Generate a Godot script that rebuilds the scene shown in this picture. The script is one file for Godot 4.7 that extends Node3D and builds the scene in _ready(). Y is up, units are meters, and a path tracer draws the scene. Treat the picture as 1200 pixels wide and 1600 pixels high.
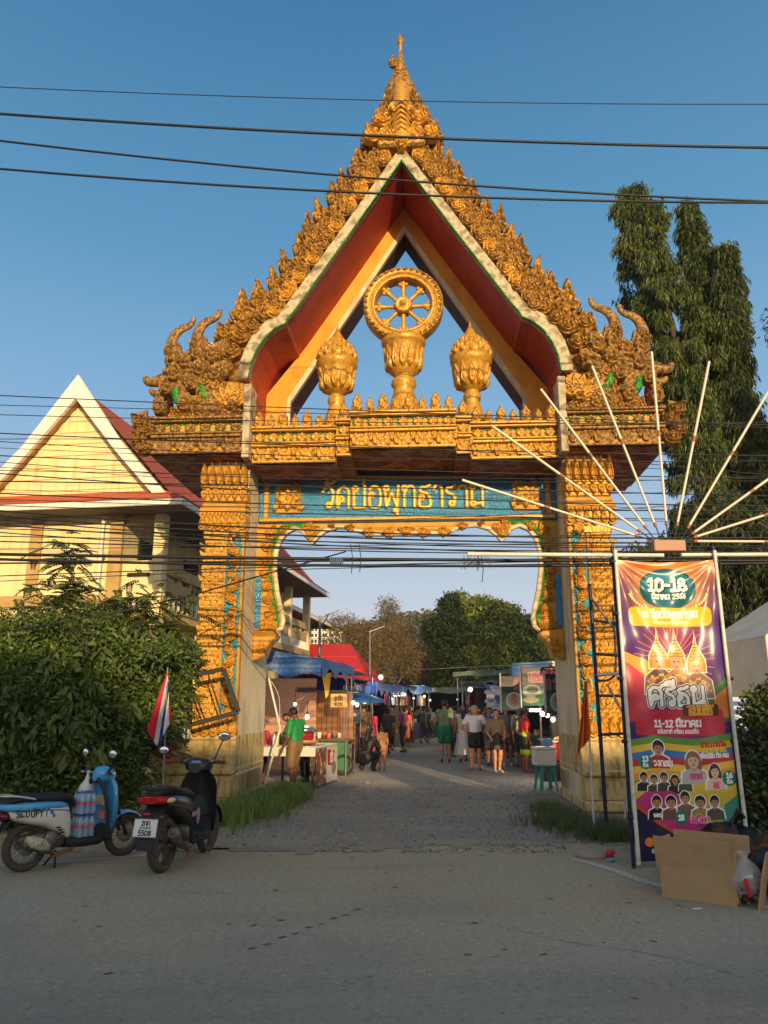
extends Node3D

const F := 1219.0
const PITCH := 0.245219
var M := {}
var taken := {}
var tex_cache := {}
var sun: DirectionalLight3D


# ---------------------------------------------------------------- mesh collecting
class MB:
	var v := PackedVector3Array()
	var n := PackedVector3Array()
	var t := PackedVector2Array()
	var c := PackedColorArray()
	var ix := PackedInt32Array()
	var col := Color(1, 1, 1)
	var xf := Transform3D()

	func tri(a: Vector3, b: Vector3, d: Vector3, ua := Vector2.ZERO, ub := Vector2.ZERO, ud := Vector2.ZERO) -> void:
		a = xf * a
		b = xf * b
		d = xf * d
		var nn := (d - a).cross(b - a).normalized()
		var k := v.size()
		v.append_array([a, b, d])
		n.append_array([nn, nn, nn])
		t.append_array([ua, ub, ud])
		c.append_array([col, col, col])
		ix.append_array([k, k + 1, k + 2])

	func quad(a: Vector3, b: Vector3, d: Vector3, e: Vector3, uvs := []) -> void:
		a = xf * a
		b = xf * b
		d = xf * d
		e = xf * e
		var nn := ((d - a).cross(b - a) + (e - a).cross(d - a)).normalized()
		var k := v.size()
		v.append_array([a, b, d, e])
		n.append_array([nn, nn, nn, nn])
		if uvs.size() == 4:
			t.append_array(uvs)
		else:
			t.append_array([Vector2(0, 1), Vector2(0, 0), Vector2(1, 0), Vector2(1, 1)])
		c.append_array([col, col, col, col])
		ix.append_array([k, k + 1, k + 2, k, k + 2, k + 3])

	# p holds h rows of w points; wrap closes each row
	func grid(p: PackedVector3Array, w: int, h: int, wrap := false, cols := PackedColorArray()) -> void:
		var k := v.size()
		var nn := PackedVector3Array()
		nn.resize(w * h)
		for i in p.size():
			p[i] = xf * p[i]
		var cw := w if wrap else w - 1
		for j in h - 1:
			for i in cw:
				var a := j * w + i
				var b := j * w + (i + 1) % w
				var d := a + w
				var e := b + w
				var f := (p[e] - p[a]).cross(p[b] - p[d])
				nn[a] += f
				nn[b] += f
				nn[d] += f
				nn[e] += f
				ix.append_array([k + a, k + d, k + e, k + a, k + e, k + b])
		for j in h:
			for i in w:
				t.append(Vector2(float(i) / (w - 1), float(j) / (h - 1)))
		for i in nn.size():
			nn[i] = -nn[i].normalized() if nn[i].length_squared() > 1e-20 else Vector3.UP
			c.append(cols[i] if cols.size() else col)
		v.append_array(p)
		n.append_array(nn)

	func box(ctr: Vector3, size: Vector3, ch := 0.0) -> void:
		var s := size / 2.0
		if ch <= 0.0:
			var P := func(x, y, z): return ctr + Vector3(x * s.x, y * s.y, z * s.z)
			quad(P.call(-1, -1, 1), P.call(-1, 1, 1), P.call(1, 1, 1), P.call(1, -1, 1))
			quad(P.call(1, -1, -1), P.call(1, 1, -1), P.call(-1, 1, -1), P.call(-1, -1, -1))
			quad(P.call(1, -1, 1), P.call(1, 1, 1), P.call(1, 1, -1), P.call(1, -1, -1))
			quad(P.call(-1, -1, -1), P.call(-1, 1, -1), P.call(-1, 1, 1), P.call(-1, -1, 1))
			quad(P.call(-1, 1, 1), P.call(-1, 1, -1), P.call(1, 1, -1), P.call(1, 1, 1))
			quad(P.call(-1, -1, -1), P.call(-1, -1, 1), P.call(1, -1, 1), P.call(1, -1, -1))
			return
		ch = minf(ch, minf(s.x, minf(s.y, s.z)) * 0.9)
		for ax in 3:
			var u := (ax + 1) % 3
			var w := (ax + 2) % 3
			for sg in [-1.0, 1.0]:
				var q := []
				for m in [[-1, -1], [-1, 1], [1, 1], [1, -1]]:
					var r := Vector3()
					r[ax] = sg * s[ax]
					r[u] = m[0] * (s[u] - ch)
					r[w] = m[1] * (s[w] - ch)
					q.append(ctr + r)
				if sg < 0:
					q.reverse()
				quad(q[0], q[1], q[2], q[3])
				for s2 in [-1.0, 1.0]:   # chamfer between +-ax and +-u
					var a := Vector3()
					a[ax] = sg * s[ax]
					a[u] = s2 * (s[u] - ch)
					var b := Vector3()
					b[ax] = sg * (s[ax] - ch)
					b[u] = s2 * s[u]
					var e := Vector3()
					e[w] = s[w] - ch
					if sg * s2 > 0:
						quad(ctr + a - e, ctr + a + e, ctr + b + e, ctr + b - e)
					else:
						quad(ctr + b - e, ctr + b + e, ctr + a + e, ctr + a - e)
		for sx in [-1.0, 1.0]:
			for sy in [-1.0, 1.0]:
				for sz in [-1.0, 1.0]:
					var a := ctr + Vector3(sx * s.x, sy * (s.y - ch), sz * (s.z - ch))
					var b := ctr + Vector3(sx * (s.x - ch), sy * s.y, sz * (s.z - ch))
					var d := ctr + Vector3(sx * (s.x - ch), sy * (s.y - ch), sz * s.z)
					if sx * sy * sz > 0:
						tri(a, d, b)
					else:
						tri(a, b, d)

	# round bar along a path; r is one radius or one per point; flat squashes it along its second axis
	func tube(path: Array, r, sides := 8, caps := true, flat := 1.0, up := Vector3.ZERO) -> void:
		var p := PackedVector3Array()
		var cnt := path.size()
		var side := Vector3.ZERO
		var ends := []
		for i in cnt:
			var d: Vector3 = (path[mini(i + 1, cnt - 1)] - path[maxi(i - 1, 0)]).normalized()
			var x: Vector3
			if up != Vector3.ZERO:
				x = up.cross(d).normalized()
			else:
				if side == Vector3.ZERO:
					side = Vector3.UP if absf(d.y) < 0.9 else Vector3.RIGHT
				x = (side - d * side.dot(d)).normalized()
				side = x
			var y := d.cross(x)
			var rr: float = r[i] if r is Array else r
			for k in sides:
				var an := TAU * k / sides
				p.append(path[i] + (x * cos(an) + y * sin(an) * flat) * rr)
			if i == 0 or i == cnt - 1:
				ends.append(p.size() - sides)
		var keep := p.duplicate()
		grid(p, sides, cnt, true)
		if caps:
			for e in 2:
				var mid: Vector3 = path[0] if e == 0 else path[cnt - 1]
				for k in sides:
					var a := keep[ends[e] + k]
					var b := keep[ends[e] + (k + 1) % sides]
					if e == 0:
						tri(mid, a, b)
					else:
						tri(mid, b, a)

	func bar(a: Vector3, b: Vector3, r: float, sides := 8) -> void:
		tube([a, b], r, sides)

	# square bar
	func beam(a: Vector3, b: Vector3, w: float, h: float, up := Vector3.UP) -> void:
		var d := b - a
		var z := d.normalized()
		if absf(z.dot(up)) > 0.99:
			up = Vector3.RIGHT
		var x := up.cross(z).normalized()
		var y := z.cross(x)
		var keep := xf
		xf = xf * Transform3D(Basis(x, y, z), (a + b) / 2.0)
		box(Vector3.ZERO, Vector3(w, h, d.length()), minf(w, h) * 0.12)
		xf = keep

	# profile of (radius, height); lobes and amp ripple the radius
	func lathe(prof: Array, segs := 20, lobes := 0, amp := 0.0) -> void:
		var p := PackedVector3Array()
		for q in prof:
			for k in segs:
				var an := TAU * k / segs
				var r: float = q.x * (1.0 + (amp * absf(cos(an * lobes / 2.0)) if lobes else 0.0))
				p.append(Vector3(sin(an) * r, q.y, cos(an) * r))
		grid(p, segs, prof.size(), true)

	func ball(ctr: Vector3, r: Vector3, segs := 12, rings := 8) -> void:
		var p := PackedVector3Array()
		for j in rings + 1:
			var b := -PI / 2 + PI * j / rings
			for k in segs:
				var an := TAU * k / segs
				p.append(ctr + Vector3(sin(an) * cos(b) * r.x, sin(b) * r.y, cos(an) * cos(b) * r.z))
		grid(p, segs, rings + 1, true)

	# sections of a body along x: [x, y, half width z, half height y, roundness exponent]
	func loft(secs: Array, segs := 20, ctr_z := 0.0) -> void:
		var p := PackedVector3Array()
		for s in secs:
			var e: float = 2.0 / (s[4] if s.size() > 4 else 2.6)
			for k in segs:
				var an := TAU * k / segs
				var cs := cos(an)
				var sn := sin(an)
				p.append(Vector3(s[0], s[1] + signf(sn) * pow(absf(sn), e) * s[3], ctr_z + signf(cs) * pow(absf(cs), e) * s[2]))
		var keep := p.duplicate()
		grid(p, segs, secs.size(), true)
		for e in 2:
			var o := 0 if e == 0 else (secs.size() - 1) * segs
			var mid := Vector3.ZERO
			for k in segs:
				mid += keep[o + k] / segs
			for k in segs:
				if e == 0:
					tri(mid, keep[o + k], keep[o + (k + 1) % segs])
				else:
					tri(mid, keep[o + (k + 1) % segs], keep[o + k])

	# outline in x,y pushed from z0 to z1 with a bevel at the front rim
	func extrude(poly: PackedVector2Array, z0: float, z1: float, bev := 0.0) -> void:
		if Geometry2D.is_polygon_clockwise(poly):
			poly.reverse()
		var cnt := poly.size()
		var inner := PackedVector2Array()
		for i in cnt:
			var a := poly[(i + cnt - 1) % cnt]
			var b := poly[i]
			var d := poly[(i + 1) % cnt]
			var n1 := (b - a).normalized().orthogonal()
			var n2 := (d - b).normalized().orthogonal()
			var m := n1 + n2
			m = m / maxf(m.length_squared() / 2.0, 0.5)
			inner.append(b - m * bev)
		var tr := Geometry2D.triangulate_polygon(poly)
		for i in range(0, tr.size(), 3):
			var a := inner[tr[i]]
			var b := inner[tr[i + 1]]
			var d := inner[tr[i + 2]]
			if (b - a).cross(d - a) > 0.0:
				var sw := b
				b = d
				d = sw
			tri(Vector3(a.x, a.y, z1), Vector3(b.x, b.y, z1), Vector3(d.x, d.y, z1))
			a = poly[tr[i]]
			b = poly[tr[i + 1]]
			d = poly[tr[i + 2]]
			if (b - a).cross(d - a) < 0.0:
				var sw := b
				b = d
				d = sw
			tri(Vector3(a.x, a.y, z0), Vector3(b.x, b.y, z0), Vector3(d.x, d.y, z0))
		for i in cnt:
			var a := poly[i]
			var b := poly[(i + 1) % cnt]
			var zb := z1 - bev
			quad(Vector3(a.x, a.y, z0), Vector3(a.x, a.y, zb), Vector3(b.x, b.y, zb), Vector3(b.x, b.y, z0))
			if bev > 0.0:
				var ai := inner[i]
				var bi := inner[(i + 1) % cnt]
				quad(Vector3(a.x, a.y, zb), Vector3(ai.x, ai.y, z1), Vector3(bi.x, bi.y, z1), Vector3(b.x, b.y, zb))

	# the strip between two polylines of equal length, pushed from z0 to z1
	func band(inn: Array, out: Array, z0: float, z1: float, closed := false) -> void:
		var cnt := inn.size()
		for i in (cnt if closed else cnt - 1):
			var a: Vector2 = inn[i]
			var b: Vector2 = inn[(i + 1) % cnt]
			var d: Vector2 = out[(i + 1) % cnt]
			var e: Vector2 = out[i]
			quad(Vector3(a.x, a.y, z1), Vector3(b.x, b.y, z1), Vector3(d.x, d.y, z1), Vector3(e.x, e.y, z1))
			quad(Vector3(e.x, e.y, z0), Vector3(d.x, d.y, z0), Vector3(b.x, b.y, z0), Vector3(a.x, a.y, z0))
			quad(Vector3(a.x, a.y, z0), Vector3(b.x, b.y, z0), Vector3(b.x, b.y, z1), Vector3(a.x, a.y, z1))
			quad(Vector3(e.x, e.y, z1), Vector3(d.x, d.y, z1), Vector3(d.x, d.y, z0), Vector3(e.x, e.y, z0))
		if not closed:
			for i in [0, cnt - 1]:
				var a: Vector2 = inn[i]
				var e: Vector2 = out[i]
				quad(Vector3(a.x, a.y, z0), Vector3(a.x, a.y, z1), Vector3(e.x, e.y, z1), Vector3(e.x, e.y, z0))

	func add(o: MB, at: Transform3D, tint := Color(-1, 0, 0)) -> void:
		var k := v.size()
		var full := xf * at
		var nb := full.basis.inverse().transposed()
		var flip := full.basis.determinant() < 0.0
		for i in o.v.size():
			v.append(full * o.v[i])
			n.append((nb * o.n[i]).normalized())
			c.append(o.c[i] if tint.r < 0.0 else tint)
		t.append_array(o.t)
		for i in range(0, o.ix.size(), 3):
			if flip:
				ix.append_array([k + o.ix[i], k + o.ix[i + 2], k + o.ix[i + 1]])
			else:
				ix.append_array([k + o.ix[i], k + o.ix[i + 1], k + o.ix[i + 2]])

	func mesh() -> ArrayMesh:
		var a := []
		a.resize(Mesh.ARRAY_MAX)
		a[Mesh.ARRAY_VERTEX] = v
		a[Mesh.ARRAY_NORMAL] = n
		a[Mesh.ARRAY_TEX_UV] = t
		a[Mesh.ARRAY_COLOR] = c
		a[Mesh.ARRAY_INDEX] = ix
		var m := ArrayMesh.new()
		m.add_surface_from_arrays(Mesh.PRIMITIVE_TRIANGLES, a)
		return m


# ---------------------------------------------------------------- naming and describing
func numbered(parent: Node, called: String) -> String:
	var key := str(parent.get_instance_id()) + called
	var k: int = taken.get(key, 0)
	taken[key] = k + 1
	return called if k == 0 else "%s_%03d" % [called, k]


func put(parent: Node, called: String, m, material: Material, at = Transform3D()) -> MeshInstance3D:
	var o := MeshInstance3D.new()
	o.mesh = m.mesh() if m is MB else m
	o.material_override = material
	o.name = numbered(parent, called)
	parent.add_child(o, true)
	if at is Vector3:
		o.position = at
	else:
		o.transform = at
	return o


func tag(o: Node, label: String, category: String, group := "", kind := "") -> Node:
	o.set_meta("label", label)
	o.set_meta("category", category)
	if group:
		o.set_meta("group", group)
	if kind:
		o.set_meta("kind", kind)
	return o


func thing(called: String, label: String, category: String, at := Vector3.ZERO, turn := 0.0, group := "") -> Node3D:
	var o := Node3D.new()
	o.name = numbered(self, called)
	add_child(o, true)
	o.position = at
	o.rotation.y = turn
	tag(o, label, category, group)
	return o


func copy_of(o: Node3D, called: String, label: String, at: Vector3, turn: float, group := "") -> Node3D:
	var d: Node3D = o.duplicate()
	d.name = numbered(self, called)
	add_child(d, true)
	d.position = at
	d.rotation.y = turn
	tag(d, label, o.get_meta("category"), group)
	return d


func structure(called: String, m, material: Material, at := Vector3.ZERO) -> MeshInstance3D:
	var o := put(self, called, m, material, at)
	o.set_meta("kind", "structure")
	return o


func scatter(parent: Node, called: String, m: Mesh, material: Material, list: Array, cols: Array) -> MultiMeshInstance3D:
	var mm := MultiMesh.new()
	mm.transform_format = MultiMesh.TRANSFORM_3D
	mm.use_colors = true
	mm.mesh = m
	mm.instance_count = list.size()
	for i in list.size():
		mm.set_instance_transform(i, list[i])
		mm.set_instance_color(i, cols[i % cols.size()])
	var o := MultiMeshInstance3D.new()
	o.multimesh = mm
	o.material_override = material
	o.name = numbered(parent, called)
	o.set_meta("kind", "stuff")
	parent.add_child(o, true)
	return o


# a point of the place: seen from the pavement where the photographer stands, this far off
func at(px: float, py: float, depth: float) -> Vector3:
	var cx := (px - 600.0) / F
	var cy := (800.0 - py) / F
	var fw := cos(PITCH) - cy * sin(PITCH)
	var up := sin(PITCH) + cy * cos(PITCH)
	return Vector3(cx / fw * depth, 1.6 + up / fw * depth, -depth)


func V(x: float, y: float, z := 0.0) -> Vector3:
	return Vector3(x, y, z)


func T(p: Vector3, yaw := 0.0, s := Vector3.ONE, roll := 0.0, tilt := 0.0) -> Transform3D:
	return Transform3D(Basis.from_euler(Vector3(tilt, yaw, roll)) * Basis.from_scale(s), p)


func smooth(pts: Array, per := 5) -> Array:
	var out := []
	for i in pts.size() - 1:
		var p0 = pts[maxi(i - 1, 0)]
		var p1 = pts[i]
		var p2 = pts[i + 1]
		var p3 = pts[mini(i + 2, pts.size() - 1)]
		for k in per:
			var u := float(k) / per
			out.append(0.5 * ((2.0 * p1) + (p2 - p0) * u + (2.0 * p0 - 5.0 * p1 + 4.0 * p2 - p3) * u * u + (3.0 * p1 - p0 - 3.0 * p2 + p3) * u * u * u))
	out.append(pts[pts.size() - 1])
	return out


func tapered(r0: float, r1: float, cnt: int, pw := 1.0) -> Array:
	var out := []
	for i in cnt:
		out.append(lerpf(r0, r1, pow(float(i) / (cnt - 1), pw)))
	return out


# ---------------------------------------------------------------- materials
func noise_tex(cols: Array, freq: float, sd: int, size := 256, kind := FastNoiseLite.TYPE_SIMPLEX_SMOOTH, as_normal := false, bump := 4.0) -> NoiseTexture2D:
	var nz := FastNoiseLite.new()
	nz.noise_type = kind
	nz.seed = sd
	nz.frequency = freq
	nz.fractal_octaves = 5
	nz.fractal_gain = 0.6
	var t := NoiseTexture2D.new()
	t.width = size
	t.height = size
	t.seamless = true
	t.noise = nz
	if as_normal:
		t.as_normal_map = true
		t.bump_strength = bump
	else:
		var g := Gradient.new()
		var offs := PackedFloat32Array()
		var cc := PackedColorArray()
		for i in cols.size():
			offs.append(lerpf(0.2, 0.8, float(i) / maxi(cols.size() - 1, 1)))
			cc.append(cols[i])
		g.offsets = offs
		g.colors = cc
		t.color_ramp = g
	return t


func bump_tex(which: String) -> Texture2D:
	if not tex_cache.has(which):
		match which:
			"rough": tex_cache[which] = noise_tex([], 0.05, 5, 512, FastNoiseLite.TYPE_SIMPLEX_SMOOTH, true, 6.0)
			"stone": tex_cache[which] = noise_tex([], 0.06, 9, 512, FastNoiseLite.TYPE_CELLULAR, true, 8.0)
			"soft": tex_cache[which] = noise_tex([], 0.012, 7, 256, FastNoiseLite.TYPE_SIMPLEX_SMOOTH, true, 5.0)
	return tex_cache[which]


# cols: sRGB colours the surface wanders between; metres: size of one tile of the pattern
func mat(called: String, cols: Array, rough := 0.7, metal := 0.0, metres := 1.0, freq := 0.015, bump := "", bump_amt := 0.5, world := true) -> StandardMaterial3D:
	var m := StandardMaterial3D.new()
	m.resource_name = called
	m.roughness = rough
	m.metallic = metal
	m.vertex_color_use_as_albedo = true
	if cols.size() == 1:
		m.albedo_color = cols[0]
	else:
		m.albedo_texture = noise_tex(cols, freq, called.hash() % 1000)
	if cols.size() > 1 or bump:
		m.uv1_triplanar = true
		m.uv1_world_triplanar = world
		m.uv1_scale = Vector3.ONE / metres
	if bump:
		m.normal_enabled = true
		m.normal_texture = bump_tex(bump)
		m.normal_scale = bump_amt
	M[called] = m
	return m


func C(r: int, g: int, b: int) -> Color:
	return Color8(r, g, b)


func plain(r: int, g: int, b: int, rough := 0.6, metal := 0.0) -> StandardMaterial3D:
	var key := "%d_%d_%d_%.2f_%.2f" % [r, g, b, rough, metal]
	if not M.has(key):
		var m := StandardMaterial3D.new()
		m.albedo_color = Color8(r, g, b)
		m.roughness = rough
		m.metallic = metal
		M[key] = m
	return M[key]


func lin(c: Color) -> Color:
	return c.srgb_to_linear()


const SUN_UP := 0.2094
const SUN_SIDE := 0.2269


func _ready() -> void:
	# camera, sky, sun, exposure
	var cam := Camera3D.new()
	cam.name = "camera"
	cam.position = V(0, 1.6, 0)
	cam.rotation.x = PITCH
	cam.fov = 66.54
	cam.far = 3000.0
	add_child(cam)
	var we := WorldEnvironment.new()
	we.name = "world_environment"
	var env := Environment.new()
	env.background_mode = Environment.BG_SKY
	var sky := Sky.new()
	var sm := PanoramaSkyMaterial.new()
	sm.panorama = evening_sky()
	sky.sky_material = sm
	env.sky = sky
	env.background_energy_multiplier = 1.0
	env.tonemap_mode = Environment.TONE_MAPPER_LINEAR
	env.tonemap_exposure = 1.16
	env.sdfgi_enabled = true
	env.ssao_enabled = true
	env.ssil_enabled = true
	env.fog_enabled = true
	env.fog_density = 0.0004
	env.fog_light_color = C(200, 204, 210)
	we.environment = env
	add_child(we)
	sun = DirectionalLight3D.new()
	sun.name = "sun"
	sun.light_color = C(255, 220, 164)
	sun.light_energy = 1.45
	sun.light_angular_distance = 0.5
	sun.shadow_enabled = true
	sun.rotation = Vector3(-SUN_UP, SUN_SIDE, 0)
	add_child(sun)

	build_ground()
	build_buildings()
	build_plants()
	build_gate()
	build_market()
	build_people()
	build_banner()
	build_scooters()


# clear evening air: deep blue overhead, pale towards the horizon, warm and brighter round the low sun
func evening_sky() -> ImageTexture:
	var im := Image.create(512, 256, false, Image.FORMAT_RGBF)
	var steps := [[-90.0, 0.10, 0.095, 0.09], [-4.0, 0.2, 0.19, 0.18], [0.0, 0.58, 0.59, 0.62], [6.0, 0.53, 0.58, 0.65], [12.0, 0.355, 0.49, 0.65], [20.0, 0.2, 0.385, 0.6], [32.0, 0.08, 0.262, 0.465], [47.0, 0.026, 0.158, 0.33], [65.0, 0.03, 0.14, 0.33], [90.0, 0.025, 0.12, 0.3]]
	var sd := Vector3(sin(SUN_SIDE) * cos(SUN_UP), sin(SUN_UP), cos(SUN_SIDE) * cos(SUN_UP))
	for j in 256:
		var el := 90.0 - (j + 0.5) * 180.0 / 256.0
		var base := Color()
		for k in steps.size() - 1:
			if el >= steps[k][0] and el <= steps[k + 1][0]:
				var u: float = (el - steps[k][0]) / (steps[k + 1][0] - steps[k][0])
				base = Color(steps[k][1], steps[k][2], steps[k][3]).lerp(Color(steps[k + 1][1], steps[k + 1][2], steps[k + 1][3]), u)
		for i in 512:
			var az := (i + 0.5) / 512.0 * TAU
			var d := Vector3(sin(az) * cos(deg_to_rad(el)), sin(deg_to_rad(el)), -cos(az) * cos(deg_to_rad(el)))
			var g := rad_to_deg(acos(clampf(d.dot(sd), -1.0, 1.0)))
			var glow := (1.9 * exp(-g / 14.0) + 1.4 * exp(-g / 28.0)) * (1.0 if el > 0.0 else 0.15)
			im.set_pixel(i, j, Color(base.r + glow * 1.0, base.g + glow * 0.74, base.b + glow * 0.42))
	return ImageTexture.create_from_image(im)


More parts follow.
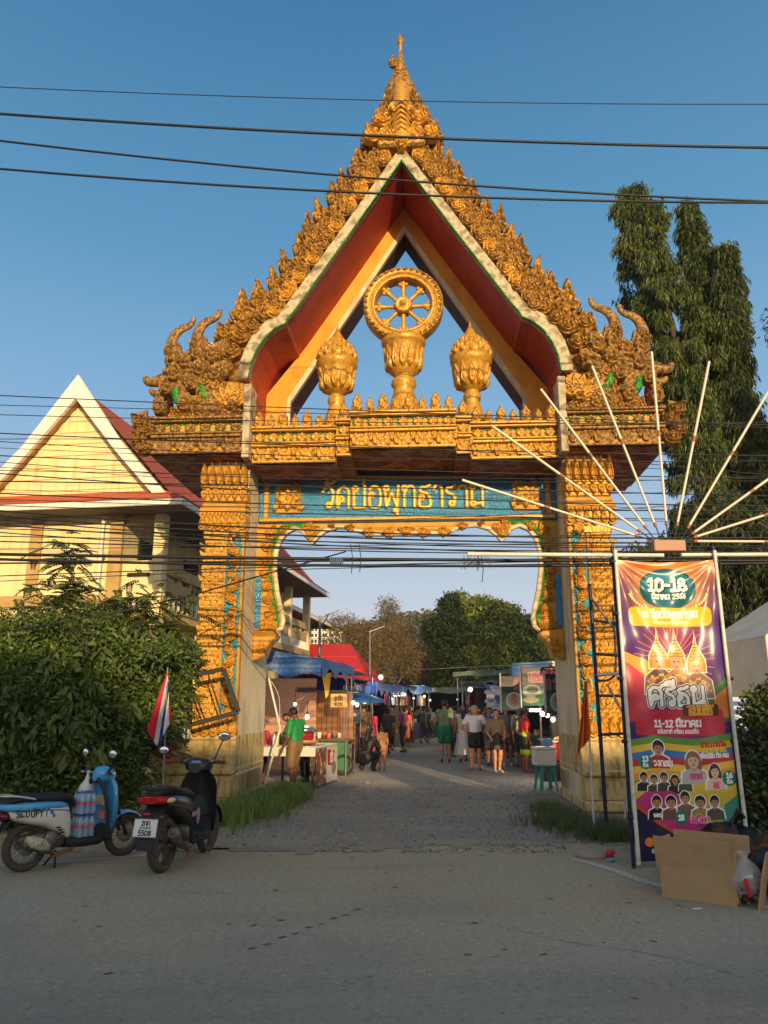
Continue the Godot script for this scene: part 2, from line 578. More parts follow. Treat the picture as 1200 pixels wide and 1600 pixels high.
# ---------------------------------------------------------------- lettering drawn as strokes
# each entry: advance | stroke; stroke ...; a stroke is x,y points; o x,y,r is a small ring. Heights run 0 to 10.
var GLYPHS := {
	"ว": "6.6|o3.6,1.3,1.1;4.8,1.4 5.4,4 5.4,7 4.6,9.4 3,10 1.4,9.4 .8,8",
	"า": "5.4|.6,8 1.4,9.5 2.8,10 4,9.2 4.4,7.4 4.4,0",
	"ร": "6|o3.6,1.2,1.1;4.7,1.2 5,3.6 4,5.4 1.6,6.4 1,7.6 1.8,8.8 3.6,9 5.4,10",
	"ธ": "7|o2,4.4,1;1.2,4 1.2,0 5.8,0 5.8,4 4.6,6 1.8,7 1.2,8.2 2.4,9.2 4,9.2 5.8,10.2",
	"ด": "7.4|o2.8,4,1.1;2.2,3 1.2,0;1.2,0 .9,4 1.2,7.6 2.4,9.5 3.6,10 5.2,9.3 6.2,7.2 6.2,0",
	"ค": "7.4|o3.6,4.4,1.1;2.6,4 1.2,0;1.2,0 .9,4 1.2,7.6 2.4,9.5 3.6,10 5.2,9.3 6.2,7.2 6.2,0",
	"ศ": "7.8|o3.6,4.4,1.1;2.6,4 1.2,0;1.2,0 .9,4 1.2,7.6 2.4,9.3 3.6,9.8 5.2,9.2 6.2,7.2 6.2,0;5.4,9 7.2,11",
	"บ": "7.6|o1.9,8.9,1.1;1.3,8 1.3,0;1.3,0 6.3,0;6.3,0 6.3,10",
	"ป": "7.6|o1.9,8.9,1.1;1.3,8 1.3,0;1.3,0 6.3,0;6.3,0 6.3,13",
	"อ": "7|o1.9,5.9,1;1,5.6 1,1.6 2,0 5,0 6,1.6 6,6.6 5.2,9 3.4,10 1.8,9.4 1,8.4",
	"พ": "8.6|o1.8,8.9,1.1;1.2,8 1.9,0;1.9,0 4.3,7;4.3,7 6.8,0;6.8,0 7.4,10",
	"ท": "7.6|o1.7,8.9,1.1;1.6,8 1.6,0;1.6,6 3,9 4.6,10 6,9 6.3,7 6.3,0",
	"ม": "7.6|o1.8,8.9,1.1;1.4,8 1.4,2;o1.9,1.1,1.1;2.8,.8 6.3,1.4;6.3,0 6.3,10",
	"น": "7.6|o1.8,8.9,1.1;1.5,8 1.5,0;1.5,0 5,2.2;o5.7,1.2,1.1;6.3,2 6.3,10",
	"ก": "7.2|1.2,0 1.2,5.6 .6,7 2,9.4 3.8,10 5.4,9.2 6,7.4 6,0",
	"ณ": "10|o1.6,1.2,1;1.2,2 1.2,6 .6,7.2 2,9.4 3.4,10 4.8,9 5,7 5,0;5,0 8,2.2;o8.3,1.2,1;9,2 9,10",
	"ข": "6.8|o1.4,8.6,.9;2.3,8.6 2.6,6.6 1.6,5.4 1.6,0;1.6,0 5.6,0;5.6,0 5.6,10",
	"ช": "7.2|o1.4,8.6,.9;2.3,8.6 2.6,6.6 1.6,5.4 1.6,0;1.6,0 5.6,0;5.6,0 5.6,7 4.8,8.4 6.4,10",
	"จ": "6.8|o2.2,1.2,1.1;3.2,1.2 5,2.6 5.6,6 5,8.8 3.2,10 1.6,9.4 .8,8;1.4,4.4 5.2,4.4",
	"ย": "7|o1.8,9,1;1.2,8.4 1.2,6.4 2.6,5.4;1.2,5 1.2,0;1.2,0 5.8,0;5.8,0 5.8,10",
	"ห": "7.6|o1.7,8.9,1.1;1.5,8 1.5,0;1.5,5 4.4,7.6;o5.4,8.8,1;4.6,7.4 6,5.6 6,0",
	"ง": "6|o3.6,8.9,1.1;4.6,8.6 4.8,3 4.2,0;4.2,0 .8,3.6",
	"ล": "7|o2,1.2,1.1;1.2,1.6 1,5 2,6.6 4.6,6.2 5.8,5;1.2,8.4 3.4,10 5.2,9.2 5.8,7.4 5.8,0",
	"ต": "7.4|o2.8,4,1.1;2.2,3 1.2,0;1.2,0 .9,4 1.2,7.6 2.2,9.6 3.6,8.8 5,9.8 6.2,7.4 6.2,0",
	"ส": "7.6|o2,1.2,1.1;1.2,1.6 1,5 2,6.6 4.6,6.2 5.8,5;1.2,8.4 3.4,10 5.2,9.2 5.8,7.4 5.8,0;5.2,9 7,11",
	"ฟ": "8.6|o1.8,8.9,1.1;1.2,8 1.9,0;1.9,0 4.3,7;4.3,7 6.8,0;6.8,0 7.4,13",
	"ำ": "5.4|.6,8 1.4,9.5 2.8,10 4,9.2 4.4,7.4 4.4,0;o.2,12.4,.7",
	"ะ": "4|o1.2,3,.8;1.8,3.4 3,5;o1.2,7.6,.8;1.8,8 3,9.6",
	"ภ": "7.2|o1.4,1.2,1;1.4,2.2 1.2,5.6 .6,7 2,9.4 3.8,10 5.4,9.2 6,7.4 6,0",
	"ผ": "8|o1.8,6,1;1.2,5.4 1.2,0;1.2,0 3.8,5;3.8,5 6.4,0;6.4,0 6.4,10",
	"ู": "0|o-3,-1.6,.7;-2.2,-1.4 -2.2,-3.4 -1,-3.4 -1,-1",
	"ื": "0|-5.6,11.2 -4.6,12.6 -2.6,13 -1,11.2;-1,11.2 -5.6,11.2;-1,11.2 -1,13.8;-2.4,12.4 -2.4,13.8",
	"ษ": "7.6|o1.9,8.9,1.1;1.3,8 1.3,0;1.3,0 6.3,0;6.3,0 6.3,10;4,4 7.4,5",
	"ฎ": "7.4|o1.4,1.2,1;1.2,5.6 .6,7 2,9.4 3.8,10 5.4,9.2 6,7.4 6,0;6,0 4,-2.4;4,-2.4 6.6,-2.4",
	"โ": "4.4|o2.6,1.2,1.1;1.6,1.4 1.6,10 1,12 2.4,13.4 4,12.8",
	"เ": "3|o1.8,1.2,1.1;1,1.6 1,10",
	"ไ": "4|o2.6,1.2,1.1;1.6,1.4 1.6,11 .6,12.6 1.6,13.6",
	"ั": "0|o-3.8,12,.8;-3,11.8 -1.4,12.2 -.2,13.8",
	"่": "0|-1.8,11.4 -1.6,13.6",
	"ุ": "0|o-2.6,-1.6,.7;-1.8,-1.4 -1.7,-3.6",
	"ี": "0|-5.6,11.2 -4.6,12.6 -2.6,13 -1,11.2;-1,11.2 -5.6,11.2;-1,11.2 -1,13.8",
	"ิ": "0|-5.6,11.2 -4.6,12.6 -2.6,13 -1,11.2;-1,11.2 -5.6,11.2",
	"้": "0|o-3.6,12.4,.6;-3,12 -1.6,12.4 -.6,13.8",
	"์": "0|o-2.4,12.2,.7;-2,12.8 -1,14",
	"0": "6.6|3.2,0 1.2,1.6 .9,5 1.2,8.4 3.2,10 5.2,8.4 5.5,5 5.2,1.6 3.2,0",
	"1": "5.2|1,7.8 3.2,10;3.2,10 3.2,0;1,0 5,0",
	"2": "6.4|1,8 2,9.7 3.4,10 5,9.2 5.2,7.4 4,5 1,0;1,0 5.4,0",
	"3": "6.4|1,9 3,10 4.8,9.2 5,7.2 3,5.4;3,5.4 5,4 5.2,1.8 3.4,0 1,.9",
	"5": "6.4|5,10 1.6,10;1.6,10 1.2,5.6;1.2,5.6 3.4,6.2 5.2,4.4 5,1.6 3.2,0 1,.8",
	"6": "6.4|4.8,9.6 2.4,8 1.1,4.6 1.2,1.4 3.2,0 5.2,1.4 5,4.4 3.2,5.8 1.3,4.4",
	"8": "6.4|3.2,5.4 1.4,7 1.6,9.2 3.2,10 4.8,9.2 5,7 3.2,5.4 1.1,3.6 1.2,1 3.2,0 5.2,1 5.3,3.6 3.2,5.4",
	"9": "6.4|1.6,.4 4,2 5.3,5.4 5.2,8.6 3.2,10 1.2,8.6 1.4,5.6 3.2,4.2 5.1,5.6",
	"4": "6.4|4.4,0 4.4,10;4.4,10 .8,3;.8,3 5.8,3",
	"-": "4.4|.8,4.6 3.6,4.6",
	".": "2.6|1.2,0 1.4,.6",
	"S": "6.4|5.2,8.6 3.2,10 1.2,8.6 1.4,6.4 4.8,4 5.2,1.6 3.2,0 1,1.4",
	"C": "6.4|5.4,8.4 3.4,10 1.2,8 1,3 2.6,.2 5.4,1.6",
	"O": "6.8|3.2,0 1.2,1.6 .9,5 1.2,8.4 3.2,10 5.2,8.4 5.5,5 5.2,1.6 3.2,0",
	"P": "6.2|1.2,0 1.2,10;1.2,10 4.6,9.6 5.2,7.4 4.4,5.2 1.2,4.8",
	"Y": "6.2|.6,10 3.2,5;5.8,10 3.2,5;3.2,5 3.2,0",
	"I": "3|1.5,0 1.5,10",
	"V": "6|.6,10 3,0;3,0 5.4,10",
	"A": "6.2|.6,0 3.1,10;3.1,10 5.6,0;1.6,3.6 4.6,3.6",
	"N": "6.8|1.1,0 1.1,10;1.1,10 5.5,0;5.5,0 5.5,10",
	" ": "3.4|",
}


func glyph(ch: String) -> Dictionary:
	var raw: String = GLYPHS.get(ch, "4|")
	var half := raw.split("|")
	var lines := []
	for part in half[1].split(";", false):
		var st := []
		if part.begins_with("o"):
			var q := part.substr(1).split(",")
			for k in 11:
				st.append(Vector2(float(q[0]) + cos(TAU * k / 10) * float(q[2]), float(q[1]) + sin(TAU * k / 10) * float(q[2])))
		else:
			for p in part.split(" ", false):
				var q := p.split(",")
				st.append(Vector2(float(q[0]), float(q[1])))
		lines.append(st)
	return {"adv": float(half[0]), "lines": lines}


func text_width(s: String) -> float:
	var w := 0.0
	for ch in s:
		w += glyph(ch).adv
	return w


# ---------------------------------------------------------------- print on flat things
func fill_poly(im: Image, pts: Array, c: Color) -> void:
	var y0 := 1e9
	var y1 := -1e9
	for p in pts:
		y0 = minf(y0, p.y)
		y1 = maxf(y1, p.y)
	for y in range(maxi(int(y0), 0), mini(int(y1) + 1, im.get_height())):
		var xs := []
		for i in pts.size():
			var a: Vector2 = pts[i]
			var b: Vector2 = pts[(i + 1) % pts.size()]
			if (a.y <= y + 0.5) != (b.y <= y + 0.5):
				xs.append(a.x + (y + 0.5 - a.y) / (b.y - a.y) * (b.x - a.x))
		xs.sort()
		for i in range(0, xs.size() - 1, 2):
			im.fill_rect(Rect2i(int(round(xs[i])), y, maxi(int(round(xs[i + 1])) - int(round(xs[i])), 0), 1), c)


func fill_oval(im: Image, cx: float, cy: float, rx: float, ry: float, c: Color) -> void:
	for y in range(maxi(int(cy - ry), 0), mini(int(cy + ry) + 1, im.get_height())):
		var q := (y + 0.5 - cy) / ry
		if absf(q) < 1.0:
			var h := rx * sqrt(1.0 - q * q)
			im.fill_rect(Rect2i(int(round(cx - h)), y, maxi(int(round(2 * h)), 1), 1), c)


func fill_round(im: Image, x: float, y: float, w: float, h: float, r: float, c: Color) -> void:
	for j in int(h):
		var d := 0.0
		if j < r:
			d = r - sqrt(maxf(r * r - (r - j) * (r - j), 0.0))
		elif j > h - r:
			d = r - sqrt(maxf(r * r - (j - h + r) * (j - h + r), 0.0))
		im.fill_rect(Rect2i(int(x + d), int(y) + j, int(w - 2 * d), 1), c)


func draw_stroke(im: Image, path: Array, r: float, c: Color) -> void:
	for i in path.size() - 1:
		var a: Vector2 = path[i]
		var b: Vector2 = path[i + 1]
		var nn := (b - a).normalized().orthogonal() * r
		fill_poly(im, [a + nn, b + nn, b - nn, a - nn], c)
		fill_oval(im, a.x, a.y, r, r, c)
	var e: Vector2 = path[path.size() - 1]
	fill_oval(im, e.x, e.y, r, r, c)


# h: letter height in pixels; x is the middle of the line, y its foot
func draw_text(im: Image, s: String, x: float, y: float, h: float, r: float, c: Color, wide := 1.0) -> void:
	var u := h / 10.0
	var cx := x - text_width(s) * u * wide / 2.0
	for ch in s:
		var gl := glyph(ch)
		for st in gl.lines:
			var path := []
			for q in st:
				path.append(Vector2(cx + q.x * u * wide, y - q.y * u))
			draw_stroke(im, path, r, c)
		cx += gl.adv * u * wide


func print_mat(called: String, im: Image, rough := 0.5) -> StandardMaterial3D:
	var m := StandardMaterial3D.new()
	m.resource_name = called
	m.albedo_texture = ImageTexture.create_from_image(im)
	m.roughness = rough
	M[called] = m
	return m


# ---------------------------------------------------------------- carved ornament
# a flame-shaped leaf in relief with a spiral running through it
func kranok(w: float, h: float, depth: float, teeth := 4.0, bend := 0.0, turns := 2.5, rings := 10, segs := 36, point := 0.62) -> MB:
	var m := MB.new()
	var p := PackedVector3Array()
	var ctr := Vector2(0, 0.34 * h)
	for j in rings + 2:
		var s := minf(float(j) / rings, 1.0)
		for k in segs:
			var u := float(k) / segs
			var sd := 1.0 if u < 0.5 else -1.0
			var q := u * 2.0 if u < 0.5 else 2.0 - 2.0 * u
			var yn := (1.0 - cos(PI * q)) / 2.0
			var wp := pow(maxf(sin(PI * pow(yn, point)), 0.0), 0.85)
			if teeth > 0.0 and yn > 0.12:
				wp *= 1.0 + (0.5 if point > 0.6 else 0.75) * (fmod(yn * teeth, 1.0) - 0.55)
			var o := Vector2(sd * w / 2.0 * wp + bend * w * yn * yn, h * yn)
			var e := o - ctr
			var an := atan2(e.x, e.y)
			var xy := ctr + e * s
			var z := depth * (0.2 + 0.9 * sqrt(maxf(1.0 - s * s, 0.0)) + 0.5 * cos(TAU * turns * s - an) * minf(s * 3.0, 1.0))
			if j == rings + 1:
				z = -depth * 0.9
			p.append(Vector3(xy.x, xy.y, z))
	m.grid(p, segs, rings + 2, true)
	return m


func rosette(r: float, depth: float, petals: int, rings := 7, segs := 40) -> MB:
	var m := MB.new()
	var p := PackedVector3Array()
	for j in rings + 1:
		var s := minf(float(j) / (rings - 1), 1.0)
		for k in segs:
			var an := TAU * k / segs
			var rr := r * s * (1.0 + 0.16 * cos(an * petals) * s)
			var z := depth * (0.35 + 0.65 * absf(cos(s * PI * 1.5)) + 0.2 * cos(an * petals) * s)
			if j == rings:
				z = -depth * 0.3
			p.append(Vector3(sin(an) * rr, cos(an) * rr, z))
	m.grid(p, segs, rings + 1, true)
	return m


# a hanging half-round of leaves with a tassel
func swag_mesh(w: float, h: float, depth: float) -> MB:
	var m := MB.new()
	var p := PackedVector3Array()
	var segs := 25
	var rings := 9
	for j in rings + 2:
		var s := minf(float(j) / rings, 1.0)
		for k in segs:
			var an := PI * k / (segs - 1)
			var rr := s * (1.0 + 0.12 * absf(sin(an * 6.0)) * s)
			var z := depth * (0.4 + 0.35 * cos(TAU * 2.0 * s) + 0.25 * cos(an * 12.0) * s)
			if j == rings + 1:
				z = -depth * 0.5
			p.append(Vector3(-cos(an) * rr * w / 2.0, -sin(an) * rr * h, z))
	m.grid(p, segs, rings + 2)
	m.add(kranok(w * 0.28, h * 0.8, depth * 0.9, 3.0, 0.0, 1.5, 5, 16), T(V(w / 2, 0.02, 0), 0, Vector3.ONE, PI))
	return m


func offset_line(pts: Array, d: float) -> Array:
	var out := []
	for i in pts.size():
		var a: Vector2 = pts[maxi(i - 1, 0)]
		var b: Vector2 = pts[mini(i + 1, pts.size() - 1)]
		var q: Vector2 = pts[i]
		var nn := (b - a).normalized().orthogonal() * -1.0
		out.append(q + nn * d)
	return out


func to3(pts: Array, z: float, sx := 1.0) -> Array:
	var out := []
	for q in pts:
		out.append(Vector3(q.x * sx, q.y, z))
	return out


# serpent-head finial: outward-looking head with a tall curling crest, body swinging down to the ledge
func naga(g: Node3D, x: float, y: float, z: float, s: float, sz: float, K: Dictionary) -> void:
	var b := MB.new()
	b.xf = T(V(x, y, z), 0, V(s * sz, sz, sz))
	# crest: rises from the head and curls inward at its tip
	var crest := smooth([V(0.12, 0.85), V(0.07, 1.08), V(0.02, 1.3), V(0.0, 1.5), V(0.05, 1.68), V(0.16, 1.8), V(0.28, 1.85), V(0.36, 1.93), V(0.37, 2.02)], 4)
	b.tube(crest, tapered(0.19, 0.042, crest.size(), 0.55), 10, true, 0.7)
	# body
	var body := smooth([V(0.5, -0.1), V(0.58, 0.15), V(0.42, 0.38), V(0.28, 0.6), V(0.2, 0.85)], 4)
	b.tube(body, tapered(0.2, 0.18, body.size()), 10, true, 0.8)
	# head: brow, snout above, jaw below, with the mouth open between them
	b.ball(V(0.12, 0.86, 0), V(0.27, 0.2, 0.17))
	var snout := smooth([V(0.05, 0.86), V(-0.18, 0.8), V(-0.36, 0.78), V(-0.44, 0.88)], 3)
	b.tube(snout, tapered(0.14, 0.05, snout.size()), 8)
	var jaw := smooth([V(0.12, 0.72), V(-0.08, 0.58), V(-0.24, 0.56), V(-0.33, 0.64)], 3)
	b.tube(jaw, tapered(0.12, 0.035, jaw.size()), 8)
	var beard := smooth([V(0.0, 0.6), V(-0.12, 0.42), V(-0.08, 0.22), V(-0.2, 0.02)], 3)
	b.tube(beard, tapered(0.09, 0.04, beard.size()), 7)
	for e in [-1.0, 1.0]:
		b.ball(V(-0.02, 0.93, e * 0.14), V(0.06, 0.06, 0.04), 8, 6)
	var curl := kranok(0.3, 0.5, 0.09, 4.0, 0.25, 2.0, 8, 28)
	for q in [[0.2, 0.72, 0.3, 1.0], [0.34, 0.62, -0.5, 1.0], [0.08, 0.98, -0.1, 0.95], [0.3, 0.95, -0.35, 1.0], [0.6, 0.1, -0.6, 1.0], [0.02, 1.2, 0.1, 0.6], [0.12, 0.5, 1.0, 0.7], [-0.02, 0.1, 0.5, 0.8], [0.22, -0.06, -0.2, 0.9], [0.44, -0.05, 0.1, 0.9]]:
		b.add(curl, T(V(q[0], q[1], 0.12), 0, V(q[3], q[3], 1.0), q[2]))
	var tooth := kranok(0.1, 0.17, 0.03, 0.0, 0.3, 1.0, 4, 14)
	for i in 6:
		var e: Vector3 = crest[2 + i * 2]
		b.add(tooth, T(e + V(-0.11 + 0.012 * i, -0.03, 0.0), 0, V(0.7, 0.8, 1), 0.5 - 0.05 * i))
	put(g, "naga_head", b, K.gold_dark)
	var gl := MB.new()
	gl.xf = T(V(x, y, z + 0.13), 0, V(s * sz, sz, sz))
	var belly := smooth([V(0.3, 0.0), V(0.36, 0.2), V(0.2, 0.42), V(0.16, 0.6)], 4)
	gl.tube(belly, tapered(0.1, 0.06, belly.size()), 9, true, 0.6)
	put(g, "glass_belly", gl, K.glass_green)


func ledge(g: Node3D, K: Dictionary, x0: float, x1: float, y: float, zf: float, zb: float, gold: Material, crest_h: float, swags: int) -> void:
	var w := x1 - x0
	var c := (x0 + x1) / 2.0
	var b := MB.new()
	b.box(V(c, y + 0.32, (zf - 0.07 + zb) / 2), V(w, 0.62, zf - 0.07 - zb))
	put(g, "ledge_block", b, K.gold_flat)
	var sof := MB.new()
	sof.box(V(c, y - 0.012, (zf - 0.1 + zb) / 2), V(w - 0.02, 0.02, zf - 0.1 - zb))
	put(g, "ledge_underside", sof, K.red_dirty)
	for q in [[0.315, 0.05, 0.02], [0.36, 0.035, 0.05], [0.60, 0.04, 0.03], [0.645, 0.05, 0.07], [0.02, 0.05, -0.02]]:
		var f := MB.new()
		f.box(V(c, y + q[0], zf - 0.07 + q[2] / 2 + 0.04), V(w + 2 * q[2] * 0.3, q[1], q[2] + 0.08), 0.012)
		put(g, "ledge_moulding", f, gold)
	var sw: ArrayMesh = swag_mesh(w / swags * 0.98, 0.27, 0.05).mesh()
	for i in swags:
		put(g, "leaf_swag", sw, gold, V(x0 + (i + 0.5) * w / swags, y + 0.3, zf - 0.06))
	var nd := maxi(int(round(w / 0.26)), 1)
	var ros: ArrayMesh = rosette(0.085, 0.04, 4, 6, 24).mesh()
	var lat := MB.new()
	for i in nd:
		var cx := x0 + (i + 0.5) * w / nd
		put(g, "carved_flower", ros, gold, V(cx, y + 0.48, zf - 0.06))
		for s in [-1.0, 1.0]:
			lat.beam(V(cx - w / nd / 2, y + 0.48 - s * 0.09, zf - 0.065), V(cx + w / nd / 2, y + 0.48 + s * 0.09, zf - 0.06), 0.022, 0.03 + 0.004 * s, V(0, 0, 1))
	put(g, "glass_lattice", lat, K.glass_green)
	if crest_h > 0.0:
		var nc := maxi(int(round(w / 0.23)), 1)
		var cr: ArrayMesh = kranok(0.17, crest_h, 0.045, 3.0, 0.0, 1.5, 7, 24).mesh()
		for i in nc:
			put(g, "crest_leaf", cr, gold, T(V(x0 + (i + 0.5) * w / nc, y + 0.665, zf - 0.02), 0, Vector3.ONE * (1.15 if i % 2 == 0 else 0.9)))


func build_gate() -> void:
	var g := thing("temple_gate", "tall golden temple gateway with pointed flame-edged gable and a wheel in its opening", "gateway", V(0.36, 0, -13.45), deg_to_rad(-3.5))
	var K := {}
	K.gold = mat("gold", [C(116, 75, 26), C(195, 142, 47), C(209, 160, 57), C(175, 120, 38), C(218, 173, 76)], 0.42, 0.25, 0.7, 0.018, "rough", 0.35)
	K.gold_old = mat("gold_old", [C(47, 31, 14), C(152, 105, 34), C(96, 63, 23), C(191, 142, 49), C(202, 157, 62), C(139, 95, 33)], 0.5, 0.2, 0.55, 0.022, "rough", 0.5)
	K.gold_dark = mat("gold_dark", [C(44, 29, 15), C(116, 81, 33), C(84, 57, 25), C(164, 122, 48), C(190, 147, 68), C(111, 75, 30)], 0.55, 0.15, 0.5, 0.024, "rough", 0.6)
	K.gold_flat = mat("gold_flat", [C(169, 118, 35), C(200, 147, 48), C(189, 133, 43)], 0.6, 0.05, 2.0, 0.01, "soft", 0.4)
	K.letter = mat("letter_gold", [C(236, 190, 70), C(244, 204, 92)], 0.4, 0.1, 1.0)
	K.yellow = mat("yellow_paint", [C(214, 138, 26), C(232, 158, 34), C(222, 146, 30)], 0.6, 0.0, 3.0, 0.01, "soft", 0.3)
	K.red = mat("red_paint", [C(150, 44, 20), C(186, 62, 26), C(168, 52, 24), C(190, 74, 38)], 0.6, 0.0, 2.5, 0.012, "soft", 0.3)
	K.red_dirty = mat("red_dirty", [C(70, 40, 34), C(130, 40, 30), C(150, 120, 104), C(110, 30, 24)], 0.7, 0.0, 2.0, 0.012)
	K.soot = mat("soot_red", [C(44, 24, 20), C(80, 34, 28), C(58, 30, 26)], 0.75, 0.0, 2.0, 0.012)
	K.cream = mat("cream_paint", [C(186, 170, 136), C(220, 206, 172), C(214, 200, 168), C(200, 184, 150)], 0.7, 0.0, 3.0, 0.01, "soft", 0.3)
	K.stain = mat("stained_white", [C(98, 84, 64), C(166, 150, 120), C(200, 186, 152), C(136, 120, 92)], 0.75, 0.0, 2.4, 0.02, "rough", 0.3)
	K.base = mat("stained_base", [C(120, 98, 60), C(188, 164, 108), C(204, 182, 126), C(184, 158, 102)], 0.8, 0.0, 1.3, 0.014, "rough", 0.4)
	K.cream.uv1_scale = V(0.8, 0.16, 0.8)
	K.base.uv1_scale = V(0.9, 0.3, 0.9)
	K.glass_green = mat("green_glass", [C(8, 60, 20), C(24, 120, 40), C(60, 170, 60), C(10, 70, 30)], 0.18, 0.35, 0.35, 0.05, "stone", 1.0)
	K.glass_blue = mat("blue_glass", [C(16, 70, 120), C(34, 116, 172), C(110, 186, 224), C(22, 88, 140)], 0.18, 0.35, 0.35, 0.05, "stone", 1.0)
	K.glass_dark = mat("dark_glass", [C(12, 70, 92), C(28, 120, 150), C(90, 190, 206), C(14, 60, 84)], 0.2, 0.35, 0.3, 0.05, "stone", 1.0)

	var flame: ArrayMesh = kranok(0.5, 0.98, 0.12, 4.0, 0.0, 2.6, 12, 56, 0.47).mesh()
	var flame2: ArrayMesh = kranok(0.46, 0.9, 0.11, 3.0, 0.1, 3.0, 12, 56, 0.47).mesh()
	var curl: ArrayMesh = kranok(0.36, 0.46, 0.1, 3.0, 0.15, 2.6, 11, 36).mesh()
	var volute: ArrayMesh = kranok(0.3, 0.36, 0.09, 2.0, 0.2, 2.4, 10, 32).mesh()

	# ---- pillars
	for s in [-1.0, 1.0]:
		var b := MB.new()
		b.box(V(3.17 * s, 3.0, -1.15), V(0.66, 6.0, 2.1), 0.015)
		put(g, "pillar", b, K.cream)
		b = MB.new()
		b.box(V(3.36 * s, 3.2, -0.12), V(0.4, 4.2, 0.3), 0.02)
		put(g, "pillar_side_face", b, K.gold_flat)
		# leaf scales over the outer part of the front
		var sc := MB.new()
		var leaf := kranok(0.085, 0.17, 0.03, 2.0, 0.25, 1.2, 4, 14)
		var rr := RandomNumberGenerator.new()
		rr.seed = 41
		for row in 46:
			for k in 6:
				var sx := 3.215 + k * 0.065 + (0.032 if row % 2 else 0.0)
				if sx < 3.56:
					sc.add(leaf, T(V(sx * s, 1.26 + row * 0.073, 0.035), 0, V(1, 1, 1), (rr.randf_range(-0.9, 0.1)) * s))
		var o := put(g, "leaf_scale_relief", sc, K.gold)
		o.set_meta("kind", "stuff")
		# scroll panel
		b = MB.new()
		b.box(V(3.01 * s, 3.0, -0.09), V(0.3, 3.7, 0.22))
		put(g, "glass_panel", b, K.glass_dark)
		for e in [2.865, 3.175]:
			b = MB.new()
			b.box(V(e * s, 3.0, -0.05), V(0.045, 3.8, 0.2), 0.012)
			put(g, "panel_border", b, K.gold_flat)
		var vine := MB.new()
		var path := []
		for i in 46:
			var yy := 1.35 + i * 0.072
			path.append(V((3.015 + 0.075 * sin(yy * TAU / 0.86)) * s, yy, 0.04))
		vine.tube(path, 0.03, 7)
		put(g, "vine_stem", vine, K.gold)
		for i in 15:
			var yy := 1.2 + i * 0.215
			var sd := 1.0 if i % 2 == 0 else -1.0
			put(g, "vine_scroll", curl if i % 3 else volute, K.gold, T(V((3.015 - sd * 0.035) * s, yy, 0.05), 0, V(0.5 * sd * s, 0.66, 0.6), -0.45 * sd * s))
		# lotus leaves at the foot
		var lf: ArrayMesh = kranok(0.17, 0.36, 0.06, 0.0, 0.0, 1.5, 7, 22).mesh()
		for i in 5:
			put(g, "lotus_leaf", lf, K.gold, V((2.9 + i * 0.155) * s, 1.12, 0.07))
		# plinth: sloped cap over three courses
		b = MB.new()
		b.box(V(3.42 * s, 0.08, -1.0), V(1.22, 0.16, 2.5), 0.02)
		put(g, "plinth_course", b, K.base)
		b = MB.new()
		b.box(V(3.4 * s, 0.34, -1.0), V(1.12, 0.36, 2.36), 0.02)
		put(g, "plinth_course", b, K.base)
		b = MB.new()
		b.box(V(3.43 * s, 0.575, -1.0), V(1.2, 0.11, 2.46), 0.03)
		put(g, "plinth_course", b, K.base)
		b = MB.new()
		for q in [[0.63, 1.16, 0.16], [0.86, 1.1, 0.12], [1.08, 0.8, 0.06], [1.14, 0.82, 0.08]]:
			pass
		var prof := [[0.63, 0.18, 0.5], [0.84, 0.16, 0.46], [0.9, 0.1, 0.3], [1.05, 0.06, 0.1], [1.09, 0.09, 0.1], [1.14, 0.07, 0.08], [1.14, -0.2, -0.2]]
		var pp := PackedVector3Array()
		for q in prof:
			var xo: float = 3.5 + q[2]
			pp.append_array([V(2.835 * s, q[0], -2.2), V(2.835 * s, q[0], q[1]), V(xo * s, q[0], q[1]), V(xo * s, q[0], -2.2)])
		for j in prof.size() - 1:
			for i in 3:
				b.quad(pp[j * 4 + i], pp[j * 4 + 4 + i], pp[j * 4 + 5 + i], pp[j * 4 + 1 + i])
		put(g, "plinth_cap", b, K.base)
		# capital: leaf tier, cornice, flower band, flaring crown
		var tiers := [[4.52, 0.2, 0.04], [4.72, 0.26, 0.08], [4.98, 0.1, 0.13], [5.08, 0.1, 0.09], [5.18, 0.2, 0.06], [5.38, 0.12, 0.1]]
		for q in tiers:
			b = MB.new()
			b.box(V((3.19 + q[2] / 2) * s, q[0] + q[1] / 2, -0.1), V(0.72 + q[2], q[1] - 0.004, 0.3 + q[2]), 0.025)
			put(g, "capital_tier", b, K.gold if q[1] > 0.11 else K.gold_flat)
		b = MB.new()
		b.box(V(3.23 * s, 5.68, -0.12), V(0.74, 0.42, 0.26), 0.02)
		put(g, "capital_core", b, K.gold_flat)
		for i in 6:
			put(g, "capital_petal", lf, K.gold, T(V((2.88 + i * 0.145) * s, 5.42, 0.08), 0, V(0.85, 1.35, 1.2), 0, 0.3))
			put(g, "capital_leaf", lf, K.gold, T(V((2.88 + i * 0.145) * s, 4.66, 0.07), 0, V(0.9, 0.85, 1), 0, 0.1))
			put(g, "capital_leaf", lf, K.gold, T(V((2.9 + i * 0.14) * s, 5.4, 0.06), 0, V(0.8, 0.6, 1), PI, -0.1))
			put(g, "capital_leaf", lf, K.gold, T(V((2.9 + i * 0.14) * s, 5.0, 0.08), 0, V(0.8, 0.5, 1), PI, 0.0))
		put(g, "carved_flower", rosette(0.1, 0.04, 6), K.gold, V(3.02 * s, 4.62, 0.1))
		# trim beside the cream face up to the gable
		b = MB.new()
		b.box(V(2.81 * s, 6.6, 0.2), V(0.13, 1.4, 0.5), 0.01)
		put(g, "gable_post", b, K.stain)

	# ---- beam over the opening: two sides, two steps, raised middle
	ledge(g, K, -2.74, -1.2, 5.86, 0.24, -2.2, K.gold, 0.3, 4)
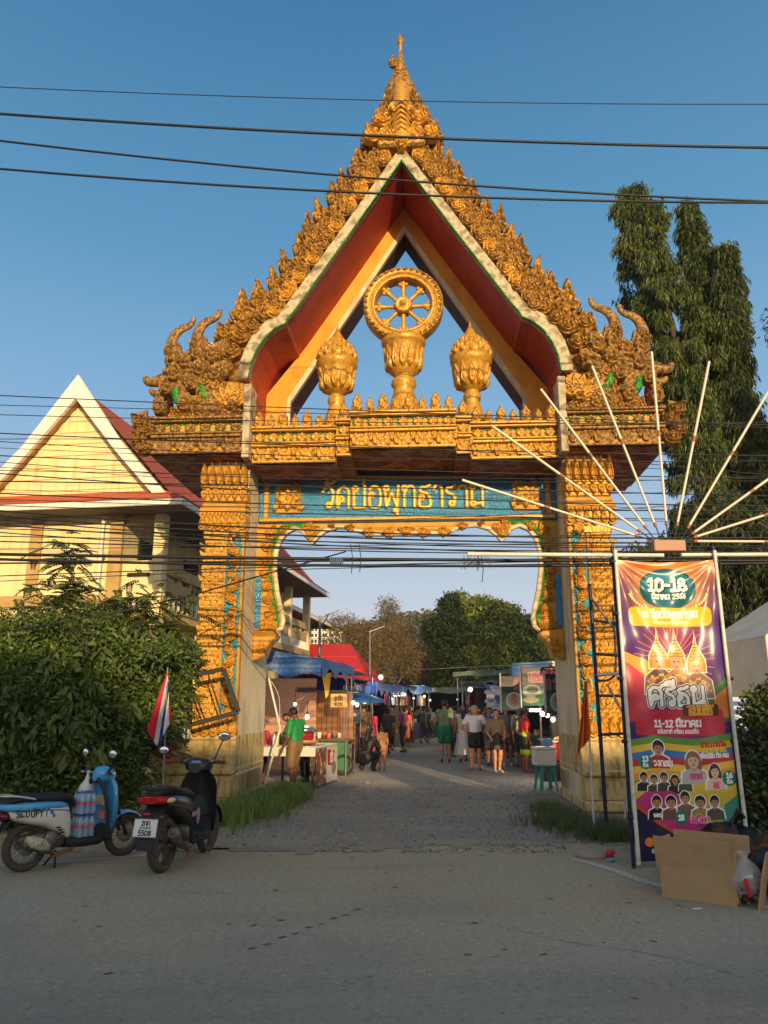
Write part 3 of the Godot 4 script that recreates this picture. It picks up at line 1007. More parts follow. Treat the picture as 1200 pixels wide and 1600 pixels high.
	ledge(g, K, 1.2, 2.74, 5.86, 0.24, -2.2, K.gold, 0.3, 4)
	ledge(g, K, -1.2, -0.93, 5.93, 0.36, -2.2, K.gold, 0.3, 1)
	ledge(g, K, 0.93, 1.2, 5.93, 0.36, -2.2, K.gold, 0.3, 1)
	ledge(g, K, -0.93, 0.93, 6.02, 0.5, -2.2, K.gold, 0.33, 5)
	# ---- wings beyond the pillars
	ledge(g, K, -4.55, -2.88, 6.02, 0.4, -2.6, K.gold_dark, 0.0, 4)
	ledge(g, K, 2.88, 4.55, 6.02, 0.4, -2.6, K.gold_dark, 0.0, 4)
	for s in [-1.0, 1.0]:
		for q in [[0.06, 4.68, 0.22], [0.36, 4.74, 0.16], [0.55, 4.78, 0.2]]:
			var b := MB.new()
			b.box(V((4.5 + (q[1] - 4.5) / 2) * s, 6.02 + q[0] + q[2] / 2, -1.1), V(q[1] - 4.5, q[2], 2.96 - q[0] * 0.2), 0.03)
			put(g, "wing_end", b, K.gold_dark)
		for i in 4:
			put(g, "wing_leaf", curl, K.gold_dark, T(V((4.56 + (i % 2) * 0.12) * s, 6.02 + i * 0.17, 0.4), 0, V(s * 0.8, 0.8, 1), -0.7 * s))
		for i in 7:
			put(g, "wing_leaf", curl, K.gold_dark, T(V(4.76 * s, 6.5, 0.3 - i * 0.4), PI / 2 * s, V(0.8, 0.8, 1)))

	# ---- gable: bargeboards, soffit, inner wall
	var inn := [V2(0, 12.05), V2(1.0, 10.47), V2(2.05, 8.84), V2(2.17, 8.68), V2(2.2, 8.6), V2(2.4, 8.5), V2(2.6, 8.3), V2(2.74, 8.06), V2(2.83, 7.8), V2(2.87, 7.5)]
	var out := [V2(0, 12.5), V2(1.2, 10.62), V2(2.28, 8.97), V2(2.42, 8.82), V2(2.5, 8.78), V2(2.68, 8.66), V2(2.88, 8.42), V2(3.02, 8.12), V2(3.1, 7.82), V2(3.14, 7.5)]
	var roof := [V2(0, 12.95), V2(1.45, 10.8), V2(2.5, 9.2), V2(2.64, 9.04), V2(2.74, 8.96), V2(2.92, 8.82), V2(3.12, 8.54), V2(3.28, 8.18), V2(3.46, 7.9), V2(3.5, 7.5)]
	for i in out.size():
		out[i] = inn[i].lerp(out[i], 0.74)
		roof[i] = roof[i] + (out[i] - inn[i]) * -0.25
	for s in [-1.0, 1.0]:
		var mi: Array = inn.map(func(q): return V2(q.x * s, q.y))
		var mo: Array = out.map(func(q): return V2(q.x * s, q.y))
		var mr: Array = roof.map(func(q): return V2(q.x * s, q.y))
		for z in [0.06, -2.86]:
			var b := MB.new()
			b.band(mi, mo, z, z + 0.18)
			put(g, "bargeboard", b, K.stain)
		var b := MB.new()
		b.band(mi, offset_line(inn, -0.022).map(func(q): return V2(q.x * s, q.y)), 0.2, 0.262)
		put(g, "glass_trim", b, K.glass_green)
		b = MB.new()
		b.band(offset_line(inn, 0.01).map(func(q): return V2(q.x * s, q.y)), mr, -2.67, 0.055)
		put(g, "roof_slab", b, K.red)
		b = MB.new()
		b.band(mo, mr, 0.058, 0.1)
		put(g, "edge_backing", b, K.gold_old)
		b = MB.new()
		b.box(V(2.9 * s, 7.1, -1.32), V(0.1, 0.9, 2.6))
		put(g, "soffit_panel", b, K.red)
		# yellow inner wall with its pale reveal
		var o1 := [V2(0, 12.1), V2(1.0 * s, 10.5), V2(2.2 * s, 8.66), V2(2.85 * s, 7.8), V2(2.86 * s, 6.4)]
		var i1 := [V2(0, 11.62), V2(0.93 * s, 10.1), V2(1.9 * s, 8.52), V2(2.42 * s, 7.68), V2(2.44 * s, 6.4)]
		b = MB.new()
		b.band(i1, o1, -1.95, -1.3)
		put(g, "inner_wall", b, K.yellow)
		var i2 := [V2(0, 11.46), V2(0.87 * s, 10.02), V2(1.83 * s, 8.46), V2(2.345 * s, 7.62), V2(2.36 * s, 6.4)]
		b = MB.new()
		b.band(i2, i1, -1.38, -1.27)
		put(g, "inner_reveal", b, K.cream)
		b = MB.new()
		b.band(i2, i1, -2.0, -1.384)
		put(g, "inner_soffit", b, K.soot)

		# flame leaves climbing the edge
		var dirv := (V2(2.35, 9.0) - V2(0.1, 12.55)).normalized()
		var nrm := V2(-dirv.y, dirv.x)
		var jr := RandomNumberGenerator.new()
		jr.seed = 5 if s > 0.0 else 6
		for i in 11:
			var p := V2(0.06, 12.43) + dirv * (i * 0.42)
			var q := p + nrm * 0.37
			var k := jr.randf_range(0.9, 1.1)
			if i > 0:
				put(g, "flame_leaf", flame if jr.randf() < 0.5 else flame2, K.gold_old if i % 2 else K.gold_dark, T(V(q.x * s, q.y - 0.36, -0.02), 0, V(s * 0.9 * k, 1.05 * k, 1.0), (-0.16 + jr.randf_range(-0.08, 0.08)) * s))
			for e in 2:
				q = p + nrm * (0.2 + 0.05 * e) + dirv * (0.2 * e - 0.06)
				put(g, "flame_curl", curl, K.gold_old, T(V(q.x * s, q.y - 0.24, 0.12), 0, V(s * 0.95 * k, 1.05 * k, 1.0), (-0.35 + 0.3 * e + jr.randf_range(-0.2, 0.2)) * s))
				q = p + nrm * 0.02 + dirv * (0.2 * e - 0.15)
				put(g, "edge_volute", volute, K.gold if jr.randf() < 0.5 else K.gold_old, T(V(q.x * s, q.y - 0.13, 0.2), 0, V((s if e else -s) * 0.95, 0.95 * k, 0.9), (-0.9 + 0.5 * e + jr.randf_range(-0.2, 0.2)) * s))
		# lower sweep of the gable edge
		for q in [[2.74, 9.1, 0.95, -0.1], [3.0, 8.8, 1.1, -0.12], [3.24, 8.4, 0.85, -0.15], [3.46, 8.1, 0.7, -0.2]]:
			put(g, "flame_leaf", flame, K.gold_old, T(V(q[0] * s, q[1] - 0.35, 0.0), 0, V(q[2] * s, q[2], 1.0), q[3] * s))
		for q in [[2.78, 8.5, 0.9], [2.98, 8.3, 1.0], [3.14, 8.0, 1.0], [3.3, 8.35, 1.0], [3.5, 7.95, 1.0], [3.28, 7.7, 1.0], [3.4, 7.3, 1.1], [3.22, 7.0, 1.2], [3.6, 7.0, 1.1], [3.62, 7.4, 1.0], [3.3, 6.72, 1.0], [3.7, 6.7, 1.0], [4.1, 6.7, 0.9], [2.98, 6.72, 0.9], [3.45, 6.7, 0.8]]:
			put(g, "flame_curl", curl, K.gold_old, T(V(q[0] * s, q[1] - 0.1, 0.2), 0, V(q[2] * s, q[2], 1.1), -0.3 * s))
		# fan of petals at the foot of the bargeboard
		var pet: ArrayMesh = kranok(0.2, 0.42, 0.07, 0.0, 0.1, 1.2, 7, 22).mesh()
		for i in 7:
			put(g, "fan_petal", pet, K.gold, T(V(3.12 * s, 6.95, 0.3), 0, V(1, 1.1, 1), (-1.5 + i * 0.42) * s))
		var sc := MB.new()
		sc.tube(to3(smooth([V2(3.62, 8.2), V2(3.45, 7.9), V2(3.42, 7.6), V2(3.5, 7.3), V2(3.62, 7.1)], 4), 0.22, s), 0.085, 8)
		put(g, "eave_scroll", sc, K.stain)
		var bk := MB.new()
		bk.extrude(PackedVector2Array([V2(2.95 * s, 6.7), V2(4.4 * s, 6.7), V2(4.1 * s, 7.3), V2(3.6 * s, 7.9), V2(3.3 * s, 8.4), V2(3.0 * s, 7.9)]), -0.4, 0.1)
		put(g, "wing_back", bk, K.gold_flat)
		naga(g, 3.9 * s, 6.74, 0.15, -s, 1.1, K)
		naga(g, 4.42 * s, 6.72, 0.05, -s, 1.06, K)
		naga(g, 4.1 * s, 6.72, -2.5, -s, 1.02, K)
		var tail := MB.new()
		tail.tube(to3(smooth([V2(4.62, 6.7), V2(4.66, 7.0), V2(4.6, 7.3), V2(4.63, 7.55)], 3), -0.6, s), [0.1, 0.1, 0.09, 0.09, 0.08, 0.08, 0.08, 0.07, 0.07, 0.05], 8)
		put(g, "wing_finial", tail, K.red)

	# ---- crown of the gable: mask, side flames, spire
	var b := MB.new()
	b.box(V(0, 12.36, 0.1), V(0.95, 0.16, 0.55), 0.04)
	b.box(V(0, 13.05, 0.0), V(0.5, 1.1, 0.36), 0.1)
	put(g, "crown_base", b, K.gold_old)
	b = MB.new()
	var col := smooth([V(0, 12.4, 0.3), V(0, 12.75, 0.3), V(0, 13.2, 0.27), V(0, 13.7, 0.18), V(0, 13.95, 0.05)], 4)
	b.tube(col, [0.2, 0.2, 0.19, 0.19, 0.18, 0.18, 0.18, 0.17, 0.17, 0.17, 0.17, 0.17, 0.16, 0.15, 0.14, 0.12, 0.1], 12)
	for i in 6:
		for e in [-1.0, 1.0]:
			b.tube([V(0.0, 12.62 + i * 0.12, 0.5), V(e * 0.09, 12.56 + i * 0.12, 0.47), V(e * 0.17, 12.5 + i * 0.12, 0.36)], 0.028, 6)
	put(g, "crown_column", b, K.gold)
	for s in [-1.0, 1.0]:
		b = MB.new()
		b.add(kranok(0.3, 0.36, 0.12, 0.0, 0.2, 2.4), T(V(0.17 * s, 12.98, 0.32), 0, V(s, 1, 1), 0.5 * s))
		b.ball(V(0.17 * s, 13.1, 0.42), V(0.07, 0.07, 0.06), 10, 7)
		put(g, "mask_eye", b, K.gold)
		for q in [[0.26, 12.98, 0.9, -0.1], [0.4, 12.65, 0.88, -0.15], [0.56, 12.4, 0.82, -0.2], [0.17, 13.24, 0.7, -0.05]]:
			put(g, "flame_leaf", flame, K.gold_old, T(V(q[0] * s, q[1], -0.02), 0, V(q[2] * s, q[2], 1), q[3] * s))
		for q in [[0.3, 12.35, 1.1, 0.2], [0.5, 12.4, 1.0, -0.3], [0.32, 12.75, 1.0, -0.2], [0.14, 12.32, 0.9, 1.2]]:
			put(g, "flame_curl", curl, K.gold, T(V(q[0] * s, q[1], 0.3), 0, V(q[2] * s, q[2], 1), q[3] * s))
	b = MB.new()
	b.xf = T(V(-0.02, 0, -0.02), 0, V(1.25, 1, 1.0))
	b.lathe([V2(0.0, 15.36), V2(0.03, 15.26), V2(0.055, 15.17), V2(0.05, 15.1), V2(0.025, 15.02), V2(0.03, 14.85), V2(0.055, 14.65), V2(0.1, 14.4), V2(0.17, 14.12), V2(0.24, 13.92), V2(0.25, 13.8), V2(0.19, 13.7), V2(0.15, 13.6)], 18, 6, 0.12)
	b.add(kranok(0.14, 0.3, 0.05, 2.0), T(V(-0.12, 14.42, 0.08)))
	for i in 6:
		b.tube([V(-0.12 + 0.01 * i, 13.85 + i * 0.1, 0.22 - i * 0.022), V(0.0, 13.78 + i * 0.1, 0.26 - i * 0.022), V(0.12 - 0.01 * i, 13.85 + i * 0.1, 0.22 - i * 0.022)], 0.016, 5)
	put(g, "spire", b, K.gold_old)

	# ---- wheel and the vessels below it
	var R := 0.77
	b = MB.new()
	b.xf = T(V(0, 9.1, -0.2))
	var ring := []
	for q in [[0.545, -0.14], [0.545, 0.14], [0.56, 0.16], [0.6, 0.16], [0.615, 0.12], [0.635, 0.12], [0.65, 0.17], [0.74, 0.17], [0.77, 0.13], [0.77, -0.13], [0.74, -0.17], [0.545, -0.14]]:
		ring.append(q)
	var rp := PackedVector3Array()
	for q in ring:
		for k in 56:
			var an := TAU * k / 56
			rp.append(V(sin(an) * q[0], cos(an) * q[0], q[1]))
	b.grid(rp, 56, ring.size(), true)
	put(g, "wheel_rim", b, K.gold)
	var bead: ArrayMesh = kranok(0.07, 0.13, 0.03, 0.0, 0.5, 1.2, 5, 16).mesh()
	for k in 36:
		var an := TAU * k / 36
		put(g, "rim_leaf", bead, K.gold_old, Transform3D(Basis(Vector3(0, 0, 1), -an - 1.1), V(sin(an) * 0.695, 9.1 + cos(an) * 0.695, -0.035)))
	b = MB.new()
	b.xf = T(V(0, 9.1, -0.2)) * Transform3D(Basis(Vector3.RIGHT, PI / 2), Vector3.ZERO)
	b.lathe([V2(0.001, 0.2), V2(0.04, 0.19), V2(0.06, 0.14), V2(0.1, 0.12), V2(0.12, 0.14), V2(0.15, 0.13), V2(0.17, 0.08), V2(0.17, -0.1), V2(0.0, -0.1)], 24, 12, 0.05)
	put(g, "wheel_hub", b, K.gold)
	for k in 8:
		b = MB.new()
		b.xf = Transform3D(Basis(Vector3(0, 0, 1), TAU * k / 8), V(0, 9.1, -0.2))
		b.lathe([V2(0.05, 0.14), V2(0.042, 0.2), V2(0.035, 0.3), V2(0.04, 0.38), V2(0.06, 0.42), V2(0.045, 0.45), V2(0.05, 0.56)], 10)
		b.ball(V(-0.06, 0.47, 0), V(0.045, 0.045, 0.05), 8, 6)
		b.ball(V(0.06, 0.47, 0), V(0.045, 0.045, 0.05), 8, 6)
		put(g, "wheel_spoke", b, K.gold)
	b = MB.new()
	b.xf = T(V(0, 0, -0.2))
	b.lathe([V2(0.0, 8.42), V2(0.36, 8.42), V2(0.42, 8.36), V2(0.42, 8.29), V2(0.39, 8.26), V2(0.36, 8.2), V2(0.3, 8.0), V2(0.29, 7.86), V2(0.28, 7.74), V2(0.2, 7.66), V2(0.17, 7.62), V2(0.23, 7.54), V2(0.24, 7.46), V2(0.19, 7.4), V2(0.2, 7.3), V2(0.26, 7.05), V2(0.34, 6.75)], 32)
	put(g, "wheel_pedestal", b, K.gold)
	var pl: ArrayMesh = kranok(0.14, 0.5, 0.05, 0.0, 0.0, 1.0, 6, 20).mesh()
	for k in 14:
		var an := TAU * k / 14
		put(g, "pedestal_petal", pl, K.gold, T(V(sin(an) * 0.27, 7.72, -0.2 + cos(an) * 0.27), an, Vector3.ONE, 0, 0.16))
	for k in 10:
		var an := TAU * k / 10
		put(g, "pedestal_petal", bead, K.gold, T(V(sin(an) * 0.25, 7.0, -0.2 + cos(an) * 0.25), an, V(2, 2, 1), 0, -0.3))
	var fl: MB = kranok(0.13, 0.26, 0.04, 0.0, 0.0, 1.2, 6, 18)
	for s in [-1.0, 1.0]:
		b = MB.new()
		b.xf = T(V(1.27 * s, 0, -0.2))
		b.lathe([V2(0.0, 8.0), V2(0.36, 8.0), V2(0.395, 7.95), V2(0.395, 7.88), V2(0.36, 7.84), V2(0.33, 7.76), V2(0.27, 7.55), V2(0.25, 7.42), V2(0.22, 7.36), V2(0.14, 7.32), V2(0.13, 7.28), V2(0.165, 7.22), V2(0.165, 7.15), V2(0.13, 7.1), V2(0.16, 7.0), V2(0.22, 6.8), V2(0.26, 6.6)], 28)
		put(g, "flame_bowl", b, K.gold)
		for k in 12:
			var an := TAU * k / 12
			put(g, "bowl_petal", pl, K.gold, T(V(1.27 * s + sin(an) * 0.24, 7.36, -0.2 + cos(an) * 0.24), an, V(0.95, 0.92, 1), 0, 0.2))
		b = MB.new()
		b.xf = T(V(1.27 * s, 0, -0.2))
		b.lathe([V2(0.001, 8.78), V2(0.02, 8.68), V2(0.06, 8.58), V2(0.14, 8.44), V2(0.25, 8.28), V2(0.35, 8.13), V2(0.38, 8.05), V2(0.34, 7.98)], 24)
		for row in 5:
			var yy := 7.97 + row * 0.12
			var rad: float = [0.37, 0.345, 0.27, 0.18, 0.095][row]
			for k in 14 - row * 2:
				var an := TAU * (k + 0.5 * (row % 2)) / (14 - row * 2)
				b.add(fl, T(V(sin(an) * rad, yy, cos(an) * rad), an, V(1, 1, 1) * (1.0 - 0.1 * row), 0, -0.25 - 0.12 * row))
		put(g, "carved_flame", b, K.gold)

	# ---- name panel and the scalloped arch beneath it
	b = MB.new()
	b.box(V(0, 5.47, -1.1), V(5.64, 0.9, 0.36))
	put(g, "name_panel", b, K.glass_blue)
	for q in [[0.0, 5.07, 5.6, 0.07], [0.0, 5.87, 5.6, 0.06]]:
		b = MB.new()
		b.box(V(q[0], q[1], -0.92), V(q[2], q[3], 0.1), 0.015)
		put(g, "panel_border", b, K.gold)
	for s in [-1.0, 1.0]:
		b = MB.new()
		b.box(V(2.68 * s, 5.47, -0.92), V(0.1, 0.73, 0.1), 0.015)
		put(g, "panel_border", b, K.gold)
		b = MB.new()
		b.box(V(2.26 * s, 5.47, -0.91), V(0.5, 0.56, 0.06), 0.02)
		put(g, "medallion", b, K.gold_flat)
		put(g, "carved_flower", rosette(0.21, 0.07, 8), K.gold, V(2.26 * s, 5.47, -0.87))
		for e in [[1, 1], [1, -1], [-1, 1], [-1, -1]]:
			put(g, "medallion_leaf", bead, K.gold, T(V(2.26 * s + e[0] * 0.2, 5.47 + e[1] * 0.22, -0.87), 0, V(1.4, 1.2, 1), 0.8 * e[0] * e[1]))
	var word := ["ว", "ั", "ด", "บ", "่", "อ", "พ", "ุ", "ท", "ธ", "า", "ร", "า", "ม"]
	var wx := -1.62
	for ch in word:
		var gl := glyph(ch)
		var mk := MB.new()
		for st in gl.lines:
			var path := []
			for q in smooth(st, 3) if st.size() > 2 else st:
				path.append(V(wx + q.x * 0.041, 5.29 + q.y * 0.041, -0.905))
			mk.tube(path, 0.036, 7, true, 1.5, V(0, 0, 1))
			for e in [path[0], path[path.size() - 1]]:
				mk.ball(e, V(0.036, 0.036, 0.054), 8, 6)
		put(g, "letter", mk, K.letter)
		wx += gl.adv * 0.041
	var arch := [V2(0, 4.8), V2(0.7, 4.8), V2(0.9, 4.86), V2(1.1, 4.93), V2(1.32, 4.95), V2(1.55, 4.88), V2(1.7, 4.76), V2(1.79, 4.64), V2(1.87, 4.76), V2(1.98, 4.88), V2(2.14, 4.93), V2(2.3, 4.86), V2(2.42, 4.7), V2(2.49, 4.45), V2(2.5, 4.1), V2(2.44, 3.7), V2(2.35, 3.35), V2(2.31, 3.16), V2(2.33, 3.04), V2(2.42, 2.96)]
	var corbel := [V2(2.46, 2.96), V2(2.4, 2.9), V2(2.42, 2.82), V2(2.5, 2.78), V2(2.58, 2.64), V2(2.62, 2.5), V2(2.84, 2.42), V2(2.84, 2.96)]
	for s in [-1.0, 1.0]:
		var poly := PackedVector2Array()
		for q in arch:
			poly.append(V2(q.x * s, q.y))
		poly.append_array([V2(2.84 * s, 2.96), V2(2.84 * s, 5.045), V2(0, 5.045)])
		b = MB.new()
		b.extrude(poly, -1.25, -0.98)
		put(g, "arch_panel", b, K.gold_flat)
		b = MB.new()
		b.tube(to3(offset_line(arch, -0.01), -0.98, s), 0.045, 8, true, 1.0)
		put(g, "arch_edge", b, K.cream)
		b = MB.new()
		b.band(offset_line(arch.slice(8), 0.05).map(func(q): return V2(q.x * s, q.y)), offset_line(arch.slice(8), 0.15).map(func(q): return V2(q.x * s, q.y)), -1.0, -0.955)
		put(g, "glass_trim", b, K.glass_green)
		b = MB.new()
		b.box(V(2.78 * s, 3.5, -0.97), V(0.1, 0.95, 0.05))
		put(g, "glass_trim", b, K.glass_blue)
		var cp := PackedVector2Array()
		for q in corbel:
			cp.append(V2(q.x * s, q.y))
		b = MB.new()
		b.extrude(cp, -1.3, -0.88, 0.025)
		put(g, "corbel", b, K.gold_flat)
		put(g, "corbel_scroll", volute, K.gold, T(V(2.66 * s, 2.55, -0.87), 0, V(0.6 * s, 0.75, 0.5)))
		for q in [[0.22, 4.82, 1.5, 0.9], [0.6, 4.82, 1.4, 0.9], [0.98, 4.92, 1.3, 0.7], [1.35, 4.96, 1.2, 0.5], [1.64, 4.84, 1.0, 0.9], [1.79, 4.7, 0.2, 1.0], [1.95, 4.88, -0.9, 0.8], [2.4, 4.86, -1.0, 0.7], [2.62, 4.75, -0.5, 1.0], [2.68, 4.5, -0.4, 1.0], [2.66, 4.25, -0.4, 0.9], [2.7, 4.0, -0.4, 0.9], [2.66, 3.75, -0.3, 0.9], [2.62, 3.5, -0.4, 0.9], [2.58, 3.2, -0.5, 1.0], [2.62, 2.96, -0.2, 1.1], [2.45, 3.0, 0.6, 1.0], [0.06, 4.82, -1.3, 0.8]]:
			put(g, "arch_scroll", curl, K.gold, T(V(q[0] * s, q[1] - 0.02, -0.95), 0, V(0.62 * q[3] * s, 0.66 * q[3], 0.55), -q[2] * s))


func V2(x: float, y: float) -> Vector2:
	return Vector2(x, y)


func wob(x: float, z: float, nz: FastNoiseLite, s: float) -> float:
	return nz.get_noise_2d(x * s, z * s)


# a flat sheet of small squares whose own colour drifts from place to place
func sheet(x0: float, x1: float, z0: float, z1: float, step: float, y: float, tint, keep = null) -> MB:
	var m := MB.new()
	var nx := int((x1 - x0) / step) + 1
	var nz := int(absf(z1 - z0) / step) + 1
	for j in nz:
		for i in nx:
			m.v.append(V(x0 + i * step, y, z0 - j * step))
			m.n.append(Vector3.UP)
			m.t.append(Vector2(i, j))
			m.c.append(tint.call(x0 + i * step, z0 - j * step))
	for j in nz - 1:
		for i in nx - 1:
			if keep != null and not keep.call(x0 + (i + 0.5) * step, z0 - (j + 0.5) * step):
				continue
			var a := j * nx + i
			m.ix.append_array([a, a + nx, a + nx + 1, a, a + nx + 1, a + 1])
	return m


func build_ground() -> void:
	var nz := FastNoiseLite.new()
	nz.seed = 4
	nz.fractal_octaves = 4
	nz.frequency = 1.0
	var earth := mat("earth", [C(150, 128, 98), C(170, 146, 112), C(136, 116, 90)], 0.95, 0.0, 2.0, 0.02, "rough", 0.6)
	var m := MB.new()
	m.quad(V(-500, -0.02, 60), V(-500, -0.02, -900), V(500, -0.02, -900), V(500, -0.02, 60))
	structure("ground", m, earth)
	# asphalt, dusted with sand towards the entrance
	var asphalt := mat("asphalt", [C(138, 130, 112), C(160, 152, 132), C(149, 141, 122), C(172, 163, 143)], 0.9, 0.0, 0.9, 0.05, "rough", 0.7)
	var grey := Color(0.85, 0.87, 0.9)
	var sand := Color(1.24, 1.1, 0.88)
	var road_tint := func(x: float, z: float) -> Color:
		var k := smoothstep(-4.0, -9.6, z) * 0.85 + wob(x, z, nz, 0.5) * 0.5 * smoothstep(0.0, -6.0, z)
		var d := 1.0 + 0.2 * wob(x * 0.2, z + 0.13 * x, nz, 0.5) + 0.1 * wob(x * 0.12, z + 0.13 * x, nz, 2.6) + 0.06 * wob(x, z, nz, 3.4)
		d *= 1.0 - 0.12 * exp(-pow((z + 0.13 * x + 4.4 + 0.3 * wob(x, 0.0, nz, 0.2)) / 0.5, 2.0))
		return (grey.lerp(sand, clampf(k, 0.0, 1.0))) * d
	var edge := func(x: float) -> float: return -10.0 - 0.13 * x + 0.25 * wob(x, 3.0, nz, 0.7) + 0.12 * wob(x, 9.0, nz, 2.6)
	structure("road", sheet(-14, 14, 12, -12.6, 0.12, 0.0, road_tint, func(x, z): return z > edge.call(x)), asphalt)
	# crushed stone lane through the gate
	var gravel := mat("gravel_lane", [C(110, 106, 100), C(156, 150, 140), C(130, 125, 117), C(182, 175, 164)], 0.95, 0.0, 0.35, 0.06, "stone", 1.0)
	var lane_x := func(z: float) -> float: return 0.45 - (z + 12.0) * 0.075
	var lane_tint := func(x: float, z: float) -> Color:
		var k := 0.9 * smoothstep(-12.2, -9.6, z) + 0.9 * smoothstep(-20.0, -30.0, z) + wob(x * 0.6, z, nz, 0.6) * 1.6 - 0.1
		k += smoothstep(1.7, 2.6, absf(x - lane_x.call(z))) * (0.5 if z > -16.0 else 0.0)
		var d := 1.0 + 0.2 * wob(x, z, nz, 1.3)
		return Color(0.84, 0.84, 0.84).lerp(Color(1.42, 1.12, 0.78), clampf(k, 0.0, 1.0)) * d
	structure("gravel_lane", sheet(-6.0, 12.0, -9.2, -80.0, 0.2, 0.006, lane_tint, func(x, z):
		var w := (2.75 if z > -15.5 else 3.6) + 0.3 * wob(x, z, nz, 0.9)
		return absf(x - lane_x.call(z)) < w and z < -9.75 - 0.1 * x + 0.45 * wob(x, 1.0, nz, 0.8) + 0.2 * wob(x, 5.0, nz, 2.3)), gravel)
	var rr := RandomNumberGenerator.new()
	rr.seed = 8
	var stone := MB.new()
	stone.ball(V(0, 0, 0), V(0.5, 0.32, 0.42), 6, 4)
	var xs := []
	for i in 5200:
		var z := -9.5 - 9.0 * pow(rr.randf(), 1.5)
		var x: float = lane_x.call(z) + rr.randf_range(-2.9, 2.9)
		var s := rr.randf_range(0.012, 0.04) * (1.4 if rr.randf() < 0.06 else 1.0)
		if z > -10.4 and wob(x, z, nz, 0.9) < 0.0:
			continue
		xs.append(T(V(x, 0.01, z), rr.randf() * TAU, V(s, s, s) * rr.randf_range(0.7, 1.3)))
	scatter(self, "gravel", stone.mesh(), mat("pebble", [C(255, 255, 255)], 0.9), xs, [Color(0.2, 0.2, 0.21), Color(0.3, 0.29, 0.28), Color(0.14, 0.14, 0.15), Color(0.36, 0.32, 0.26), Color(0.24, 0.22, 0.2)])
	var bit := MB.new()
	bit.xf = T(Vector3.ZERO, 0, V(1, 0.2, 0.5))
	bit.ball(Vector3.ZERO, V(0.5, 0.3, 0.5), 7, 4)
	xs = []
	for i in 170:
		var s := rr.randf_range(0.01, 0.055)
		xs.append(T(V(rr.randf_range(-5, 5), 0.004, rr.randf_range(-2.6, -9.6)), rr.randf_range(-0.7, 0.7), V(s * 1.3, s * 0.5, s)))
	for i in 9:
		xs.append(T(V(-0.9 + i * 0.085, 0.005, -5.9 - i * 0.13 + 0.04 * (i % 2)), 0.5, V(0.07, 0.02, 0.05)))
	scatter(self, "road_debris", bit.mesh(), M["pebble"], xs, [Color(0.05, 0.046, 0.04), Color(0.09, 0.075, 0.055), Color(0.07, 0.066, 0.06), Color(0.16, 0.13, 0.08)])
	# cracks in the asphalt
	var tar := plain(44, 42, 40, 0.9)
	for q in [[-4.6, -3.4, 0.12, 26], [0.4, -6.6, -0.25, 18], [1.4, -3.9, 0.5, 20], [-2.2, -7.6, 0.1, 16], [2.6, -5.4, -0.1, 14]]:
		var b := MB.new()
		var p0 := V(q[0], 0.004, q[1])
		var ang: float = q[2]
		for k in q[3]:
			ang += rr.randf_range(-0.45, 0.45)
			ang = lerpf(ang, q[2], 0.3)
			var p1 := p0 + V(cos(ang), 0, -sin(ang)) * rr.randf_range(0.06, 0.16)
			var side := V(sin(ang), 0, cos(ang)) * rr.randf_range(0.001, 0.0035)
			b.quad(p0 - side, p1 - side, p1 + side, p0 + side)
			p0 = p1
		structure("road_crack", b, tar)
	# worn edge lines
	var paint := mat("road_paint", [C(186, 182, 170), C(160, 154, 142), C(198, 194, 184)], 0.85, 0.0, 0.6, 0.03)
	for ln in [[V2(-9, -7.6), V2(-6, -8.25), V2(-4, -8.75), V2(-2.5, -9.45)], [V2(2.05, -9.15), V2(2.3, -8.6), V2(2.55, -7.8), V2(3.2, -7.0), V2(6, -6.0)]]:
		var b := MB.new()
		var pts: Array = smooth(ln, 4)
		for i in pts.size() - 1:
			var nn: Vector2 = (pts[i + 1] - pts[i]).normalized().orthogonal() * 0.055
			b.quad(V(pts[i].x - nn.x, 0.004, pts[i].y - nn.y), V(pts[i + 1].x - nn.x, 0.004, pts[i + 1].y - nn.y), V(pts[i + 1].x + nn.x, 0.004, pts[i + 1].y + nn.y), V(pts[i].x + nn.x, 0.004, pts[i].y + nn.y))
		structure("edge_line", b, paint)
	# shop houses across the road, behind where the picture is taken from
	var wallm := mat("shop_wall", [C(196, 186, 166), C(206, 198, 180), C(186, 174, 152)], 0.8, 0.0, 3.0, 0.01)
	for i in 6:
		var t := thing("shop_house", "pale shop house across the road, %s from the west end of its row" % ["first", "second", "third", "fourth", "fifth", "sixth"][i], "building", V(-14 + i * 10.0, 0, 37.0), 0, "shop houses across the road")
		var h: float = [10.9, 10.7, 11.0, 10.8, 11.0, 10.7][i]
		var b := MB.new()
		b.box(V(0, h / 2, 0), V(9.9, h, 8))
		put(t, "wall", b, wallm)
		b = MB.new()
		b.box(V(0, h + 0.06, 0), V(10, 0.12, 8.4), 0.02)
		put(t, "roof", b, plain(120, 70, 58, 0.8))
		for k in 3:
			for y in [5.0, 8.2]:
				b = MB.new()
				b.box(V(-3.2 + k * 3.2, y, -4.02), V(1.4, 1.3, 0.08), 0.02)
				put(t, "window", b, plain(46, 52, 58, 0.3))
			b = MB.new()
			b.box(V(-3.2 + k * 3.2, 1.3, -4.02), V(2.4, 2.6, 0.08), 0.02)
			put(t, "shutter", b, plain(120, 124, 128, 0.5, 0.3))


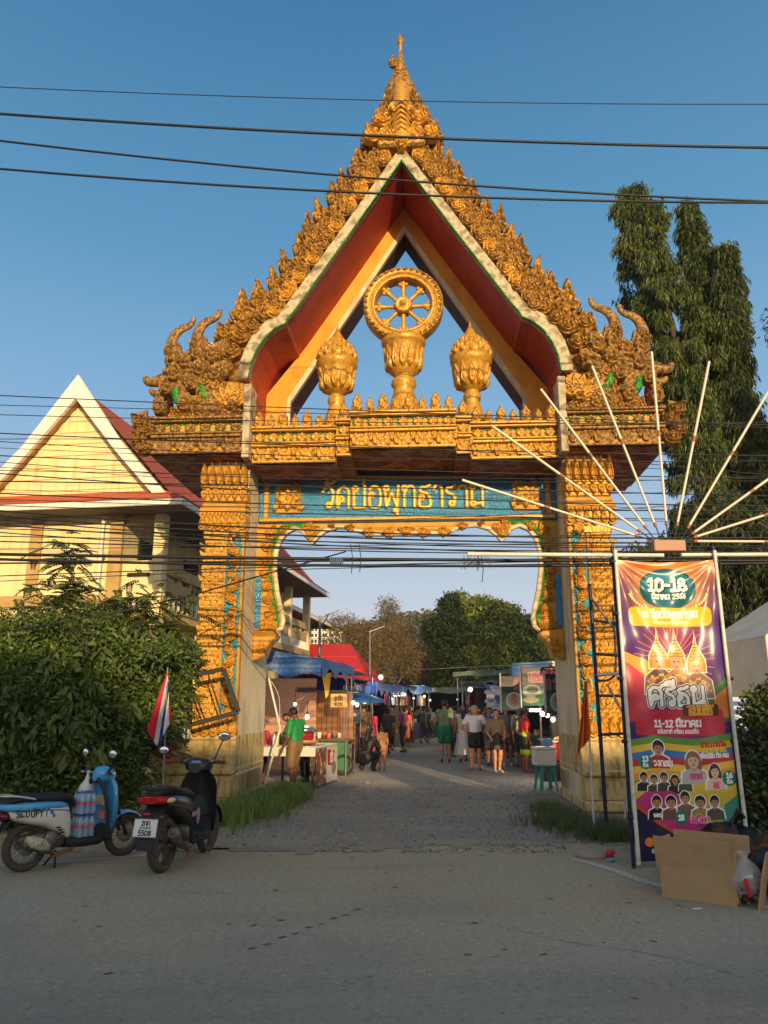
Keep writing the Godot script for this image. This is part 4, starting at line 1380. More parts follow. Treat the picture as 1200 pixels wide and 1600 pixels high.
# ---------------------------------------------------------------- plants
# a spray of folded leaves round the origin; droop bends them to the ground
func leaf_spray(cnt: int, spread: float, length: float, width: float, droop: float, sd: int) -> ArrayMesh:
	var r := RandomNumberGenerator.new()
	r.seed = sd
	var m := MB.new()
	for i in cnt:
		var d := V(r.randfn(), r.randfn() * 0.8, r.randfn()).normalized()
		var base := d * spread * sqrt(r.randf())
		var out := (d + V(r.randfn(), r.randfn(), r.randfn()) * 0.5 + V(0, -droop, 0)).normalized()
		var side := out.cross(V(r.randfn(), 1.0, r.randfn())).normalized()
		var up := side.cross(out)
		var l := length * r.randf_range(0.7, 1.25)
		var w := width * r.randf_range(0.7, 1.2) / 2.0
		var tip := base + out * l - V(0, droop * l * 0.25, 0)
		var mid := base + out * l * 0.45
		m.tri(base, mid + side * w + up * w * 0.35, tip)
		m.tri(base, tip, mid - side * w + up * w * 0.35)
	return m.mesh()


# a feathery branchlet: a stalk with two rows of small leaflets
func frond_mesh(pairs: int, length: float, lw: float, ll: float, sag: float) -> ArrayMesh:
	var m := MB.new()
	for i in pairs:
		var u := float(i + 1) / pairs
		var p := V(0, -sag * u * u, length * u)
		for s in [-1.0, 1.0]:
			var tip := p + V(s * ll * (1.0 - 0.5 * u), -0.02, 0.3 * ll)
			m.tri(p, p + V(s * ll * 0.5, 0.01, lw), tip)
			m.tri(p, tip, p + V(s * ll * 0.5, 0.01, -lw * 0.4))
	m.tube([V(0, 0, 0), V(0, -sag * 0.25, length * 0.5), V(0, -sag, length)], 0.006, 4, false)
	return m.mesh()


func leaf_mat(called: String, glow: Color, rough := 0.55) -> StandardMaterial3D:
	var m := StandardMaterial3D.new()
	m.resource_name = called
	m.vertex_color_use_as_albedo = true
	m.roughness = rough
	m.cull_mode = BaseMaterial3D.CULL_DISABLED
	m.backlight_enabled = true
	m.backlight = glow
	M[called] = m
	return m


func greens(base: Color, sd: int, vary := 0.35, warm := 0.25) -> Array:
	var r := RandomNumberGenerator.new()
	r.seed = sd
	var out := []
	for i in 37:
		var k := 1.0 + r.randf_range(-vary, vary)
		var w := r.randf() * warm
		out.append(Color(base.r * k * (1.0 + w * 1.6), base.g * k * (1.0 + w * 0.5), base.b * k * (1.0 - w * 0.4)))
	return out


# leaves spread through lumps: [x, y, z, rx, ry, rz]
func lump_points(lumps: Array, cnt: int, s0: float, s1: float, sd: int, inner := 0.45) -> Array:
	var r := RandomNumberGenerator.new()
	r.seed = sd
	var tot := 0.0
	for q in lumps:
		tot += pow(q[3] * q[4] * q[5], 0.667)
	var out := []
	for q in lumps:
		var n := int(cnt * pow(q[3] * q[4] * q[5], 0.667) / tot)
		for i in n:
			var d := V(r.randfn(), r.randfn(), r.randfn()).normalized() * lerpf(inner, 1.0, pow(r.randf(), 0.6))
			d *= 1.0 + 0.16 * sin(d.x * 5.0 + q[0]) * cos(d.y * 6.0 + q[2])
			var s := r.randf_range(s0, s1)
			out.append(Transform3D(Basis.from_euler(V(r.randf_range(-0.7, 0.7), r.randf() * TAU, r.randf_range(-0.7, 0.7))) * Basis.from_scale(V(s, s, s)), V(q[0] + d.x * q[3], q[1] + d.y * q[4], q[2] + d.z * q[5])))
	return out


func limbs(t: Node3D, height: float, r0: float, lumps: Array, bark: Material, fork := 0.4) -> void:
	var tr := MB.new()
	var pts := smooth([V(0, -0.1, 0), V(0.03 * height, height * 0.2, 0.0), V(0, height * fork, 0.02 * height)], 4)
	tr.tube(pts, tapered(r0, r0 * 0.7, pts.size()), 10)
	put(t, "trunk", tr, bark)
	var lb := MB.new()
	for q in lumps:
		var e := V(q[0], q[1], q[2])
		var s: Vector3 = pts[pts.size() - 1] - V(0, height * 0.06, 0)
		var pp := smooth([s, s.lerp(e, 0.5) + V(0, -0.05 * height, 0), e + V(0, q[4] * 0.3, 0)], 4)
		lb.tube(pp, tapered(r0 * 0.5, r0 * 0.1, pp.size()), 6)
		for k in 3:
			var tip := e + V(sin(k * 2.1 + q[0]) * q[3], q[4] * (0.2 + 0.25 * k), cos(k * 2.1) * q[5]) * 0.8
			lb.tube([pp[pp.size() - 4], tip], [r0 * 0.16, r0 * 0.04], 5)
	put(t, "limb", lb, bark)


func grass(called: String, spots: Array, cnt: int, h: float, sd: int, base: Color) -> void:
	var r := RandomNumberGenerator.new()
	r.seed = sd
	var m := MB.new()
	for i in 9:
		var a := r.randf() * TAU
		var o := V(r.randf_range(-0.06, 0.06), 0, r.randf_range(-0.06, 0.06))
		var lean := V(cos(a), 0, sin(a)) * r.randf_range(0.1, 0.6)
		var w := V(-sin(a), 0, cos(a)) * 0.007
		var hh := r.randf_range(0.6, 1.1)
		var mid := o + V(0, hh * 0.6, 0) + lean * 0.3 * hh
		m.quad(o - w, mid - w * 0.8, mid + w * 0.8, o + w)
		m.tri(mid - w * 0.8, o + V(0, hh, 0) + lean * hh, mid + w * 0.8)
	var xs := []
	for i in cnt:
		var q = spots[r.randi() % spots.size()]
		var p := V(q[0], 0, q[1]) + V(r.randfn() * q[2] * 0.5, 0, r.randfn() * q[3] * 0.5)
		var s := h * r.randf_range(0.45, 1.15)
		xs.append(T(p, r.randf() * TAU, V(s * 1.4, s, s * 1.4)))
	scatter(self, called, m.mesh(), M["leaf"], xs, greens(base, sd))


func build_plants() -> void:
	leaf_mat("leaf", Color(0.1, 0.13, 0.02))
	leaf_mat("dry_leaf", Color(0.12, 0.08, 0.03), 0.8)
	var bark := mat("bark", [C(70, 56, 42), C(104, 86, 66), C(86, 70, 54)], 0.9, 0.0, 0.5, 0.03, "rough", 0.8)
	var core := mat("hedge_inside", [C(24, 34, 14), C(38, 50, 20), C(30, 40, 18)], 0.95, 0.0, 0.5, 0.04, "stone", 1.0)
	var r := RandomNumberGenerator.new()
	r.seed = 77

	# clipped hedge beside the left pillar
	var hd := thing("hedge", "thick dark green hedge with loose top behind the two scooters", "hedge", V(-6.3, 0, -12.2))
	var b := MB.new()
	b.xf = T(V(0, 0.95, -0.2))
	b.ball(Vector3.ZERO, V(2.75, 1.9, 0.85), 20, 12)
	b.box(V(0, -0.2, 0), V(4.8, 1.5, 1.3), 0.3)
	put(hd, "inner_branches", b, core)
	var spray := leaf_spray(16, 0.13, 0.085, 0.045, 0.3, 3)
	var xs := []
	var nz := FastNoiseLite.new()
	nz.seed = 12
	for i in 9500:
		var x := r.randf_range(-3.0, 3.25)
		var y := 0.05 + 2.9 * pow(r.randf(), 0.85)
		if x > 2.7 and y < 1.2:
			continue
		var top := 2.72 + 0.5 * nz.get_noise_1d(x * 46.0) + 0.2 * nz.get_noise_1d(x * 150.0) - 0.2 * smoothstep(1.2, 2.8, x)
		if y > top:
			y = top - 0.3 * r.randf()
		var bulge := 0.28 * nz.get_noise_2d(x * 45.0, y * 60.0)
		var z := 0.95 + bulge - 0.55 * smoothstep(1.8, 2.9, y) - r.randf() * r.randf() * 0.7 - 0.9 * smoothstep(2.1, 3.0, x)
		if r.randf() < 0.18:
			z = r.randf_range(-0.8, 0.8)
			y = top - 0.25 * r.randf()
		xs.append(T(V(x, y, z), r.randf() * TAU, Vector3.ONE * r.randf_range(0.7, 1.3), r.randf_range(-0.6, 0.6), r.randf_range(-0.6, 0.6)))
	for i in 260:
		var x := r.randf_range(-3.0, 2.2)
		var hgt := r.randf_range(0.1, 0.75) * (0.5 + 0.5 * nz.get_noise_1d(x * 90.0))
		for k in 4:
			xs.append(T(V(x + 0.04 * k, 2.75 + hgt * k / 3.0, r.randf_range(0.0, 0.5)), r.randf() * TAU, Vector3.ONE * (0.8 - 0.12 * k)))
	scatter(hd, "foliage", spray, M["leaf"], xs, greens(Color(0.042, 0.084, 0.016), 5, 0.65, 0.5))

	# a climber with bigger leaves and bare twigs poking out of the hedge
	xs = []
	for i in 620:
		var x := r.randf_range(-3.0, 2.7)
		var y := 0.4 + 2.5 * r.randf()
		if nz.get_noise_2d(x * 30.0 + 60.0, y * 40.0) < 0.02:
			continue
		xs.append(T(V(x, y, 1.02 + 0.28 * nz.get_noise_2d(x * 45.0, y * 60.0) - 0.5 * smoothstep(1.8, 2.9, y) - 0.8 * smoothstep(2.1, 3.0, x)), r.randf() * TAU, Vector3.ONE * r.randf_range(0.7, 1.3)))
	scatter(hd, "climber_leaves", leaf_spray(7, 0.12, 0.15, 0.09, 0.8, 14), M["leaf"], xs, greens(Color(0.055, 0.1, 0.02), 15, 0.4, 0.5))
	for k in 22:
		b = MB.new()
		var o := V(r.randf_range(-2.9, 2.4), r.randf_range(1.6, 2.8), r.randf_range(0.3, 0.9))
		var d := V(r.randfn() * 0.4, r.randf_range(0.3, 1.0), r.randf_range(0.1, 0.6)).normalized() * r.randf_range(0.3, 0.6)
		b.tube([o, o + d * 0.6, o + d + V(0.05, -0.02, 0)], [0.009, 0.006, 0.003], 5)
		put(hd, "twig", b, bark)

	# feathery shrub leaning against the pillar
	var fe := thing("feathery_shrub", "light feathery shrub with fern-like sprays between hedge and left pillar", "shrub", V(-4.25, 0, -12.9))
	var fr := frond_mesh(9, 0.42, 0.03, 0.1, 0.12)
	xs = []
	var st := MB.new()
	for k in 13:
		var a := r.randf() * TAU
		var top := V(-1.5 + 0.19 * k, 3.0 + 0.45 * sin(k * 1.9), r.randf_range(-0.3, 0.6))
		if k == 3:
			top = V(-0.95, 4.15, 0.4)
		var pp := smooth([V(0.1 * sin(a), 0, 0.1 * cos(a)), top * 0.5 + V(0.1, 0, 0), top], 5)
		st.tube(pp, tapered(0.03, 0.006, pp.size()), 5)
		for i in 170:
			var p: Vector3 = pp[3 + r.randi() % (pp.size() - 3)]
			xs.append(T(p + V(r.randfn(), r.randfn() * 0.7, r.randfn()) * (0.12 if k == 3 else 0.24), r.randf() * TAU, Vector3.ONE * r.randf_range(0.6, 1.1), 0, r.randf_range(-0.4, 0.5)))
	put(fe, "stem", st, bark)
	scatter(fe, "foliage", fr, M["leaf"], xs, greens(Color(0.06, 0.1, 0.018), 9, 0.4, 0.5))

	# tall columnar trees with hanging leaves
	var hang := leaf_spray(16, 0.17, 0.19, 0.045, 1.7, 21)
	var masts := [
		[9.0, -21.5, 17.7, 0.66, -1.1, "tall columnar tree with hanging leaves and a crooked top leaning left"],
		[10.0, -22.3, 17.9, 0.5, 0.0, "tall straight columnar tree with hanging leaves, middle of the three"],
		[10.55, -21.6, 15.7, 0.42, 0.0, "slimmer columnar tree with a pointed top, lowest of the three"]]
	for q in masts:
		var t := thing("columnar_tree", q[5], "tree", V(q[0], 0, q[1]), 0, "columnar trees beside the gate")
		var tr := MB.new()
		var pts := smooth([V(0, 0, 0), V(0, q[2] * 0.55, 0), V(q[4] * 0.55, q[2] * 0.82, 0), V(q[4], q[2] * 0.97, 0)], 6)
		tr.tube(pts, tapered(0.2, 0.03, pts.size()), 8)
		put(t, "trunk", tr, bark)
		xs = []
		for c in 330:   # hanging tufts, each a short curtain of leaves
			var u := pow(r.randf(), 0.85)
			var y: float = q[2] * (0.05 + 0.95 * u)
			var lean: float = q[4] * smoothstep(0.5, 1.0, u)
			var rad: float = q[3] * (1.0 - 0.2 * u) * pow(1.0 - u, 0.62) + 0.08
			if q[4] < 0.0 and u > 0.66 and u < 0.97:
				rad += 0.26
			var a := r.randf() * TAU
			var rr := rad * (r.randf_range(0.3, 1.15) if r.randf() < 0.8 else r.randf_range(1.15, 1.75))
			var o := V(lean + cos(a) * rr, y, sin(a) * rr)
			var long := r.randf_range(0.25, 0.6)
			for k in 26:
				var d := pow(r.randf(), 0.8)
				xs.append(T(o + V(r.randfn() * 0.1 * (1.1 - d * 0.6) + cos(a) * 0.12 * d, -d * long * 1.6, r.randfn() * 0.1 * (1.1 - d * 0.6) + sin(a) * 0.12 * d), r.randf() * TAU, Vector3.ONE * r.randf_range(0.6, 1.1)))
		scatter(t, "crown", hang, M["leaf"], xs, greens(Color(0.042, 0.076, 0.013), int(q[2] * 10), 0.6, 0.6))

	# street trees behind the photographer, which break up the low sun on the hedge
	var street := leaf_spray(14, 0.34, 0.24, 0.12, 0.3, 38)
	for q in [[-1.6, 20.5, "leafy street tree across the road, the western of two"], [2.1, 21.5, "leafy street tree across the road, the eastern of two"]]:
		var t := thing("street_tree", q[2], "tree", V(q[0], 0, q[1]), 0, "street trees across the road")
		var lm := [[-0.9, 8.0, 0, 1.5, 1.3, 1.5], [0.6, 8.2, 0.3, 1.4, 1.3, 1.4], [-0.2, 6.6, 0.2, 1.9, 1.4, 1.6], [0.2, 5.0, 0, 1.7, 1.2, 1.4]]
		limbs(t, 8.0, 0.2, lm, bark, 0.4)
		scatter(t, "crown", street, M["leaf"], lump_points(lm, 1500, 0.8, 1.4, int(q[1] * 10), 0.3), greens(Color(0.06, 0.09, 0.02), 39))

	# dark trees at the right edge and the scrub under them
	var broad := leaf_spray(14, 0.3, 0.2, 0.1, 0.4, 33)
	var fine := leaf_spray(18, 0.34, 0.12, 0.045, 0.6, 34)
	var big := thing("dark_tree", "dark spreading tree at the right edge beyond the columnar trees", "tree", V(14.1, 0, -19.5))
	var lum := [[-1.3, 12.2, 0.0, 1.9, 1.3, 1.8], [0.8, 13.4, 0.4, 2.2, 1.6, 2.0], [-1.6, 9.6, 0.4, 1.6, 1.4, 1.6], [0.6, 9.4, 0.0, 2.6, 2.0, 2.2], [-1.2, 7.0, 0.2, 1.9, 1.5, 1.7], [0.6, 5.8, 0.2, 2.6, 1.8, 2.2], [-1.6, 4.4, 0.6, 1.8, 1.4, 1.6], [2.0, 11.4, 0, 2, 2, 2], [-2.6, 5.6, 0.3, 1.4, 1.4, 1.4], [-2.9, 3.6, 0.4, 1.4, 1.4, 1.3], [-2.3, 7.6, 0.0, 1.1, 1.1, 1.2]]
	limbs(big, 13.0, 0.32, lum, bark, 0.35)
	scatter(big, "crown", fine, M["leaf"], lump_points(lum, 5200, 0.7, 1.4, 51), greens(Color(0.03, 0.05, 0.012), 52, 0.4, 0.35))
	var sc := thing("scrub_tree", "low dark tree filling the gap behind the fan of tubes", "tree", V(7.6, 0, -18.5))
	lum = [[-0.8, 4.3, 0, 1.5, 1.4, 1.2], [0.8, 5.2, 0, 1.7, 1.6, 1.3], [2.4, 4.4, 0.2, 1.8, 1.7, 1.4], [0.2, 2.6, 0.3, 2.0, 1.4, 1.2], [2.6, 2.2, 0.4, 2.0, 1.4, 1.2], [-1.2, 2.4, 0.2, 1.2, 1.2, 1.0], [4.4, 4.6, 0.0, 1.8, 1.9, 1.5]]
	limbs(sc, 5.5, 0.16, lum, bark, 0.3)
	scatter(sc, "crown", hang, M["leaf"], lump_points(lum, 3600, 0.7, 1.2, 55), greens(Color(0.03, 0.05, 0.011), 56, 0.45, 0.4))
	var bu := thing("bush", "round leafy bush behind the banner's right pole", "bush", V(5.45, 0, -10.6))
	lum = [[0.0, 1.2, 0, 0.85, 0.75, 0.6], [0.5, 0.6, 0.1, 1.0, 0.7, 0.6], [-0.5, 0.6, 0.1, 0.8, 0.6, 0.6], [0.3, 1.85, 0, 0.5, 0.4, 0.4]]
	limbs(bu, 1.6, 0.05, lum, bark, 0.2)
	scatter(bu, "foliage", spray, M["leaf"], lump_points(lum, 1900, 0.8, 1.3, 61, 0.2), greens(Color(0.045, 0.075, 0.016), 62, 0.4, 0.35))

	# trees beyond the market
	var gt := thing("round_tree", "big rounded bright green tree beyond the market stalls", "tree", V(6.4, 0, -50.0), 0, "trees beyond the market")
	lum = [[-1.7, 7.7, 0, 1.2, 1.0, 1.2], [-0.4, 7.3, 0.6, 1.1, 1.0, 1.1], [-2.8, 6.2, 0.6, 1.2, 1.1, 1.2], [-1.3, 6.0, 1.3, 1.3, 1.1, 1.1], [0.9, 6.9, 0.3, 1.3, 1.1, 1.3], [0.5, 5.4, 1.6, 1.3, 1.1, 1.0], [2.3, 6.1, 0.2, 1.3, 1.1, 1.3], [2.2, 4.6, 1.2, 1.3, 1.1, 1.1], [-2.7, 4.4, 1.0, 1.3, 1.1, 1.2], [-0.9, 4.2, 1.8, 1.3, 1.0, 1.0], [0.6, 3.2, 1.8, 1.5, 1.1, 1.1], [-2.2, 2.8, 1.0, 1.5, 1.0, 1.2], [3.4, 3.4, 0.8, 1.4, 1.2, 1.2], [3.7, 5.0, 0, 1.1, 1.1, 1.1], [0, 5.2, 0, 2.2, 1.6, 1.4]]
	limbs(gt, 7.5, 0.3, lum, bark, 0.3)
	scatter(gt, "crown", broad, M["leaf"], lump_points(lum, 5200, 0.8, 1.5, 71, 0.6), greens(Color(0.09, 0.14, 0.026), 72, 0.55, 0.5))
	var dt := thing("dry_tree", "sparse brown tree with bare twigs left of the round green tree", "tree", V(-0.6, 0, -48.0), 0, "trees beyond the market")
	lum = [[-1.9, 6.5, 0, 1.1, 0.7, 1.1], [-0.3, 6.0, 0.3, 1.0, 0.8, 1.0], [0.9, 7.4, 0, 0.7, 0.8, 0.8], [1.7, 6.0, 0.2, 1.1, 0.9, 1.1], [-2.6, 4.9, 0.4, 1.1, 1.0, 1.1], [-1.0, 4.6, 0.6, 1.2, 0.9, 1.1], [0.8, 4.9, 0.6, 1.1, 0.9, 1.1], [2.5, 4.4, 0.4, 1.2, 1.2, 1.2], [-0.2, 3.3, 0.8, 1.5, 0.8, 1.1], [-2.2, 3.4, 0.4, 1.1, 0.8, 1.0]]
	limbs(dt, 7.0, 0.26, lum, bark, 0.32)
	scatter(dt, "crown", fine, M["dry_leaf"], lump_points(lum, 1500, 0.6, 1.5, 81, 0.35), greens(Color(0.085, 0.078, 0.034), 82, 0.6, 0.8))
	for q in [[-6.5, -56.0, 6.4, "dusty brown tree behind the red roofed house", 0.07, 0.06], [3.0, -62.0, 6.2, "low olive tree between the dry tree and the round tree", 0.06, 0.065], [10.8, -58.0, 6.6, "dark green tree to the right of the round tree, by the gate", 0.035, 0.055], [13.5, -52.0, 6.8, "bushy dark tree furthest right behind the stalls", 0.035, 0.05], [-2.8, -66.0, 7.2, "tall thin brown tree rising behind the dry tree", 0.08, 0.066]]:
		var t := thing("market_tree", q[3], "tree", V(q[0], 0, q[1]), 0, "trees beyond the market")
		lum = [[-1.3, q[2] * 0.62, 0, 1.6, 1.3, 1.5], [1.2, q[2] * 0.66, 0, 1.7, 1.4, 1.5], [0, q[2] * 0.86, 0, 1.6, 1.0, 1.4], [0.2, q[2] * 0.42, 0.5, 2.2, 1.3, 1.5]]
		limbs(t, q[2], 0.2, lum, bark, 0.35)
		scatter(t, "crown", broad if q[4] < 0.05 else fine, M["leaf"] if q[4] < 0.065 else M["dry_leaf"], lump_points(lum, 1500, 0.8, 1.5, int(q[2] * 100)), greens(Color(q[4], q[5], 0.018), int(q[2] * 77), 0.4, 0.4))

	# wooded hills far behind
	var hm := MB.new()
	var hn := FastNoiseLite.new()
	hn.seed = 3
	hn.frequency = 0.012
	var fh := func(x: float, z: float) -> float:
		var ridge := exp(-pow((z + 300.0) / 75.0, 2.0))
		return ridge * (26.0 + 6.0 * sin(x * 0.021 + 0.9) + 9.0 * hn.get_noise_2d(x, z)) - 1.0
	var pts := PackedVector3Array()
	for j in 30:
		for i in 70:
			var x := -280.0 + i * 8.0
			var z := -180.0 - j * 8.0
			pts.append(V(x, fh.call(x, z), z))
	hm.grid(pts, 70, 30)
	structure("hills", hm, mat("hill_ground", [C(60, 62, 40), C(74, 74, 50), C(52, 56, 36)], 0.95, 0.0, 9.0, 0.03))
	xs = []
	for i in 5200:
		var x := r.randf_range(-120, 130)
		var z := r.randf_range(-200, -310)
		xs.append(T(V(x, fh.call(x, z) + 1.0, z), r.randf() * TAU, Vector3.ONE * r.randf_range(5.0, 11.0)))
	scatter(self, "hill_forest", leaf_spray(26, 0.34, 0.2, 0.14, 0.2, 91), M["leaf"], xs, greens(Color(0.045, 0.058, 0.022), 92, 0.4, 0.5))

	grass("grass", [[-2.1, -12.6, 0.5, 1.4], [-2.0, -13.6, 0.5, 1.4], [-1.75, -14.6, 0.4, 0.9], [-2.6, -12.0, 0.4, 0.6]], 2300, 0.3, 15, Color(0.11, 0.19, 0.034))
	grass("weeds", [[2.5, -11.6, 0.5, 0.9], [3.1, -11.0, 0.7, 0.7], [2.9, -10.4, 0.5, 0.3], [2.6, -12.6, 0.3, 1.0], [4.2, -10.6, 1.0, 0.5]], 2300, 0.2, 16, Color(0.06, 0.1, 0.022))


# ---------------------------------------------------------------- buildings and cables
func tiled_slope(m: MB, a: Vector3, b: Vector3, d: Vector3, e: Vector3, rows: int) -> void:
	# a-b along the top, e-d along the foot, in overlapping courses
	for i in rows:
		var u0 := float(i) / rows
		var u1 := float(i + 1) / rows
		var lift := V(0, 0.04, 0)
		m.quad(a.lerp(e, u0), b.lerp(d, u0), b.lerp(d, u1) + lift, a.lerp(e, u1) + lift)
		m.quad(a.lerp(e, u1) + lift, b.lerp(d, u1) + lift, b.lerp(d, u1), a.lerp(e, u1))


func build_buildings() -> void:
	var wall := mat("hall_wall", [C(206, 186, 132), C(230, 211, 156), C(234, 216, 164), C(220, 199, 142)], 0.8, 0.0, 4.0, 0.01, "soft", 0.2)
	var trim := mat("hall_trim", [C(178, 146, 92), C(188, 156, 102), C(168, 136, 84)], 0.8, 0.0, 3.0, 0.01)
	var white := mat("hall_white", [C(226, 220, 204), C(234, 228, 214), C(214, 206, 188)], 0.7, 0.0, 3.0, 0.01)
	var tile := mat("red_tile", [C(158, 72, 44), C(180, 90, 56), C(168, 80, 50), C(148, 66, 42)], 0.75, 0.0, 1.2, 0.04)
	wall.uv1_scale = V(0.9, 0.12, 0.9)
	white.uv1_scale = V(0.7, 0.2, 0.7)
	var dark := plain(48, 40, 34, 0.8)
	var glass := plain(30, 36, 42, 0.12)
	var h := thing("temple_hall", "pale yellow two storey hall with steep red tiled gable and side balconies", "building", V(-5.9, 0, -20.0), deg_to_rad(-8.3))
	var b := MB.new()
	b.box(V(-5.5, 3.4, -8.4), V(9.0, 6.8, 16.8))
	put(h, "wall", b, wall)
	# pilasters and floor bands on the sunny end wall
	for x in [-3.45, -6.5, -9.0]:
		b = MB.new()
		b.box(V(x, 3.4, 0.03), V(0.34, 6.8, 0.1), 0.01)
		put(h, "pilaster", b, trim)
	b = MB.new()
	b.box(V(-1.16, 3.4, 0.035), V(0.36, 6.8, 0.12), 0.01)
	put(h, "pilaster", b, trim)
	for y in [4.3, 0.5]:
		b = MB.new()
		b.box(V(-5.5, y, 0.025), V(8.98, 0.3, 0.08), 0.01)
		put(h, "floor_band", b, trim)
	# gable with boarded face and white bargeboards
	var gb := MB.new()
	var ax := -2.5
	gb.extrude(PackedVector2Array([V2(ax - 2.6, 6.95), V2(ax + 2.6, 6.95), V2(ax, 9.96)]), -0.5, 0.0)
	put(h, "gable", gb, wall)
	for i in 8:
		var y := 7.12 + i * 0.33
		var hw := 2.6 * (9.96 - y) / 3.01 - 0.12
		b = MB.new()
		b.box(V(ax, y, 0.012), V(hw * 2, 0.305, 0.05), 0.012)
		put(h, "gable_board", b, wall)
	for s in [-1.0, 1.0]:
		b = MB.new()
		b.band([V2(ax, 9.8), V2(ax + 1.3 * s, 8.22), V2(ax + 2.72 * s, 6.68)], [V2(ax, 10.5), V2(ax + 1.42 * s, 8.5), V2(ax + 2.96 * s, 6.82)], 0.3, 0.42)
		put(h, "bargeboard", b, white)
	b = MB.new()
	for s in [-1.0, 1.0]:
		tiled_slope(b, V(ax, 10.2, 0.3), V(ax, 10.2, -17.5), V(ax + 3.0 * s, 6.86, -17.5), V(ax + 3.0 * s, 6.86, 0.3), 16)
	put(h, "roof", b, tile)
	b = MB.new()
	b.band([V2(ax - 2.7, 6.75), V2(ax, 9.86), V2(ax + 2.7, 6.75)], [V2(ax - 2.95, 6.8), V2(ax, 10.12), V2(ax + 2.95, 6.8)], -17.3, 0.29)
	put(h, "gable_lining", b, trim)
	# the skirt roof round the eaves
	b = MB.new()
	tiled_slope(b, V(-10.5, 7.2, 0.02), V(0.0, 7.2, 0.02), V(1.0, 6.72, 0.95), V(-10.5, 6.72, 0.95), 4)
	tiled_slope(b, V(0.0, 7.2, 0.02), V(0.0, 7.2, -16.5), V(1.0, 6.72, -16.5), V(1.0, 6.72, 0.95), 4)
	put(h, "eave_roof", b, tile)
	b = MB.new()
	b.box(V(-4.75, 6.62, 0.94), V(11.5, 0.16, 0.06), 0.01)
	b.box(V(0.98, 6.62, -7.8), V(0.06, 0.16, 17.4), 0.01)
	put(h, "fascia", b, white)
	b = MB.new()
	b.box(V(0.1, 6.58, -7.8), V(1.6, 0.05, 17.2))
	b.box(V(-5.3, 6.575, 0.45), V(9.2, 0.05, 0.9))
	put(h, "eave_lining", b, plain(96, 88, 76, 0.8))
	# gutter pipe and brackets on the end wall
	b = MB.new()
	b.tube([V(-1.5, 6.5, 0.16), V(-1.5, 0.2, 0.16)], 0.05, 8)
	put(h, "drain_pipe", b, white)
	for k in 3:
		b = MB.new()
		b.box(V(-1.5, 1.4 + k * 2.0, 0.1), V(0.16, 0.05, 0.14), 0.01)
		put(h, "pipe_bracket", b, trim)
	# balcony side: columns, slab, parapet with slots and balusters
	for i in 6:
		var z := -0.15 - i * 3.2
		b = MB.new()
		b.box(V(0.0, 3.3, z), V(0.3, 6.6, 0.3), 0.015)
		put(h, "column", b, wall)
		if i == 5:
			break
		for y in [4.32, 1.0]:
			b = MB.new()
			b.box(V(0.02, y + 0.35, z - 1.6), V(0.12, 0.4, 2.9), 0.01)
			b.box(V(0.03, y + 0.82, z - 1.6), V(0.2, 0.3, 2.9), 0.015)
			for k in 4:
				b.box(V(0.02, y + 0.61, z - 0.35 - k * 0.83), V(0.11, 0.14, 0.2))
			put(h, "parapet", b, trim)
			for k in 9:
				b = MB.new()
				b.box(V(0.05, y - 0.05, z - 0.3 - k * 0.32), V(0.07, 0.4, 0.09), 0.01)
				put(h, "baluster", b, white)
		b = MB.new()
		b.box(V(-0.45, 3.95, z - 1.6), V(1.3, 0.26, 3.2))
		put(h, "balcony_floor", b, trim)
		for y in [5.3, 1.9]:
			b = MB.new()
			b.box(V(-0.985, y - 0.2, z - 1.5), V(0.06, 2.0, 1.5), 0.01)
			var wd := put(h, "window", b, dark)
			b = MB.new()
			b.box(V(-0.95, y - 0.2, z - 1.15), V(0.03, 1.8, 0.6))
			put(wd, "pane", b, glass)
			b = MB.new()
			b.box(V(-0.95, y - 0.2, z - 1.85), V(0.03, 1.8, 0.6))
			put(wd, "pane", b, glass)
	# end of the balcony, open to the road
	b = MB.new()
	b.box(V(-0.5, 4.85, -0.12), V(0.95, 0.95, 0.16), 0.01)
	put(h, "parapet", b, wall)
	b = MB.new()
	b.box(V(-0.5, 4.95, -0.02), V(0.6, 0.1, 0.05))
	put(h, "parapet_slot", b, dark)
	for k in 6:
		b = MB.new()
		b.box(V(-0.9 + k * 0.15, 4.16, -0.1), V(0.06, 0.36, 0.08), 0.01)
		put(h, "baluster", b, white)
	b = MB.new()
	b.box(V(-0.5, 6.45, -0.12), V(0.95, 0.3, 0.16), 0.01)
	put(h, "lintel", b, trim)

	# second block further along the lane
	var k2 := thing("rear_hall", "second yellow hall with deep eaves seen through the left of the arch", "building", V(-6.0, 0, -37.5), deg_to_rad(-8.3))
	b = MB.new()
	b.box(V(-4.5, 3.2, -5.0), V(8.0, 6.4, 10.0))
	put(k2, "wall", b, wall)
	for i in 4:
		b = MB.new()
		b.box(V(0.1, 3.15, -0.2 - i * 3.1), V(0.34, 6.3, 0.34), 0.015)
		put(k2, "column", b, wall)
		if i < 3:
			b = MB.new()
			b.box(V(0.1, 4.7, -1.75 - i * 3.1), V(0.14, 0.9, 2.75), 0.01)
			put(k2, "parapet", b, trim)
			b = MB.new()
			b.box(V(-0.46, 5.4, -1.75 - i * 3.1), V(0.08, 1.5, 1.6), 0.01)
			put(k2, "window", b, glass)
			b = MB.new()
			b.box(V(-0.46, 2.4, -1.75 - i * 3.1), V(0.08, 1.6, 1.6), 0.01)
			put(k2, "window", b, dark)
	b = MB.new()
	tiled_slope(b, V(-4.5, 8.6, 0.8), V(-4.5, 8.6, -11), V(1.3, 6.5, -11), V(1.3, 6.5, 0.8), 8)
	tiled_slope(b, V(-4.5, 8.6, 0.8), V(-4.5, 8.6, -11), V(-9.5, 6.5, -11), V(-9.5, 6.5, 0.8), 8)
	put(k2, "roof", b, tile)
